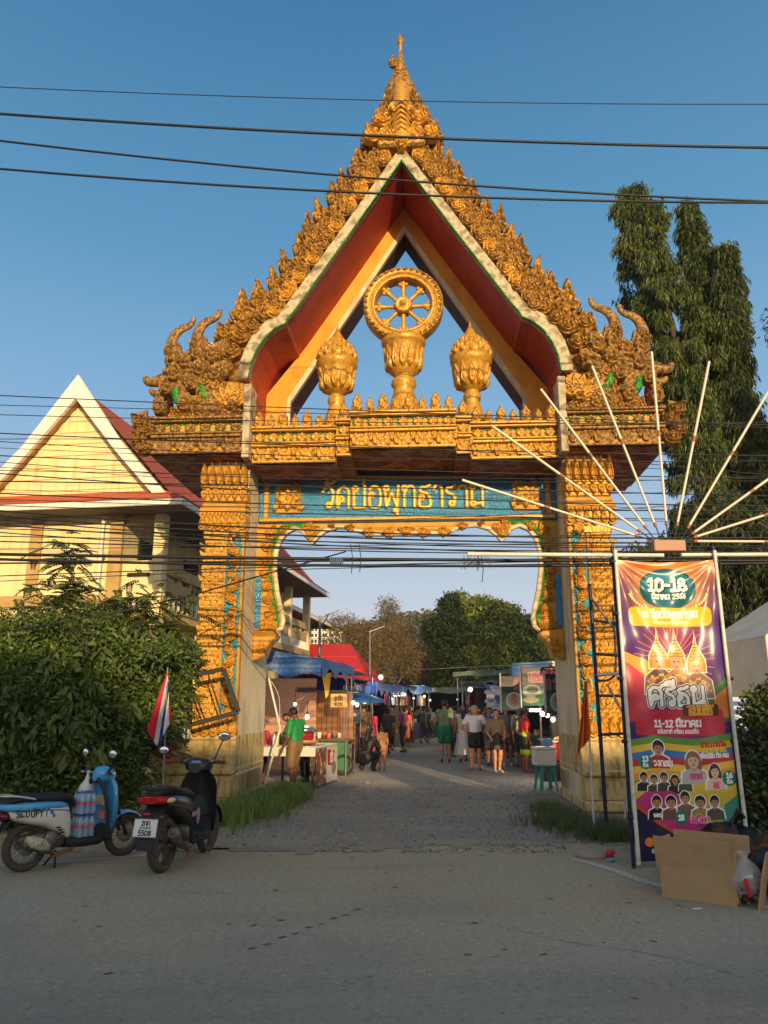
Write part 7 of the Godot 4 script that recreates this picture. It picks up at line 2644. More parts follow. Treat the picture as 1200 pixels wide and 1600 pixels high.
	m.xf = T(box_at.call(0.71, 0.16, 0.02), 0.3, Vector3.ONE, 0.2)
	m.col = lin(C(196, 36, 44))
	m.box(Vector3.ZERO, V(0.035, 0.15, 0.02), 0.008)
	tag(put(self, "box_litter", m, fm), "loose wrappers and scraps inside the open cardboard box", "litter", "", "stuff")
	var bin := plain(20, 20, 22, 0.28)
	for q in [[3.62, -7.5, 0.42, 0.5, "black rubbish bag slumped behind the cardboard box"], [4.05, -7.35, 0.44, 0.44, "black rubbish bag furthest right at the picture's edge"], [3.3, -7.95, 0.36, 0.52, "black rubbish bag leaning against the banner's foot"]]:
		m = MB.new()
		var pts := PackedVector3Array()
		for j in 15:
			var b := -PI / 2 + PI * j / 14.0
			for k in 26:
				var a := TAU * k / 26.0
				var w := 1.0 + 0.07 * sin(a * 7.0 + b * 3.0) + 0.05 * sin(a * 13.0 - b * 5.0) + 0.05 * sin(b * 9.0 + a)
				pts.append(V(cos(a) * cos(b) * q[2] * w, q[3] * 0.5 + sin(b) * q[3] * 0.5 * w, sin(a) * cos(b) * q[2] * w))
		m.grid(pts, 26, 15, true)
		m.tube([V(0.02, q[3] * 0.95, 0), V(0.05, q[3] * 1.1, 0.02), V(0.1, q[3] * 1.2, 0.05)], [0.05, 0.03, 0.06], 8)
		tag(put(self, "rubbish_bag", m, bin, V(q[0], 0, q[1])), q[4], "rubbish bag", "black rubbish bags by the banner")
	m = MB.new()
	m.lathe([V2(0, 0.0), V2(0.19, 0.01), V2(0.25, 0.08), V2(0.2, 0.17), V2(0.09, 0.22), V2(0.03, 0.24), V2(0.06, 0.28)], 22, 11, 0.3)
	tag(put(self, "pale_bag", m, plain(200, 186, 182, 0.3), V(4.0, 0.44, -7.5)), "pale pinkish plastic bag on top of the black bags", "rubbish bag")
	m = MB.new()
	m.xf = T(V(2.45, 0.06, -9.1), 0.5)
	m.lathe([V2(0, -0.04), V2(0.035, -0.035), V2(0.045, 0.02), V2(0.035, 0.04), V2(0.0, 0.035)], 12, 5, 0.15)
	tag(put(self, "red_cup", m, plain(196, 40, 44, 0.5)), "crushed red cup in the grass by the banner's left pole", "litter")
	m = MB.new()
	m.xf = T(V(2.42, 0.02, -8.98), 0.5)
	m.box(V(0, 0, 0), V(0.1, 0.03, 0.06), 0.01)
	tag(put(self, "blue_scrap", m, plain(90, 160, 190, 0.5)), "pale blue scrap beside the crushed red cup", "litter")
	m = MB.new()
	m.xf = T(V(2.55, 0.008, -6.95), 0.3)
	m.box(V(0, 0, 0), V(0.09, 0.01, 0.035), 0.004)
	tag(put(self, "candy_wrapper", m, plain(206, 190, 186, 0.5)), "small pink and white wrapper on the asphalt before the box", "litter")
	m = MB.new()
	m.ball(V(2.3, 0.02, -9.25), V(0.2, 0.06, 0.14), 10, 6)
	tag(put(self, "pale_rock", m, plain(150, 138, 120, 0.9)), "flat pale stone in the dirt beside the banner's left pole", "stone")

	# white tent beyond
	o = thing("white_tent", "white peaked canopy tent with pale side wall right of the banner", "tent", V(8.3, 0, -14.5))
	var tm := mat("tent_cloth", [C(222, 214, 196), C(232, 224, 206)], 0.7, 0.0, 2.0, 0.012, "soft", 0.5)
	m = MB.new()
	for k in 4:
		var a := [V(-2.0, 2.75, 1.5), V(2.0, 2.75, 1.5), V(2.0, 2.75, -1.5), V(-2.0, 2.75, -1.5)]
		m.tri(a[k], V(0, 4.2, 0), a[(k + 1) % 4])
	put(o, "canopy", m, tm)
	m = MB.new()
	m.quad(V(-2.0, 1.2, 1.49), V(-2.0, 2.75, 1.49), V(2.0, 2.75, 1.49), V(2.0, 1.2, 1.49))
	m.quad(V(-1.99, 1.2, -1.5), V(-1.99, 2.75, -1.5), V(-1.99, 2.75, 1.5), V(-1.99, 1.2, 1.5))
	put(o, "side_wall", m, tm)
	for k in 4:
		m = MB.new()
		m.bar(V(-1.96 if k % 2 else 1.96, 0, -1.46 if k < 2 else 1.46), V(-1.96 if k % 2 else 1.96, 2.75, -1.46 if k < 2 else 1.46), 0.03, 7)
		put(o, "leg", m, pvc)
	m = MB.new()
	m.xf = T(V(6.6, 1.5, -13.2), 0, Vector3.ONE, 0, -0.5)
	for k in 8:
		m.col = lin(C(70, 96, 170) if k % 2 == 0 else C(190, 196, 206))
		m.box(V(0, -0.3 + k * 0.08, 0), V(1.8, 0.08, 0.01))
	tag(put(self, "striped_sheet", m, fm), "blue and white striped sheet behind the bush right of the banner", "sheet")


# ---------------------------------------------------------------- people
# one closed skin round a set of tapered limbs: [from, to, radius, radius, colour]
func skin_over(m: MB, bones: Array, cell: float, soft: float) -> void:
	var lo := Vector3.ONE * 1e9
	var hi := -lo
	for b in bones:
		var r: float = maxf(b[2], b[3]) + cell * 2.5
		lo = lo.min(b[0] - Vector3.ONE * r).min(b[1] - Vector3.ONE * r)
		hi = hi.max(b[0] + Vector3.ONE * r).max(b[1] + Vector3.ONE * r)
	var nx := int((hi.x - lo.x) / cell) + 2
	var ny := int((hi.y - lo.y) / cell) + 2
	var nz := int((hi.z - lo.z) / cell) + 2
	var f := PackedFloat32Array()
	f.resize(nx * ny * nz)
	f.fill(9.0)
	var near := PackedFloat32Array()
	near.resize(nx * ny * nz)
	near.fill(9.0)
	var who := PackedInt32Array()
	who.resize(nx * ny * nz)
	for bi in bones.size():
		var b: Array = bones[bi]
		var a: Vector3 = b[0]
		var ba: Vector3 = b[1] - a
		var ll := maxf(ba.length_squared(), 1e-9)
		var ra: float = b[2]
		var rb: float = b[3]
		var mr := maxf(ra, rb) + cell * 2.0 + soft
		var p0 := (a.min(b[1]) - Vector3.ONE * mr - lo) / cell
		var p1 := (a.max(b[1]) + Vector3.ONE * mr - lo) / cell
		for z in range(maxi(int(p0.z), 0), mini(int(p1.z) + 2, nz)):
			for y in range(maxi(int(p0.y), 0), mini(int(p1.y) + 2, ny)):
				var row := (z * ny + y) * nx
				for x in range(maxi(int(p0.x), 0), mini(int(p1.x) + 2, nx)):
					var pa := lo + Vector3(x, y, z) * cell - a
					var h := clampf(pa.dot(ba) / ll, 0.0, 1.0)
					var d := (pa - ba * h).length() - lerpf(ra, rb, h)
					var i := row + x
					if d < near[i]:
						near[i] = d
						who[i] = bi
					var q := maxf(soft - absf(f[i] - d), 0.0) / soft
					f[i] = minf(f[i], d) - q * q * soft * 0.25
	var ids := PackedInt32Array()
	ids.resize(nx * ny * nz)
	ids.fill(-1)
	var base := m.v.size()
	var v := PackedVector3Array()
	var c := PackedColorArray()
	var offs := [0, 1, nx, nx + 1, nx * ny, nx * ny + 1, nx * ny + nx, nx * ny + nx + 1]
	var pos := [V(0, 0, 0), V(1, 0, 0), V(0, 1, 0), V(1, 1, 0), V(0, 0, 1), V(1, 0, 1), V(0, 1, 1), V(1, 1, 1)]
	var edges := [[0, 1], [2, 3], [4, 5], [6, 7], [0, 2], [1, 3], [4, 6], [5, 7], [0, 4], [1, 5], [2, 6], [3, 7]]
	for z in nz - 1:
		for y in ny - 1:
			var row := (z * ny + y) * nx
			for x in nx - 1:
				var i := row + x
				if absf(f[i]) > cell * 2.0:
					continue
				var mask := 0
				for k in 8:
					if f[i + offs[k]] < 0.0:
						mask |= 1 << k
				if mask == 0 or mask == 255:
					continue
				var s := Vector3.ZERO
				var n := 0
				for e in edges:
					var a := f[i + offs[e[0]]]
					var b := f[i + offs[e[1]]]
					if (a < 0.0) != (b < 0.0):
						s += pos[e[0]].lerp(pos[e[1]], a / (a - b))
						n += 1
				ids[i] = base + v.size()
				v.append(lo + (Vector3(x, y, z) + s / n) * cell)
				c.append(bones[who[i]][4])
	var nn := PackedVector3Array()
	nn.resize(v.size())
	var st := [1, nx, nx * ny]
	for z in range(1, nz - 1):
		for y in range(1, ny - 1):
			var row := (z * ny + y) * nx
			for x in range(1, nx - 1):
				var i := row + x
				if absf(f[i]) > cell * 2.0:
					continue
				for ax in 3:
					var j: int = i + st[ax]
					if (f[i] < 0.0) == (f[j] < 0.0):
						continue
					var u: int = st[(ax + 1) % 3]
					var w: int = st[(ax + 2) % 3]
					var q := [ids[i], ids[i - u], ids[i - u - w], ids[i - w]]
					if q.min() < 0:
						continue
					if f[i] < 0.0:
						q.reverse()
					m.ix.append_array([q[0], q[1], q[2], q[0], q[2], q[3]])
					var face: Vector3 = (v[q[2] - base] - v[q[0] - base]).cross(v[q[1] - base] - v[q[3] - base])
					for e in 4:
						nn[q[e] - base] += face
	for i in v.size():
		m.v.append(m.xf * v[i])
		m.n.append((m.xf.basis * nn[i]).normalized())
		m.t.append(Vector2.ZERO)
		m.c.append(c[i])


const REST := {"hip": Vector3(0.052, 0.515, 0), "knee": Vector3(0.058, 0.285, 0.012), "ankle": Vector3(0.06, 0.05, -0.012), "toe": Vector3(0.07, 0.016, 0.075), "shoulder": Vector3(0.105, 0.8, 0), "elbow": Vector3(0.135, 0.635, -0.012), "wrist": Vector3(0.14, 0.49, 0.03), "waist": Vector3(0, 0.6, 0), "chest": Vector3(0, 0.735, 0.005), "neck": Vector3(0, 0.845, -0.005), "head": Vector3(0, 0.918, 0.012)}


# o: h height, skin, hair, style, pose (joint + L/R: place, in heights), top, sleeve, low, leg (cloth reaches this far down the leg, in limbs), dress, build
func person(label: String, where: Vector3, face: float, o: Dictionary) -> Node3D:
	var t := thing("person", label, "person", where, face, o.get("group", ""))
	var H: float = o.get("h", 1.65)
	var fat: float = o.get("build", 1.0)
	var J := {}
	for key in REST:
		if key in ["waist", "chest", "neck", "head"]:
			J[key] = o.pose.get(key, REST[key]) * H
		else:
			for s in [["L", -1.0], ["R", 1.0]]:
				var r: Vector3 = REST[key]
				J[key + s[0]] = o.pose.get(key + s[0], V(r.x * s[1], r.y, r.z)) * H
	var sk: Color = lin(o.get("skin", C(168, 116, 84)))
	var shoe: Color = lin(o.get("shoe", C(60, 50, 44)))
	var cell: float = o.get("cell", 0.019)
	var B := []
	var hipc: Vector3 = (J.hipL + J.hipR) / 2.0
	var side: Vector3 = (J.hipR - J.hipL).normalized()
	B.append([J.hipL + side * 0.01 * H, J.hipR - side * 0.01 * H, 0.062 * H * fat, 0.062 * H * fat, sk])
	for s in [-1.0, 1.0]:
		B.append([hipc + side * 0.035 * H * s, J.waist + side * 0.028 * H * s, 0.056 * H * fat, 0.05 * H * fat, sk])
		B.append([J.waist + side * 0.028 * H * s, J.chest + side * 0.042 * H * s, 0.05 * H * fat, 0.058 * H * fat, sk])
	B.append([J.shoulderL, J.shoulderR, 0.034 * H, 0.034 * H, sk])
	B.append([J.chest, J.neck, 0.05 * H, 0.03 * H, sk])
	B.append([J.neck, J.head, 0.03 * H, 0.034 * H, sk])
	var up: Vector3 = (J.head - J.neck).normalized()
	B.append([J.head + up * 0.022 * H, J.head - up * 0.012 * H + V(0, 0, 0.006 * H), 0.052 * H, 0.04 * H, sk])
	for s in ["L", "R"]:
		B.append([J["shoulder" + s], J["elbow" + s], 0.031 * H * fat, 0.024 * H, sk])
		B.append([J["elbow" + s], J["wrist" + s], 0.024 * H, 0.015 * H, sk])
		B.append([J["hip" + s], J["knee" + s], 0.053 * H * fat, 0.033 * H, sk])
		B.append([J["knee" + s], J["knee" + s].lerp(J["ankle" + s], 0.3) + V(0, 0, -0.008 * H), 0.033 * H, 0.035 * H, sk])
		B.append([J["knee" + s].lerp(J["ankle" + s], 0.3) + V(0, 0, -0.008 * H), J["ankle" + s], 0.034 * H, 0.02 * H, sk])
		B.append([J["ankle" + s] + V(0, -0.02 * H, -0.01 * H), J["toe" + s], 0.022 * H, 0.017 * H, shoe])
	var m := MB.new()
	skin_over(m, B, cell, 0.03)
	# hands: palm, four fingers of unequal length, thumb from the side of the palm
	m.col = sk
	for s in [["L", -1.0], ["R", 1.0]]:
		var w: Vector3 = J["wrist" + s[0]]
		var d: Vector3 = (w - J["elbow" + s[0]]).normalized()
		var across := (V(0, 0, 1) - d * d.z).normalized()
		var inw: Vector3 = d.cross(across) * -s[1]
		var palm := w + d * 0.05 * H
		m.tube([w, w + d * 0.02 * H, palm], [0.016 * H, 0.022 * H, 0.024 * H], 8, true, 0.5, across.cross(d) * 1.0)
		for k in 4:
			var fl: float = [0.036, 0.044, 0.046, 0.04][k] * H
			var st := palm + across * (k - 1.5) * 0.011 * H
			m.tube([st, st + d * fl * 0.5 + inw * 0.004, st + d * fl * 0.85 + inw * 0.02], [0.0058 * H, 0.0052 * H, 0.004 * H], 5)
		var th := w + d * 0.015 * H + across * 0.02 * H
		m.tube([th, th + d * 0.02 * H + across * 0.016 * H, th + d * 0.042 * H + across * 0.014 * H + inw * 0.012], [0.0066 * H, 0.006 * H, 0.0045 * H], 5)
	# face: nose, eyes, mouth, ears, on the forward side of the head
	var fw: Vector3 = o.get("look", V(0, 0, 1)).normalized()
	var sd := up.cross(fw).normalized()
	var hd: Vector3 = J.head + up * 0.004 * H
	m.tube([hd + fw * 0.044 * H + up * 0.008 * H, hd + fw * 0.057 * H - up * 0.008 * H], [0.005 * H, 0.009 * H], 6)
	for s in [-1.0, 1.0]:
		m.ball(hd + sd * 0.05 * H * s - fw * 0.006 * H, V(0.008, 0.016, 0.011) * H, 7, 5)
		m.col = Color(0.015, 0.012, 0.01)
		m.ball(hd + fw * 0.043 * H + sd * 0.019 * H * s + up * 0.012 * H, V(0.007, 0.004, 0.006) * H, 7, 5)
		m.tube([hd + fw * 0.045 * H + sd * 0.012 * H * s + up * 0.023 * H, hd + fw * 0.04 * H + sd * 0.03 * H * s + up * 0.021 * H], 0.003 * H, 4)
		m.col = sk
	m.col = Color(0.22, 0.07, 0.06)
	m.ball(hd + fw * 0.046 * H - up * 0.024 * H, V(0.014, 0.004, 0.008) * H, 8, 5)
	var bodym: StandardMaterial3D = M.get("person_skin")
	if bodym == null:
		bodym = StandardMaterial3D.new()
		bodym.resource_name = "person_skin"
		bodym.vertex_color_use_as_albedo = true
		bodym.roughness = 0.6
		M["person_skin"] = bodym
	put(t, "body", m, bodym)
	# hair
	m = MB.new()
	m.col = lin(o.get("hair", C(22, 18, 17)))
	var style: String = o.get("style", "short")
	var hc: Vector3 = J.head + up * 0.026 * H - fw * 0.008 * H
	var hb := []
	hb.append([hc, hc - fw * 0.012 * H, 0.055 * H, 0.056 * H, m.col])
	if style != "short":
		hb.append([hc - fw * 0.02 * H, hc - fw * 0.035 * H - up * 0.05 * H, 0.05 * H, 0.038 * H, m.col])
	if style == "long":
		hb.append([hc - fw * 0.035 * H - up * 0.03 * H, hc - fw * 0.05 * H - up * 0.16 * H, 0.045 * H, 0.04 * H, m.col])
	elif style == "bun":
		hb.append([hc - fw * 0.05 * H + up * 0.02 * H, hc - fw * 0.06 * H + up * 0.03 * H, 0.03 * H, 0.03 * H, m.col])
	elif style == "tail":
		hb.append([hc - fw * 0.055 * H, hc - fw * 0.07 * H - up * 0.11 * H, 0.022 * H, 0.012 * H, m.col])
	skin_over(m, hb, minf(cell, 0.017), 0.02)
	# keep the face clear of hair
	for i in m.v.size():
		var e := m.v[i] - hd
		var g := e.dot(fw)
		if g > 0.015 * H and e.dot(up) < 0.045 * H:
			m.v[i] -= fw * (g - 0.015 * H)
	put(t, "hair", m, bodym)
	# clothes follow the body
	if o.has("top"):
		m = MB.new()
		var tc: Color = lin(o.top)
		var g := []
		for s in [-1.0, 1.0]:
			g.append([hipc + side * 0.04 * H * s + V(0, 0.01 * H, 0), J.waist + side * 0.03 * H * s, 0.062 * H * fat, 0.059 * H * fat, tc])
			g.append([J.waist + side * 0.03 * H * s, J.chest + side * 0.043 * H * s, 0.059 * H * fat, 0.067 * H * fat, tc])
		g.append([J.shoulderL, J.shoulderR, 0.043 * H, 0.043 * H, tc])
		g.append([J.chest, J.chest.lerp(J.neck, 0.75), 0.06 * H, 0.038 * H, tc])
		var sl: float = o.get("sleeve", 0.5)
		for s in ["L", "R"]:
			if sl > 0.0:
				g.append([J["shoulder" + s], J["shoulder" + s].lerp(J["elbow" + s], minf(sl, 1.0)), 0.042 * H * fat, 0.037 * H * fat, tc])
			if sl > 1.0:
				g.append([J["elbow" + s], J["elbow" + s].lerp(J["wrist" + s], sl - 1.0), 0.035 * H, 0.026 * H, tc])
		if o.has("mottle"):
			for k in 60:
				var q: Array = g[k % g.size()]
				var e: Vector3 = q[0].lerp(q[1], fmod(k * 0.37, 1.0)) + V(sin(k * 2.3), cos(k * 1.7) * 0.4, cos(k * 3.1)) * q[2] * 0.82
				g.append([e, e + V(0.01, 0.02, 0), 0.022, 0.016, lin(o.mottle[k % o.mottle.size()])])
		skin_over(m, g, cell, 0.035)
		put(t, "shirt", m, bodym)
	if o.has("low"):
		m = MB.new()
		var lc: Color = lin(o.low)
		var g := [[J.hipL + side * 0.01 * H + V(0, 0.03 * H, 0), J.hipR - side * 0.01 * H + V(0, 0.03 * H, 0), 0.07 * H * fat, 0.07 * H * fat, lc]]
		var leg: float = o.get("leg", 0.7)
		g.append([J.hipL * 0.6 + J.hipR * 0.4 - V(0, 0.025 * H, 0), J.hipR * 0.6 + J.hipL * 0.4 - V(0, 0.025 * H, 0), 0.066 * H * fat, 0.066 * H * fat, lc])
		for s in ["L", "R"]:
			g.append([J["hip" + s], J["hip" + s].lerp(J["knee" + s], minf(leg, 1.0)), 0.066 * H * fat, (0.058 if leg < 1.0 else 0.05) * H * fat, lc])
			if leg > 1.0:
				g.append([J["knee" + s], J["knee" + s].lerp(J["ankle" + s], leg - 1.0), 0.048 * H, 0.042 * H, lc])
		if o.has("band"):
			for s in ["L", "R"]:
				var e: Vector3 = J["hip" + s].lerp(J["knee" + s], leg)
				g.append([e, e + V(0, -0.01, 0), 0.064 * H * fat, 0.064 * H * fat, lin(o.band)])
			g.append([J.hipL + V(0, 0.07 * H, 0), J.hipR + V(0, 0.07 * H, 0), 0.067 * H * fat, 0.067 * H * fat, lin(o.band)])
		if o.has("mottle"):
			for k in 40:
				var q: Array = g[k % g.size()]
				var e: Vector3 = q[0].lerp(q[1], fmod(k * 0.37, 1.0)) + V(sin(k * 2.3), 0, cos(k * 3.1)) * q[2] * 0.85
				g.append([e, e + V(0.01, 0.02, 0), 0.022, 0.016, lin(o.mottle[k % o.mottle.size()])])
		skin_over(m, g, cell, 0.025)
		put(t, "trousers" if leg > 1.0 else "shorts", m, bodym)
	if o.has("dress"):
		m = MB.new()
		m.col = lin(o.dress)
		var hem: float = o.get("hem", 0.12) * H
		var top: float = J.waist.y + 0.03 * H
		var p := PackedVector3Array()
		for j in 9:
			var u := j / 8.0
			for k in 24:
				var a := TAU * k / 24.0
				var r := lerpf(0.075, o.get("flare", 0.13), pow(u, 0.8)) * H * (1.0 + 0.06 * sin(a * 6.0) * u)
				p.append(V(J.waist.x * (1 - u) + cos(a) * r * 1.15, lerpf(top, hem, u), lerpf(J.waist.z, hipc.z, minf(u * 2.0, 1.0)) + sin(a) * r * 0.9))
		m.grid(p, 24, 9, true)
		put(t, "skirt", m, bodym)
	if o.has("hat"):
		m = MB.new()
		m.col = lin(o.hat)
		m.xf = T(J.head + up * 0.035 * H)
		m.lathe([V2(0.0, 0.05 * H), V2(0.035 * H, 0.047 * H), V2(0.056 * H, 0.02 * H), V2(0.06 * H, 0.0), V2(0.062 * H, -0.005 * H)], 18)
		m.xf = m.xf * T(fw * 0.06 * H, atan2(fw.x, fw.z), V(1, 0.15, 1))
		m.ball(Vector3.ZERO, V(0.045, 0.03, 0.05) * H, 12, 6)
		put(t, "cap", m, bodym)
	return t


func build_people() -> void:
	var stride := {"kneeL": V(-0.058, 0.285, 0.06), "ankleL": V(-0.058, 0.06, 0.03), "toeL": V(-0.062, 0.02, 0.12), "kneeR": V(0.058, 0.285, 0.0), "ankleR": V(0.058, 0.065, -0.1), "toeR": V(0.062, 0.016, -0.03), "elbowL": V(-0.14, 0.64, -0.05), "wristL": V(-0.15, 0.51, -0.04), "elbowR": V(0.14, 0.64, 0.02), "wristR": V(0.15, 0.51, 0.08)}
	var hands_up := {"elbowL": V(-0.13, 0.64, 0.02), "wristL": V(-0.06, 0.66, 0.13), "elbowR": V(0.13, 0.64, 0.02), "wristR": V(0.06, 0.66, 0.13)}
	var tan_skin := C(172, 118, 84)
	var pale := C(206, 150, 118)
	person("man in green shirt and brown shorts standing at the nearest left stall", V(-1.78, 0, -16.35), deg_to_rad(-125), {"h": 1.62, "skin": C(110, 70, 48), "top": C(22, 128, 66), "sleeve": 0.75, "low": C(120, 92, 62), "leg": 0.98, "build": 1.0, "pose": {"kneeL": V(-0.06, 0.29, 0.07), "ankleL": V(-0.07, 0.06, 0.06), "toeL": V(-0.075, 0.016, 0.14), "head": V(0, 0.908, 0.05), "elbowL": V(-0.13, 0.64, 0.03), "wristL": V(-0.11, 0.54, 0.12), "elbowR": V(0.14, 0.63, 0.0), "wristR": V(0.14, 0.5, 0.08)}})
	person("stall seller in white shirt bending forward behind the nearest left stall", V(-1.75, 0, -18.1), deg_to_rad(-60), {"h": 1.66, "skin": C(120, 78, 54), "top": C(206, 200, 186), "sleeve": 0.7, "low": C(52, 56, 64), "leg": 1.8, "pose": {"waist": V(0, 0.6, 0.05), "chest": V(0, 0.71, 0.14), "neck": V(0, 0.78, 0.22), "head": V(0, 0.82, 0.28), "shoulderL": V(-0.105, 0.75, 0.18), "shoulderR": V(0.105, 0.75, 0.18), "elbowL": V(-0.13, 0.62, 0.26), "wristL": V(-0.08, 0.55, 0.36), "elbowR": V(0.13, 0.62, 0.26), "wristR": V(0.08, 0.55, 0.36)}})
	person("child in red shirt sitting behind the nearest left stall by the pillar", V(-2.62, 0, -17.4), deg_to_rad(40), {"h": 1.32, "skin": C(130, 84, 60), "top": C(176, 36, 46), "sleeve": 0.6, "low": C(60, 60, 70), "leg": 1.3, "style": "bob", "pose": {}})
	person("woman with dark hair in black top and cream trousers at the left stalls", V(-1.05, 0, -22.94), deg_to_rad(-80), {"h": 1.6, "skin": tan_skin, "top": C(24, 24, 26), "sleeve": 0.9, "low": C(196, 168, 112), "leg": 1.92, "style": "long", "pose": hands_up, "shoe": C(130, 80, 50)})
	person("person in brown and orange patterned clothes and cap before the left stalls", V(-0.62, 0, -24.4), deg_to_rad(200), {"h": 1.74, "skin": C(150, 96, 66), "top": C(74, 50, 36), "sleeve": 1.7, "low": C(92, 56, 38), "leg": 1.9, "mottle": [C(36, 28, 24), C(160, 84, 48), C(52, 58, 40)], "hat": C(96, 70, 48), "pose": {}, "build": 1.08})
	person("person in bright pink top behind the patterned clothes, at the left stalls", V(-0.42, 0, -25.8), deg_to_rad(150), {"h": 1.58, "skin": tan_skin, "top": C(206, 36, 80), "sleeve": 0.9, "low": C(160, 46, 70), "leg": 1.5, "style": "bob", "pose": {}})
	person("woman in black crouching on the gravel beside a small child", V(-0.45, 0, -21.2), deg_to_rad(150), {"h": 1.62, "skin": C(160, 108, 78), "top": C(22, 20, 22), "sleeve": 1.6, "low": C(18, 18, 20), "leg": 1.95, "style": "long", "build": 1.12, "pose": {"hipL": V(-0.055, 0.2, -0.06), "hipR": V(0.055, 0.2, -0.06), "kneeL": V(-0.12, 0.27, 0.15), "kneeR": V(0.13, 0.24, 0.15), "ankleL": V(-0.1, 0.05, 0.02), "ankleR": V(0.11, 0.05, 0.02), "toeL": V(-0.12, 0.016, 0.1), "toeR": V(0.13, 0.016, 0.1), "waist": V(0, 0.29, -0.02), "chest": V(0.0, 0.42, 0.03), "neck": V(0.0, 0.53, 0.07), "head": V(0.0, 0.6, 0.1), "shoulderL": V(-0.105, 0.49, 0.05), "shoulderR": V(0.105, 0.49, 0.05), "elbowL": V(-0.14, 0.36, 0.14), "wristL": V(-0.12, 0.36, 0.26), "elbowR": V(0.15, 0.36, 0.12), "wristR": V(0.1, 0.36, 0.26)}})
	person("small bare-armed child in tan clothes standing beside the crouching woman", V(-0.05, 0, -21.4), deg_to_rad(200), {"h": 1.12, "skin": C(176, 120, 84), "top": C(150, 104, 70), "sleeve": 0.2, "low": C(160, 112, 74), "leg": 0.6, "style": "bob", "pose": {}, "shoe": C(150, 100, 70)})
	person("man in sage green sleeveless shirt and green shorts walking away", V(1.84, 0, -24.4), deg_to_rad(176), {"h": 1.82, "skin": C(176, 118, 88), "top": C(112, 128, 96), "sleeve": 0.25, "low": C(20, 106, 74), "leg": 0.72, "build": 1.08, "hair": C(62, 44, 32), "pose": {"elbowR": V(0.16, 0.65, 0.03), "wristR": V(0.13, 0.6, 0.14), "ankleL": V(-0.06, 0.055, -0.03), "toeL": V(-0.07, 0.016, 0.05)}})
	person("woman in long white sleeveless dress walking beside the man in green shorts", V(2.4, 0, -24.7), deg_to_rad(186), {"h": 1.66, "skin": pale, "top": C(224, 216, 210), "sleeve": 0.0, "dress": C(226, 218, 212), "hem": 0.13, "flare": 0.13, "style": "long", "hair": C(56, 34, 28), "pose": stride})
	person("woman in white tee and black shorts with fair hair, hands on hips", V(2.4, 0, -21.35), deg_to_rad(172), {"h": 1.66, "skin": C(206, 136, 100), "top": C(224, 216, 214), "sleeve": 0.55, "low": C(24, 28, 32), "leg": 0.55, "style": "bun", "hair": C(190, 150, 92), "build": 1.1, "pose": {"elbowL": V(-0.22, 0.66, -0.04), "wristL": V(-0.1, 0.56, 0.03), "elbowR": V(0.22, 0.66, -0.04), "wristR": V(0.1, 0.56, 0.03), "ankleL": V(-0.05, 0.05, 0.04), "ankleR": V(0.06, 0.05, -0.03), "toeR": V(0.08, 0.016, 0.05)}, "shoe": C(170, 100, 70)})
	person("man in dark shorts mostly hidden behind the fair-haired woman in white tee", V(3.0, 0, -23.0), deg_to_rad(10), {"h": 1.6, "skin": tan_skin, "top": C(60, 100, 150), "sleeve": 0.6, "low": C(50, 52, 58), "leg": 0.9, "pose": stride})
	person("woman in tan blouse and black skirt walking towards the gate holding a cup", V(2.87, 0, -20.73), deg_to_rad(8), {"h": 1.56, "skin": C(196, 136, 102), "top": C(134, 108, 74), "sleeve": 0.95, "dress": C(22, 22, 24), "hem": 0.36, "flare": 0.105, "style": "bob", "pose": {"elbowR": V(0.14, 0.64, 0.0), "wristR": V(0.1, 0.57, 0.11), "elbowL": V(-0.15, 0.63, -0.02), "wristL": V(-0.12, 0.54, 0.09), "kneeL": V(-0.05, 0.285, 0.04), "ankleL": V(-0.05, 0.05, 0.05), "toeL": V(-0.055, 0.016, 0.13), "ankleR": V(0.05, 0.055, -0.05)}, "shoe": C(190, 180, 168)})
	person("woman in grey top and mauve shorts walking behind the tan blouse", V(3.42, 0, -22.6), deg_to_rad(-6), {"h": 1.66, "skin": C(186, 128, 98), "top": C(96, 106, 110), "sleeve": 0.4, "low": C(120, 84, 88), "leg": 0.5, "style": "bob", "pose": stride, "shoe": C(190, 184, 176)})
	person("man in red shirt and black and yellow shorts at the right counter", V(3.6, 0, -20.73), deg_to_rad(100), {"h": 1.58, "skin": C(140, 84, 58), "top": C(190, 30, 34), "sleeve": 0.65, "low": C(28, 34, 30), "leg": 0.85, "band": C(170, 190, 40), "build": 1.12, "pose": {"elbowR": V(0.13, 0.64, 0.0), "wristR": V(0.12, 0.56, 0.1)}, "shoe": C(150, 50, 44)})
	person("person in floral shirt carrying a bag behind the red shirt", V(3.75, 0, -22.4), deg_to_rad(20), {"h": 1.62, "skin": C(180, 124, 94), "top": C(190, 180, 150), "sleeve": 0.6, "mottle": [C(60, 60, 50), C(180, 150, 60)], "low": C(60, 60, 64), "leg": 0.9, "style": "bob", "pose": {}})
	person("man in grey cap and dark shirt between the walkers and the signs", V(3.75, 0, -25.0), deg_to_rad(0), {"h": 1.78, "skin": C(186, 132, 104), "top": C(40, 40, 48), "sleeve": 0.6, "low": C(60, 60, 66), "leg": 1.9, "hat": C(120, 118, 116), "pose": {}})
	person("woman with pink hair tie and dark top behind the tan blouse", V(3.05, 0, -26.0), deg_to_rad(12), {"h": 1.58, "skin": C(190, 134, 104), "top": C(130, 90, 100), "sleeve": 0.6, "low": C(44, 44, 50), "leg": 1.5, "style": "bob", "pose": {}, "cell": 0.024})
	person("person in blue shirt in the crowd left of the fair-haired woman", V(2.55, 0, -29.0), deg_to_rad(190), {"h": 1.66, "skin": tan_skin, "top": C(50, 104, 160), "sleeve": 0.7, "low": C(60, 60, 66), "leg": 1.2, "pose": {}, "cell": 0.026})
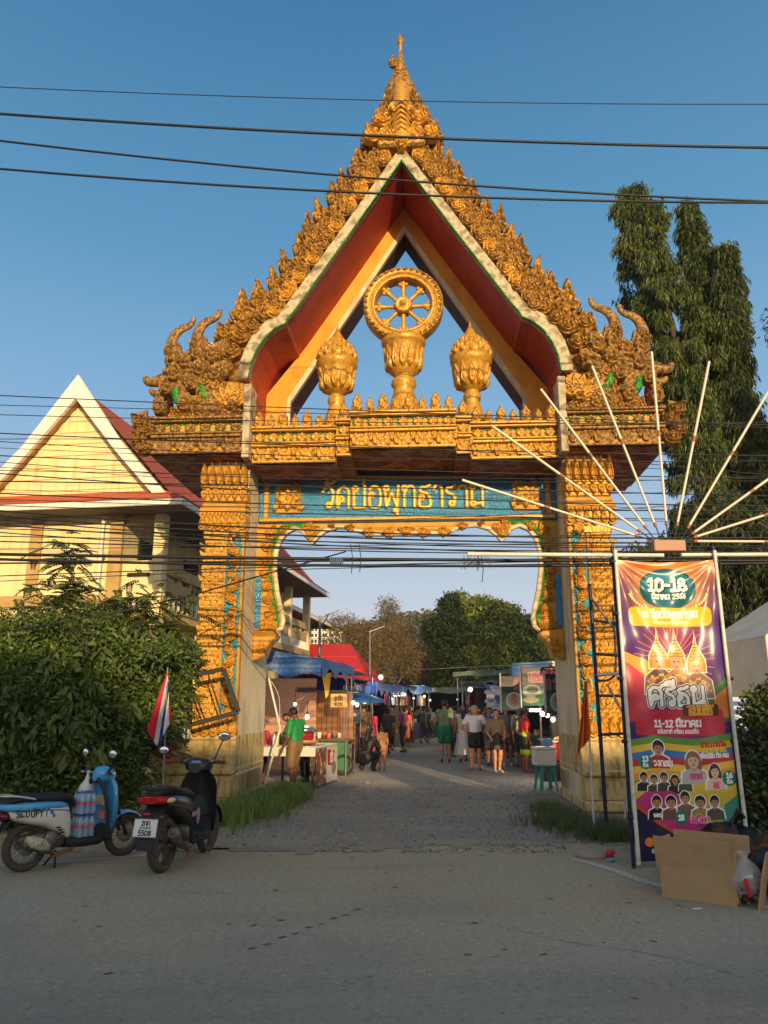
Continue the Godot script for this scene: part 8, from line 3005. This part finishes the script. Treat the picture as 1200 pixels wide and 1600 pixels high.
	var far := [
		[0.9, -33.0, C(206, 64, 30), C(150, 60, 30), "person in orange red clothes by the far left stalls"], [0.25, -31.0, C(30, 30, 34), C(28, 28, 32), "dark clothed person under the blue striped awning"], [1.25, -38.0, C(190, 60, 50), C(60, 50, 60), "person in red stripes furthest down the lane"], [1.85, -37.0, C(120, 120, 130), C(70, 70, 80), "grey clothed person down the lane left of the green shirt"], [2.1, -40.0, C(64, 60, 70), C(40, 40, 46), "dark clothed person far down the lane, beside the grey one"], [0.1, -28.5, C(70, 40, 44), C(30, 30, 34), "person in maroon by the dark left stalls behind the child"], [3.6, -33.0, C(90, 80, 100), C(40, 40, 48), "person in mauve in the crowd before the hanging clothes"], [3.0, -36.0, C(50, 60, 80), C(40, 40, 46), "person in navy deep in the crowd down the lane"], [4.3, -30.0, C(160, 110, 90), C(50, 50, 56), "person in salmon shirt near the right signs"], [-0.9, -27.6, C(44, 40, 44), C(30, 30, 34), "black clothed person deep between the left stalls"],
		[2.2, -27.0, C(40, 44, 60), C(60, 56, 54), "person in navy shirt just left of the fair-haired woman"], [3.4, -27.5, C(150, 60, 60), C(50, 50, 54), "person in brick red shirt in the tight crowd behind the tan blouse"], [4.1, -26.5, C(200, 196, 186), C(60, 60, 70), "person in cream shirt near the hanging shirts"], [2.75, -32.0, C(70, 90, 70), C(40, 40, 44), "person in moss green in the middle of the crowd"], [3.9, -34.5, C(176, 150, 60), C(60, 50, 50), "person in mustard shirt before the green roofed stall"], [0.7, -29.5, C(120, 60, 90), C(40, 40, 50), "person in plum shirt browsing the striped stall"], [-0.5, -30.0, C(180, 170, 160), C(60, 60, 66), "person in pale shirt under the striped awning"], [2.5, -43.0, C(150, 150, 156), C(60, 60, 66), "pale clothed person at the very end of the lane"]]
	for i in far.size():
		var q: Array = far[i]
		person(q[4], V(q[0], 0, q[1]), deg_to_rad(40 * i), {"h": 1.55 + 0.04 * (i % 4), "skin": tan_skin, "top": q[2], "sleeve": 0.7, "low": q[3], "leg": 1.5, "style": "bob" if i % 2 else "short", "pose": stride if i % 3 == 0 else {}, "cell": 0.032})


# ---------------------------------------------------------------- market
func box_part(t: Node3D, called: String, ctr: Vector3, size: Vector3, m: Material, ch := 0.01) -> MeshInstance3D:
	var b := MB.new()
	b.box(ctr, size, ch)
	return put(t, called, b, m)


# four legs and a sagging cloth roof that may slope to the lane; stripes colour it in bands
func canopy_stall(label: String, at_: Vector3, w: float, d: float, h0: float, h1: float, cloth: Material, frill: float, sd: int) -> Node3D:
	var t := thing("market_stall", label, "stall", at_, deg_to_rad(-8), "market stalls along the lane")
	for k in 4:
		var x := -w / 2 if k % 2 else w / 2
		var z := -d / 2 if k < 2 else d / 2
		if sd == 77 and k == 2:
			continue   # this corner is tied to the next stall
		var b := MB.new()
		b.bar(V(x, 0, z), V(x, h0 if x < 0 else h1, z), 0.022, 6)
		put(t, "leg", b, plain(120, 120, 122, 0.5, 0.4))
	var p := PackedVector3Array()
	for j in 13:
		for i in 13:
			var u := i / 12.0
			var v := j / 12.0
			p.append(V((u - 0.5) * (w + 0.3), lerpf(h0, h1, u) + 0.02 - 0.16 * sin(u * PI) * sin(v * PI) + 0.03 * sin(u * 15.0 + sd) * sin(v * 9.0 + sd), (v - 0.5) * (d + 0.3)))
	var b := MB.new()
	b.grid(p, 13, 13)
	put(t, "canopy", b, cloth)
	if frill > 0.0:
		for s in [-1.0, 1.0]:
			p = PackedVector3Array()
			for j in 2:
				for i in 25:
					var v := i / 24.0
					p.append(V((w / 2 + 0.16) * s, (h1 if s > 0 else h0) + 0.02 - j * frill * (0.8 + 0.3 * sin(v * 20.0 + sd)), (v - 0.5) * (d + 0.3)))
			b = MB.new()
			b.grid(p, 25, 2)
			put(t, "valance", b, cloth)
		p = PackedVector3Array()
		for j in 2:
			for i in 25:
				var u := i / 24.0
				p.append(V((u - 0.5) * (w + 0.3), lerpf(h0, h1, u) + 0.02 - j * frill * (1.2 + 0.25 * sin(u * 17.0 + sd)), d / 2 + 0.16 + 0.05 * j + 0.03 * sin(u * 25.0)))
		b = MB.new()
		b.grid(p, 25, 2)
		put(t, "front_flap", b, cloth)
	return t


func bulb(label: String, p: Vector3, r: float, power: float) -> void:
	var t := thing("light_bulb", label, "lamp", p, 0, "lit bulbs over the stalls")
	var m := MB.new()
	m.ball(Vector3.ZERO, V(r, r * 1.15, r), 12, 8)
	var e := StandardMaterial3D.new()
	e.resource_name = "bulb_glow"
	e.albedo_color = C(240, 240, 236)
	e.emission_enabled = true
	e.emission = C(255, 244, 222)
	e.emission_energy_multiplier = 1.6
	put(t, "glass", m, M.get("bulb_glow", e))
	M["bulb_glow"] = M.get("bulb_glow", e)
	m = MB.new()
	m.bar(V(0, r, 0), V(0, r + 0.3, 0), 0.008, 5)
	m.bar(V(0, r * 0.9, 0), V(0, r * 0.9 + 0.06, 0), r * 0.5, 8)
	put(t, "cord", m, plain(30, 30, 30, 0.6))
	var l := OmniLight3D.new()
	l.name = "bulb_light"
	l.light_color = C(255, 238, 210)
	l.light_energy = power
	l.omni_range = 12.0
	l.omni_attenuation = 2.0
	l.light_size = r
	l.shadow_enabled = true
	t.add_child(l, true)


func food_sign(label: String, p: Vector3, w: float, h: float, turn: float, word: String, left: bool, dish: int) -> void:
	var t := thing("food_sign", label, "sign", p, turn, "printed food signs of the right stalls")
	var im := Image.create(256, 224, false, Image.FORMAT_RGB8)
	for y in 224:
		im.fill_rect(Rect2i(0, y, 256, 1), C(10, 16, 24).lerp(C(14, 36, 30), y / 224.0))
	fill_oval(im, 20, 190, 110, 80, C(20, 72, 40))
	fill_oval(im, 240, 120, 60, 46, C(24, 70, 50))
	for q in [[8.0, C(150, 130, 140)], [5.0, C(140, 26, 50)]]:
		draw_text(im, word, 132, 84, 52, q[0], q[1], 0.95)
	if dish == 0:
		fill_oval(im, 84, 160, 60, 56, C(150, 148, 140))
		fill_oval(im, 84, 160, 46, 43, C(120, 116, 110))
		fill_oval(im, 84, 150, 22, 34, C(120, 34, 30))
		for k in 5:
			fill_oval(im, 74 + 10 * (k % 3), 132 + k * 10, 8, 6, C(176, 64, 44))
		fill_oval(im, 66, 172, 12, 7, C(60, 110, 50))
	else:
		fill_oval(im, 60, 142, 56, 40, C(112, 116, 106))
		fill_oval(im, 64, 134, 34, 22, C(40, 60, 30))
		fill_oval(im, 170, 140, 52, 30, C(70, 104, 112))
		fill_oval(im, 190, 180, 44, 32, C(140, 140, 134))
		fill_oval(im, 190, 178, 30, 20, C(130, 40, 22))
		fill_oval(im, 110, 180, 34, 22, C(40, 84, 34))
		fill_oval(im, 50, 194, 48, 18, C(130, 110, 72))
	var m := MB.new()
	m.quad(V(-w / 2, -h / 2, 0.014), V(-w / 2, h / 2, 0.014), V(w / 2, h / 2, 0.014), V(w / 2, -h / 2, 0.014))
	put(t, "sign_print", m, print_mat("sign_" + word, im, 0.45))
	box_part(t, "sign_board", V(0, 0, 0), V(w + 0.02, h + 0.02, 0.02), plain(40, 50, 52, 0.6), 0.003)
	for s in [-1.0, 1.0]:
		m = MB.new()
		m.bar(V(s * (w / 2 + 0.03), -h / 2 - (1.5 if s > 0.0 else 0.06), 0), V(s * (w / 2 + 0.03), h / 2 + 0.08, 0), 0.024, 7)
		put(t, "post", m, plain(190, 180, 166, 0.5))


func build_market() -> void:
	var tarp := mat("blue_tarp", [C(30, 74, 138), C(44, 94, 160), C(36, 84, 150)], 0.5, 0.0, 0.9, 0.015, "soft", 0.6)
	var navy := mat("dark_tarp", [C(34, 40, 48), C(48, 54, 58)], 0.6, 0.0, 0.9, 0.015, "soft", 0.6)
	var green := mat("green_tarp", [C(70, 88, 78), C(88, 104, 92)], 0.6, 0.0, 0.9, 0.015, "soft", 0.6)
	var white := mat("pale_tarp", [C(196, 184, 164), C(210, 200, 182)], 0.6, 0.0, 0.9, 0.015, "soft", 0.6)
	var wood := mat("stall_wood", [C(120, 78, 46), C(146, 98, 60), C(132, 88, 52)], 0.7, 0.0, 0.4, 0.03)
	var stripe := StandardMaterial3D.new()
	stripe.resource_name = "striped_tarp"
	stripe.vertex_color_use_as_albedo = true
	stripe.roughness = 0.45
	var r := RandomNumberGenerator.new()
	r.seed = 303
	# left row
	var t := canopy_stall("nearest left stall under a blue tarp beside the pillar", V(-2.35, 0, -18.2), 2.4, 3.4, 2.95, 2.55, tarp, 0.34, 77)
	box_part(t, "backdrop", V(-0.5, 1.2, -1.7), V(1.9, 2.2, 0.03), mat("flowered_cloth", [C(176, 120, 96), C(206, 170, 140), C(150, 84, 66), C(190, 150, 120)], 0.8, 0.0, 0.5, 0.04))
	t = thing("food_table", "food table with printed front panel before the nearest left stall", "table", V(-1.85, 0, -17.4), deg_to_rad(-10))
	box_part(t, "table_top", V(0, 0.8, 0), V(1.3, 0.05, 1.9), plain(196, 192, 184, 0.35))
	box_part(t, "cloth_edge", V(0, 0.72, 0.955), V(1.3, 0.16, 0.012), plain(206, 202, 190, 0.6))
	for k in 4:
		box_part(t, "leg", V(-0.58 if k % 2 else 0.58, 0.39, -0.86 if k < 2 else 0.86), V(0.05, 0.77, 0.05), plain(90, 90, 92, 0.5, 0.4))
	var im := Image.create(192, 160, false, Image.FORMAT_RGB8)
	im.fill(C(120, 84, 62))
	for k in 60:
		fill_oval(im, r.randf() * 192, r.randf() * 160, 6 + r.randf() * 12, 5 + r.randf() * 8, [C(150, 70, 40), C(196, 150, 96), C(90, 100, 50), C(206, 190, 160), C(70, 40, 30), C(170, 40, 34)][r.randi() % 6])
	var b := MB.new()
	b.quad(V(0.665, 0.06, 0.95), V(0.665, 0.78, 0.95), V(0.665, 0.78, 0.1), V(0.665, 0.06, 0.1))
	put(t, "food_print", b, print_mat("food_print", im, 0.4))
	im = Image.create(192, 160, false, Image.FORMAT_RGB8)
	im.fill(C(206, 198, 188))
	fill_poly(im, [V2(10, 10), V2(140, 20), V2(120, 90), V2(20, 80)], C(180, 40, 50))
	fill_oval(im, 130, 100, 40, 30, C(120, 130, 120))
	draw_text(im, "ยำ", 90, 70, 40, 5, C(246, 240, 230))
	b = MB.new()
	b.quad(V(0.665, 0.06, 0.08), V(0.665, 0.78, 0.08), V(0.665, 0.78, -0.9), V(0.665, 0.06, -0.9))
	put(t, "menu_print", b, print_mat("menu_print", im, 0.4))
	b = MB.new()
	b.xf = T(V(-1.75, 0.83, -17.45))
	b.lathe([V2(0, 0), V2(0.22, 0.0), V2(0.24, 0.2), V2(0.25, 0.2), V2(0.25, 0.24), V2(0.0, 0.22)], 20)
	tag(put(self, "red_basin", b, plain(150, 30, 26, 0.35)), "deep red round basin on the nearest left food table", "basin")
	b = MB.new()
	b.xf = T(V(-1.62, 0.83, -17.0))
	b.lathe([V2(0, 0.02), V2(0.16, 0.02), V2(0.24, 0.06), V2(0.25, 0.07), V2(0.2, 0.09), V2(0, 0.1)], 20)
	tag(put(self, "food_tray", b, mat("fried_food", [C(150, 90, 40), C(196, 140, 76), C(170, 110, 56)], 0.7, 0.0, 0.15, 0.05)), "shallow tray of fried food at the table's near corner", "tray")
	b = MB.new()
	b.xf = T(V(-1.72, 1.12, -17.55))
	b.ball(V(0, 0, 0), V(0.26, 0.1, 0.26), 16, 8)
	tag(put(self, "steel_bowl", b, plain(150, 152, 152, 0.25, 0.8)), "upturned steel bowl resting on the red basin", "bowl")
	for k in 7:
		b = MB.new()
		b.xf = T(V(-2.35 + 0.11 * (k % 3), 0.83, -16.9 - 0.16 * k))
		b.lathe([V2(0, 0), V2(0.035, 0), V2(0.038, 0.14), V2(0.016, 0.19), V2(0.014, 0.22), V2(0, 0.225)], 10)
		tag(put(self, "sauce_bottle", b, plain([170, 196, 90, 206, 60, 180, 130][k], [50, 180, 110, 200, 90, 120, 60][k], [110, 70, 60, 190, 60, 40, 120][k], 0.3)), "sauce bottle on the nearest left table, %s in its crooked row" % ["first", "second", "third", "fourth", "fifth", "sixth", "seventh"][k], "bottle", "sauce bottles on the nearest left table")
	t = thing("parasol", "blue market parasol between the first and second left stalls", "parasol", V(-0.95, 0, -21.6))
	b = MB.new()
	b.lathe([V2(0.0, 2.12), V2(0.3, 2.03), V2(0.95, 1.8), V2(0.97, 1.72)], 8)
	put(t, "canopy", b, tarp)
	b = MB.new()
	b.bar(V(0, 0, 0), V(0, 2.1, 0), 0.02, 7)
	put(t, "pole", b, plain(150, 150, 150, 0.4, 0.5))
	t = thing("wooden_cart", "orange brown wooden food cart with yellow sign under the parasol", "cart", V(-1.3, 0, -20.3), deg_to_rad(-8))
	for k in 7:
		box_part(t, "plank", V(-0.42 + k * 0.14, 1.35, -0.3), V(0.13, 1.3, 0.03), wood)
	box_part(t, "counter", V(0, 0.82, 0.1), V(1.1, 0.06, 0.8), wood)
	box_part(t, "front", V(0, 0.45, 0.45), V(1.0, 0.66, 0.04), plain(50, 112, 60, 0.5))
	box_part(t, "roof", V(0, 1.98, 0.2), V(1.5, 0.05, 1.2), navy)
	b = MB.new()
	im = Image.create(128, 96, false, Image.FORMAT_RGB8)
	im.fill(C(206, 170, 96))
	draw_text(im, "ลูกชิ้น", 62, 46, 26, 3.4, C(120, 60, 30), 0.9)
	draw_text(im, "10 บาท", 62, 84, 20, 2.6, C(120, 60, 30), 0.9)
	b.quad(V(0.1, 1.6, 0.72), V(0.1, 1.92, 0.72), V(0.5, 1.92, 0.72), V(0.5, 1.6, 0.72))
	put(t, "sign_print", b, print_mat("cart_sign", im, 0.5))
	for k in 2:
		b = MB.new()
		b.xf = T(V(-0.4 + k * 0.8, 0.25, 0.5)) * Transform3D(Basis(Vector3.RIGHT, PI / 2), Vector3.ZERO)
		b.lathe([V2(0.19, -0.03), V2(0.25, -0.02), V2(0.25, 0.02), V2(0.19, 0.03), V2(0.19, -0.03)], 20)
		put(t, "wheel", b, plain(34, 34, 34, 0.8))
	for k in 8:
		b = MB.new()
		b.xf = T(V(-1.6 + 0.12 * (k % 5), 0.86, -20.3 + 0.3 * (k / 5)))
		b.lathe([V2(0, 0), V2(0.05, 0), V2(0.06, 0.1 + 0.02 * (k % 3)), V2(0, 0.11)], 10)
		tag(put(self, "food_pot", b, plain([190, 206, 120, 60, 176, 214, 90, 196][k], [150, 120, 60, 90, 170, 200, 60, 90][k], [90, 60, 40, 120, 150, 180, 40, 60][k], 0.4)), "small pot on the wooden cart's counter, %s from the left" % ["first", "second", "third", "fourth", "fifth", "sixth", "seventh", "eighth"][k], "pot", "pots on the wooden cart")
	# the fan on its stand
	t = thing("stand_fan", "grey stand fan beside the wooden cart", "fan", V(-0.75, 0, -20.6))
	b = MB.new()
	b.bar(V(0, 0, 0), V(0, 1.25, 0), 0.018, 6)
	put(t, "stand", b, plain(90, 90, 94, 0.5))
	b = MB.new()
	for k in 4:
		var pts := []
		for i in 21:
			pts.append(V(cos(TAU * i / 20) * (0.07 + 0.045 * k), 1.4 + sin(TAU * i / 20) * (0.07 + 0.045 * k), 0.06))
		b.tube(pts, 0.005, 4, false)
	b.ball(V(0, 1.4, 0), V(0.07, 0.07, 0.09), 10, 7)
	put(t, "cage", b, plain(120, 124, 130, 0.4, 0.4))
	# striped awnings and dark stalls further along
	var rows := [
		["second left stall under a dark tarp with hanging bags", -2.0, -23.2, 2.8, 3.6, 2.9, 2.5, navy, 0.0],
		["third left stall with blue striped awning along the lane", -1.5, -27.0, 2.8, 3.8, 2.7, 2.35, stripe, 0.35],
		["fourth left stall with blue striped awning further along", -0.9, -31.2, 2.8, 4.0, 2.75, 2.4, stripe, 0.4],
		["fifth left stall under a dark tarp", -0.3, -35.6, 2.8, 4.0, 2.8, 2.5, navy, 0.2],
		["low stall with striped awning between the second and third left stalls", -1.35, -25.0, 1.6, 2.0, 2.5, 2.2, stripe, 0.3],
		["last left stall with a blue roof near the trees", 0.6, -41.0, 3.0, 4.5, 2.7, 2.6, tarp, 0.3],
		["nearest right stall with white counter behind the pillar", 5.5, -19.6, 2.6, 3.2, 2.6, 2.6, white, 0.1],
		["second right stall with blue roof behind the food signs", 5.3, -23.4, 2.8, 3.4, 2.75, 2.9, tarp, 0.3],
		["right stall with pale green roof and hanging clothes", 5.0, -31.5, 4.0, 4.0, 2.85, 3.0, green, 0.12],
		["far right stall under a dark tarp", 5.5, -37.5, 3.4, 4.5, 2.7, 2.8, navy, 0.2],
		["stall with teal roof closing the end of the lane", 3.4, -46.0, 4.5, 3.0, 2.6, 2.7, green, 0.25]]
	var goods := [C(150, 40, 40), C(60, 80, 120), C(190, 160, 110), C(70, 50, 40), C(40, 60, 50), C(170, 110, 60), C(120, 120, 126), C(90, 40, 60), C(196, 190, 176)]
	for i in rows.size():
		var q: Array = rows[i]
		t = canopy_stall(q[0], V(q[1], 0, q[2]), q[3], q[4], q[5], q[6], q[7], q[8], i)
		if q[7] == stripe:
			for cnp in t.get_children():
				if str(cnp.name).begins_with("front_flap"):
					cnp.material_override = plain(30, 66, 158, 0.45)
				elif str(cnp.name).begins_with("canopy") or str(cnp.name).begins_with("valance"):
					var st := MB.new()
					var nz := 40
					for k in nz:
						st.col = lin(C(26, 58, 150)) if k % 2 == 0 else lin(C(90, 130, 200))
						var v0 := float(k) / nz
						var v1 := float(k + 1) / nz
						var z0: float = (v0 - 0.5) * (q[4] + 0.3)
						var z1: float = (v1 - 0.5) * (q[4] + 0.3)
						if str(cnp.name).begins_with("canopy"):
							for u in 6:
								var a := u / 6.0
								var c := (u + 1) / 6.0
								var yy := func(uu: float, vv: float) -> float: return lerpf(q[5], q[6], uu) + 0.02 - 0.16 * sin(uu * PI) * sin(vv * PI)
								st.quad(V((a - 0.5) * (q[3] + 0.3), yy.call(a, v0), z0), V((a - 0.5) * (q[3] + 0.3), yy.call(a, v1), z1), V((c - 0.5) * (q[3] + 0.3), yy.call(c, v1), z1), V((c - 0.5) * (q[3] + 0.3), yy.call(c, v0), z0))
						else:
							var x: float = (q[3] / 2 + 0.16) * (1.0 if str(cnp.name) == "valance_001" else -1.0)
							var top: float = q[6] if x > 0 else q[5]
							st.quad(V(x, top - q[8] * (0.85 + 0.25 * sin(v0 * 20.0)), z0), V(x, top + 0.02, z0), V(x, top + 0.02, z1), V(x, top - q[8] * (0.85 + 0.25 * sin(v1 * 20.0)), z1))
					cnp.mesh = st.mesh()
		box_part(t, "back_cloth", V(-q[3] * 0.45 if q[1] < 3 else q[3] * 0.45, 1.25, 0), V(0.04, 2.3, q[4]), plain(44, 38, 36, 0.85))
		box_part(t, "end_cloth", V(0, 1.25, -q[4] * 0.48), V(q[3] * 0.9, 2.3, 0.04), plain(38, 36, 38, 0.85))
		box_part(t, "counter", V(0.3 if q[1] < 3 else -0.3, 0.42, 0), V(q[3] * 0.5, 0.84, q[4] * 0.9), plain([120, 60, 50, 90, 70, 70, 176, 60, 70, 80, 40][i], [40, 50, 60, 70, 40, 60, 34, 90, 60, 70, 96][i], [40, 60, 70, 60, 40, 80, 36, 70, 60, 60, 80][i], 0.6))
		for k in 16:
			var gx: float = (0.3 if q[1] < 3 else -0.3) + r.randf_range(-0.24, 0.24) * q[3]
			var sz := V(r.randf_range(0.1, 0.3), r.randf_range(0.06, 0.24), r.randf_range(0.1, 0.3))
			var c: Color = goods[r.randi() % goods.size()]
			box_part(t, "goods", V(gx, 0.845 + sz.y / 2, r.randf_range(-0.42, 0.42) * q[4]), sz, plain(c.r8, c.g8, c.b8, 0.6), 0.02)
		for k in 9:
			var c: Color = goods[(k * 2 + i) % goods.size()]
			var bb := MB.new()
			var w0 := r.randf_range(0.16, 0.26)
			bb.box(V(0, -0.28, 0), V(w0 * 1.3, 0.5, 0.05), 0.02)
			bb.box(V(0, -0.1, 0), V(w0 * 2.0, 0.14, 0.05), 0.02)
			bb.bar(V(0, -0.02, 0), V(0, 0.1, 0), 0.006, 4)
			put(t, "hanging_goods", bb, plain(c.r8, c.g8, c.b8, 0.8), T(V((0.42 if q[1] < 3 else -0.42) * q[3], 2.2, (k - 4) * q[4] * 0.1), PI / 2 + r.randf_range(-0.4, 0.4)))
	# white and blue clothes hanging at the front of the green roofed stall
	t = thing("hanging_clothes", "bunch of white and blue printed shirts hanging under the pale green roof", "clothes", V(4.0, 0, -29.3))
	for k in 10:
		b = MB.new()
		b.box(V(0, 0, 0), V(0.3, 0.34, 0.06), 0.02)
		b.box(V(0, 0.1, 0), V(0.44, 0.12, 0.06), 0.02)
		put(t, "shirt", b, plain(206, 204, 210, 0.8) if k % 3 else plain(90, 110, 160, 0.8), T(V(-0.12 + 0.2 * (k % 2), 2.35 - 0.16 * k, 0.05 * (k % 3)), 0.2 * sin(k * 2.0), Vector3.ONE, 0.15 * sin(k * 3.1)))
	# food signs
	food_sign("dark food sign showing a white plate, left of the larger sign", V(3.5, 1.95, -20.6), 0.95, 0.85, deg_to_rad(4), "ข้าว", true, 0)
	food_sign("larger food sign with noodle dishes and pink lettering", V(3.72, 2.08, -18.7), 1.0, 0.86, deg_to_rad(0), "ขนมจีน", false, 1)
	food_sign("partly hidden green food sign just behind the right pillar", V(3.78, 1.88, -16.9), 0.7, 0.8, deg_to_rad(-4), "ก๋วยเตี๋ยว", false, 0)
	# counter, cool box on its stool, bread
	t = thing("red_counter", "red counter with a glass food case at the nearest right stall", "counter", V(4.35, 0, -19.2), deg_to_rad(-6))
	box_part(t, "counter_body", V(0, 0.62, 0), V(1.2, 0.4, 1.6), plain(180, 26, 34, 0.4))
	box_part(t, "counter_top", V(0, 0.84, 0), V(1.3, 0.04, 1.7), plain(170, 166, 160, 0.3, 0.4))
	box_part(t, "under_shelf", V(0, 0.2, 0), V(1.1, 0.36, 1.5), plain(50, 46, 46, 0.7))
	box_part(t, "food_case", V(0.1, 1.15, -0.2), V(0.9, 0.55, 0.9), plain(46, 42, 40, 0.1))
	for k in 5:
		b = MB.new()
		b.xf = T(V(4.0 + 0.1 * k, 0.9, -18.55), 0.6 + 0.1 * k)
		b.ball(V(0, 0, 0), V(0.17, 0.05, 0.06), 12, 7)
		tag(put(self, "bread_roll", b, plain(190, 130, 66, 0.6)), "long bread roll on the red counter, %s from the left" % ["first", "second", "third", "fourth", "fifth"][k], "bread", "bread rolls on the red counter")
	for k in 4:
		b = MB.new()
		b.xf = T(V(4.3 + 0.09 * k, 0.86, -18.2))
		b.lathe([V2(0, 0), V2(0.035, 0), V2(0.036, 0.15), V2(0.015, 0.2), V2(0, 0.21)], 10)
		tag(put(self, "pink_bottle", b, plain(196, 90, 140, 0.3)), "pink drink bottle at the red counter's edge, %s from the left" % ["first", "second", "third", "fourth"][k], "bottle", "pink bottles on the red counter")
	t = thing("plastic_stool", "teal plastic stool under the white cool box by the right pillar", "stool", V(3.24, 0, -16.45), 0.2)
	for k in 4:
		b = MB.new()
		var sx := -1.0 if k % 2 else 1.0
		var sz := -1.0 if k < 2 else 1.0
		b.beam(V(0.17 * sx, 0, 0.17 * sz), V(0.12 * sx, 0.44, 0.12 * sz), 0.07, 0.03)
		put(t, "leg", b, plain(40, 140, 128, 0.4))
	box_part(t, "seat", V(0, 0.45, 0), V(0.32, 0.04, 0.32), plain(40, 140, 128, 0.4), 0.015)
	t = thing("cool_box", "white foam cool box with a blue bag on its lid, on the teal stool", "cool box", V(3.22, 0.47, -16.45), 0.1)
	box_part(t, "tub", V(0, 0.15, 0), V(0.42, 0.3, 0.34), plain(214, 208, 196, 0.6), 0.02)
	box_part(t, "lid", V(0, 0.33, 0), V(0.45, 0.06, 0.37), plain(220, 214, 204, 0.6), 0.02)
	b = MB.new()
	b.ball(V(3.3, 0.91, -16.45), V(0.12, 0.08, 0.1), 12, 7)
	tag(put(self, "blue_bag", b, plain(110, 160, 200, 0.4)), "pale blue plastic bag on the white cool box's lid", "bag")
	b = MB.new()
	b.xf = T(V(3.72, 0, -18.3))
	b.lathe([V2(0, 0), V2(0.17, 0.0), V2(0.19, 0.36), V2(0.2, 0.4), V2(0, 0.42)], 16)
	tag(put(self, "dark_bin", b, plain(60, 58, 58, 0.6)), "dark round bin before the red counter", "bin")
	# bulbs
	var bl := [
		[595, 1058, 24.6, 0.075, "lone lit bulb under the dark tarp of the second left stall"], [552, 1098, 20.0, 0.05, "lit bulb beside the parasol's right edge, left of a close pair"], [558, 1101, 21.5, 0.055, "lit bulb beside the parasol's right edge, right of a close pair"], [570, 1097, 22.5, 0.045, "small lit bulb above the patterned cap"], [480, 1120, 17.6, 0.05, "lit bulb before the bending seller"], [461, 1100, 18.4, 0.04, "lit bulb over the green shirted man's head"],
		[592, 1081, 29.0, 0.07, "lit bulb at the near end of the striped awning"], [632, 1085, 32.0, 0.06, "lit bulb at the far end of the striped awning"], [735, 1077, 31.0, 0.09, "bright bulb at the corner of the pale green roof"], [730, 1097, 33.0, 0.06, "lit bulb below the green roof's corner bulb"], [847, 1115, 18.4, 0.055, "leftmost of three round lit bulbs over the red counter"], [855, 1117, 18.2, 0.055, "middle of three round lit bulbs over the red counter"], [864, 1124, 17.6, 0.055, "lowest of three round lit bulbs, nearest the right pillar"],
		[663, 1088, 40.0, 0.06, "small lit bulb down the lane left of the green shirted walker"], [672, 1094, 41.0, 0.05, "small lit bulb deep down the lane above the crowd"], [646, 1091, 38.0, 0.05, "small lit bulb at the end of the left stalls"], [715, 1093, 42.0, 0.05, "small lit bulb deep down the lane right of the walkers"]]
	for q in bl:
		bulb(q[4], at(q[0], q[1], q[2]), q[3], 0.45)
	for q in [[600, 1084, 29.5, 0.5, "flat white light strip under the striped awning, nearer one"], [616, 1087, 31.0, 0.5, "flat white light strip under the striped awning, farther one"], [836, 1111, 18.6, 0.3, "white light strip left of the three round bulbs"]]:
		t = thing("light_strip", q[4], "lamp", at(q[0], q[1], q[2]), 0.3, "white light strips")
		b = MB.new()
		b.beam(V(-q[3] / 2, 0, 0), V(q[3] / 2, 0, 0), 0.03, 0.025)
		put(t, "tube", b, M["bulb_glow"])
		b = MB.new()
		b.box(V(0, 0.045, 0), V(q[3] + 0.06, 0.03, 0.08), 0.005)
		put(t, "holder", b, plain(150, 150, 150, 0.5))
		var l := OmniLight3D.new()
		l.name = "strip_light"
		l.position = V(0, -0.08, 0)
		l.light_color = C(255, 250, 240)
		l.light_energy = 0.2
		l.omni_range = 12.0
		l.omni_attenuation = 2.0
		l.light_size = 0.05
		l.shadow_enabled = true
		t.add_child(l, true)
	# lane stake with string across
	b = MB.new()
	b.tube([at(640, 1047, 26.0), at(760, 1041, 24.0), at(864, 1037, 15.0)], 0.012, 5)
	tag(put(self, "washing_line", b, plain(150, 140, 120, 0.7)), "thin pale line strung from the right pillar over the stalls", "line")
	b = MB.new()
	b.extrude(PackedVector2Array([V2(-0.1, 0.0), V2(0.12, 0.05), V2(0.06, -0.45), V2(0.0, -0.55)]), -0.01, 0.01)
	tag(put(self, "yellow_pennant", b, mat("pennant", [C(206, 150, 40), C(224, 176, 60)], 0.7, 0.0, 0.5), at(510, 1054, 18.6)), "small yellow pennant hanging from the first tarp's corner", "pennant")
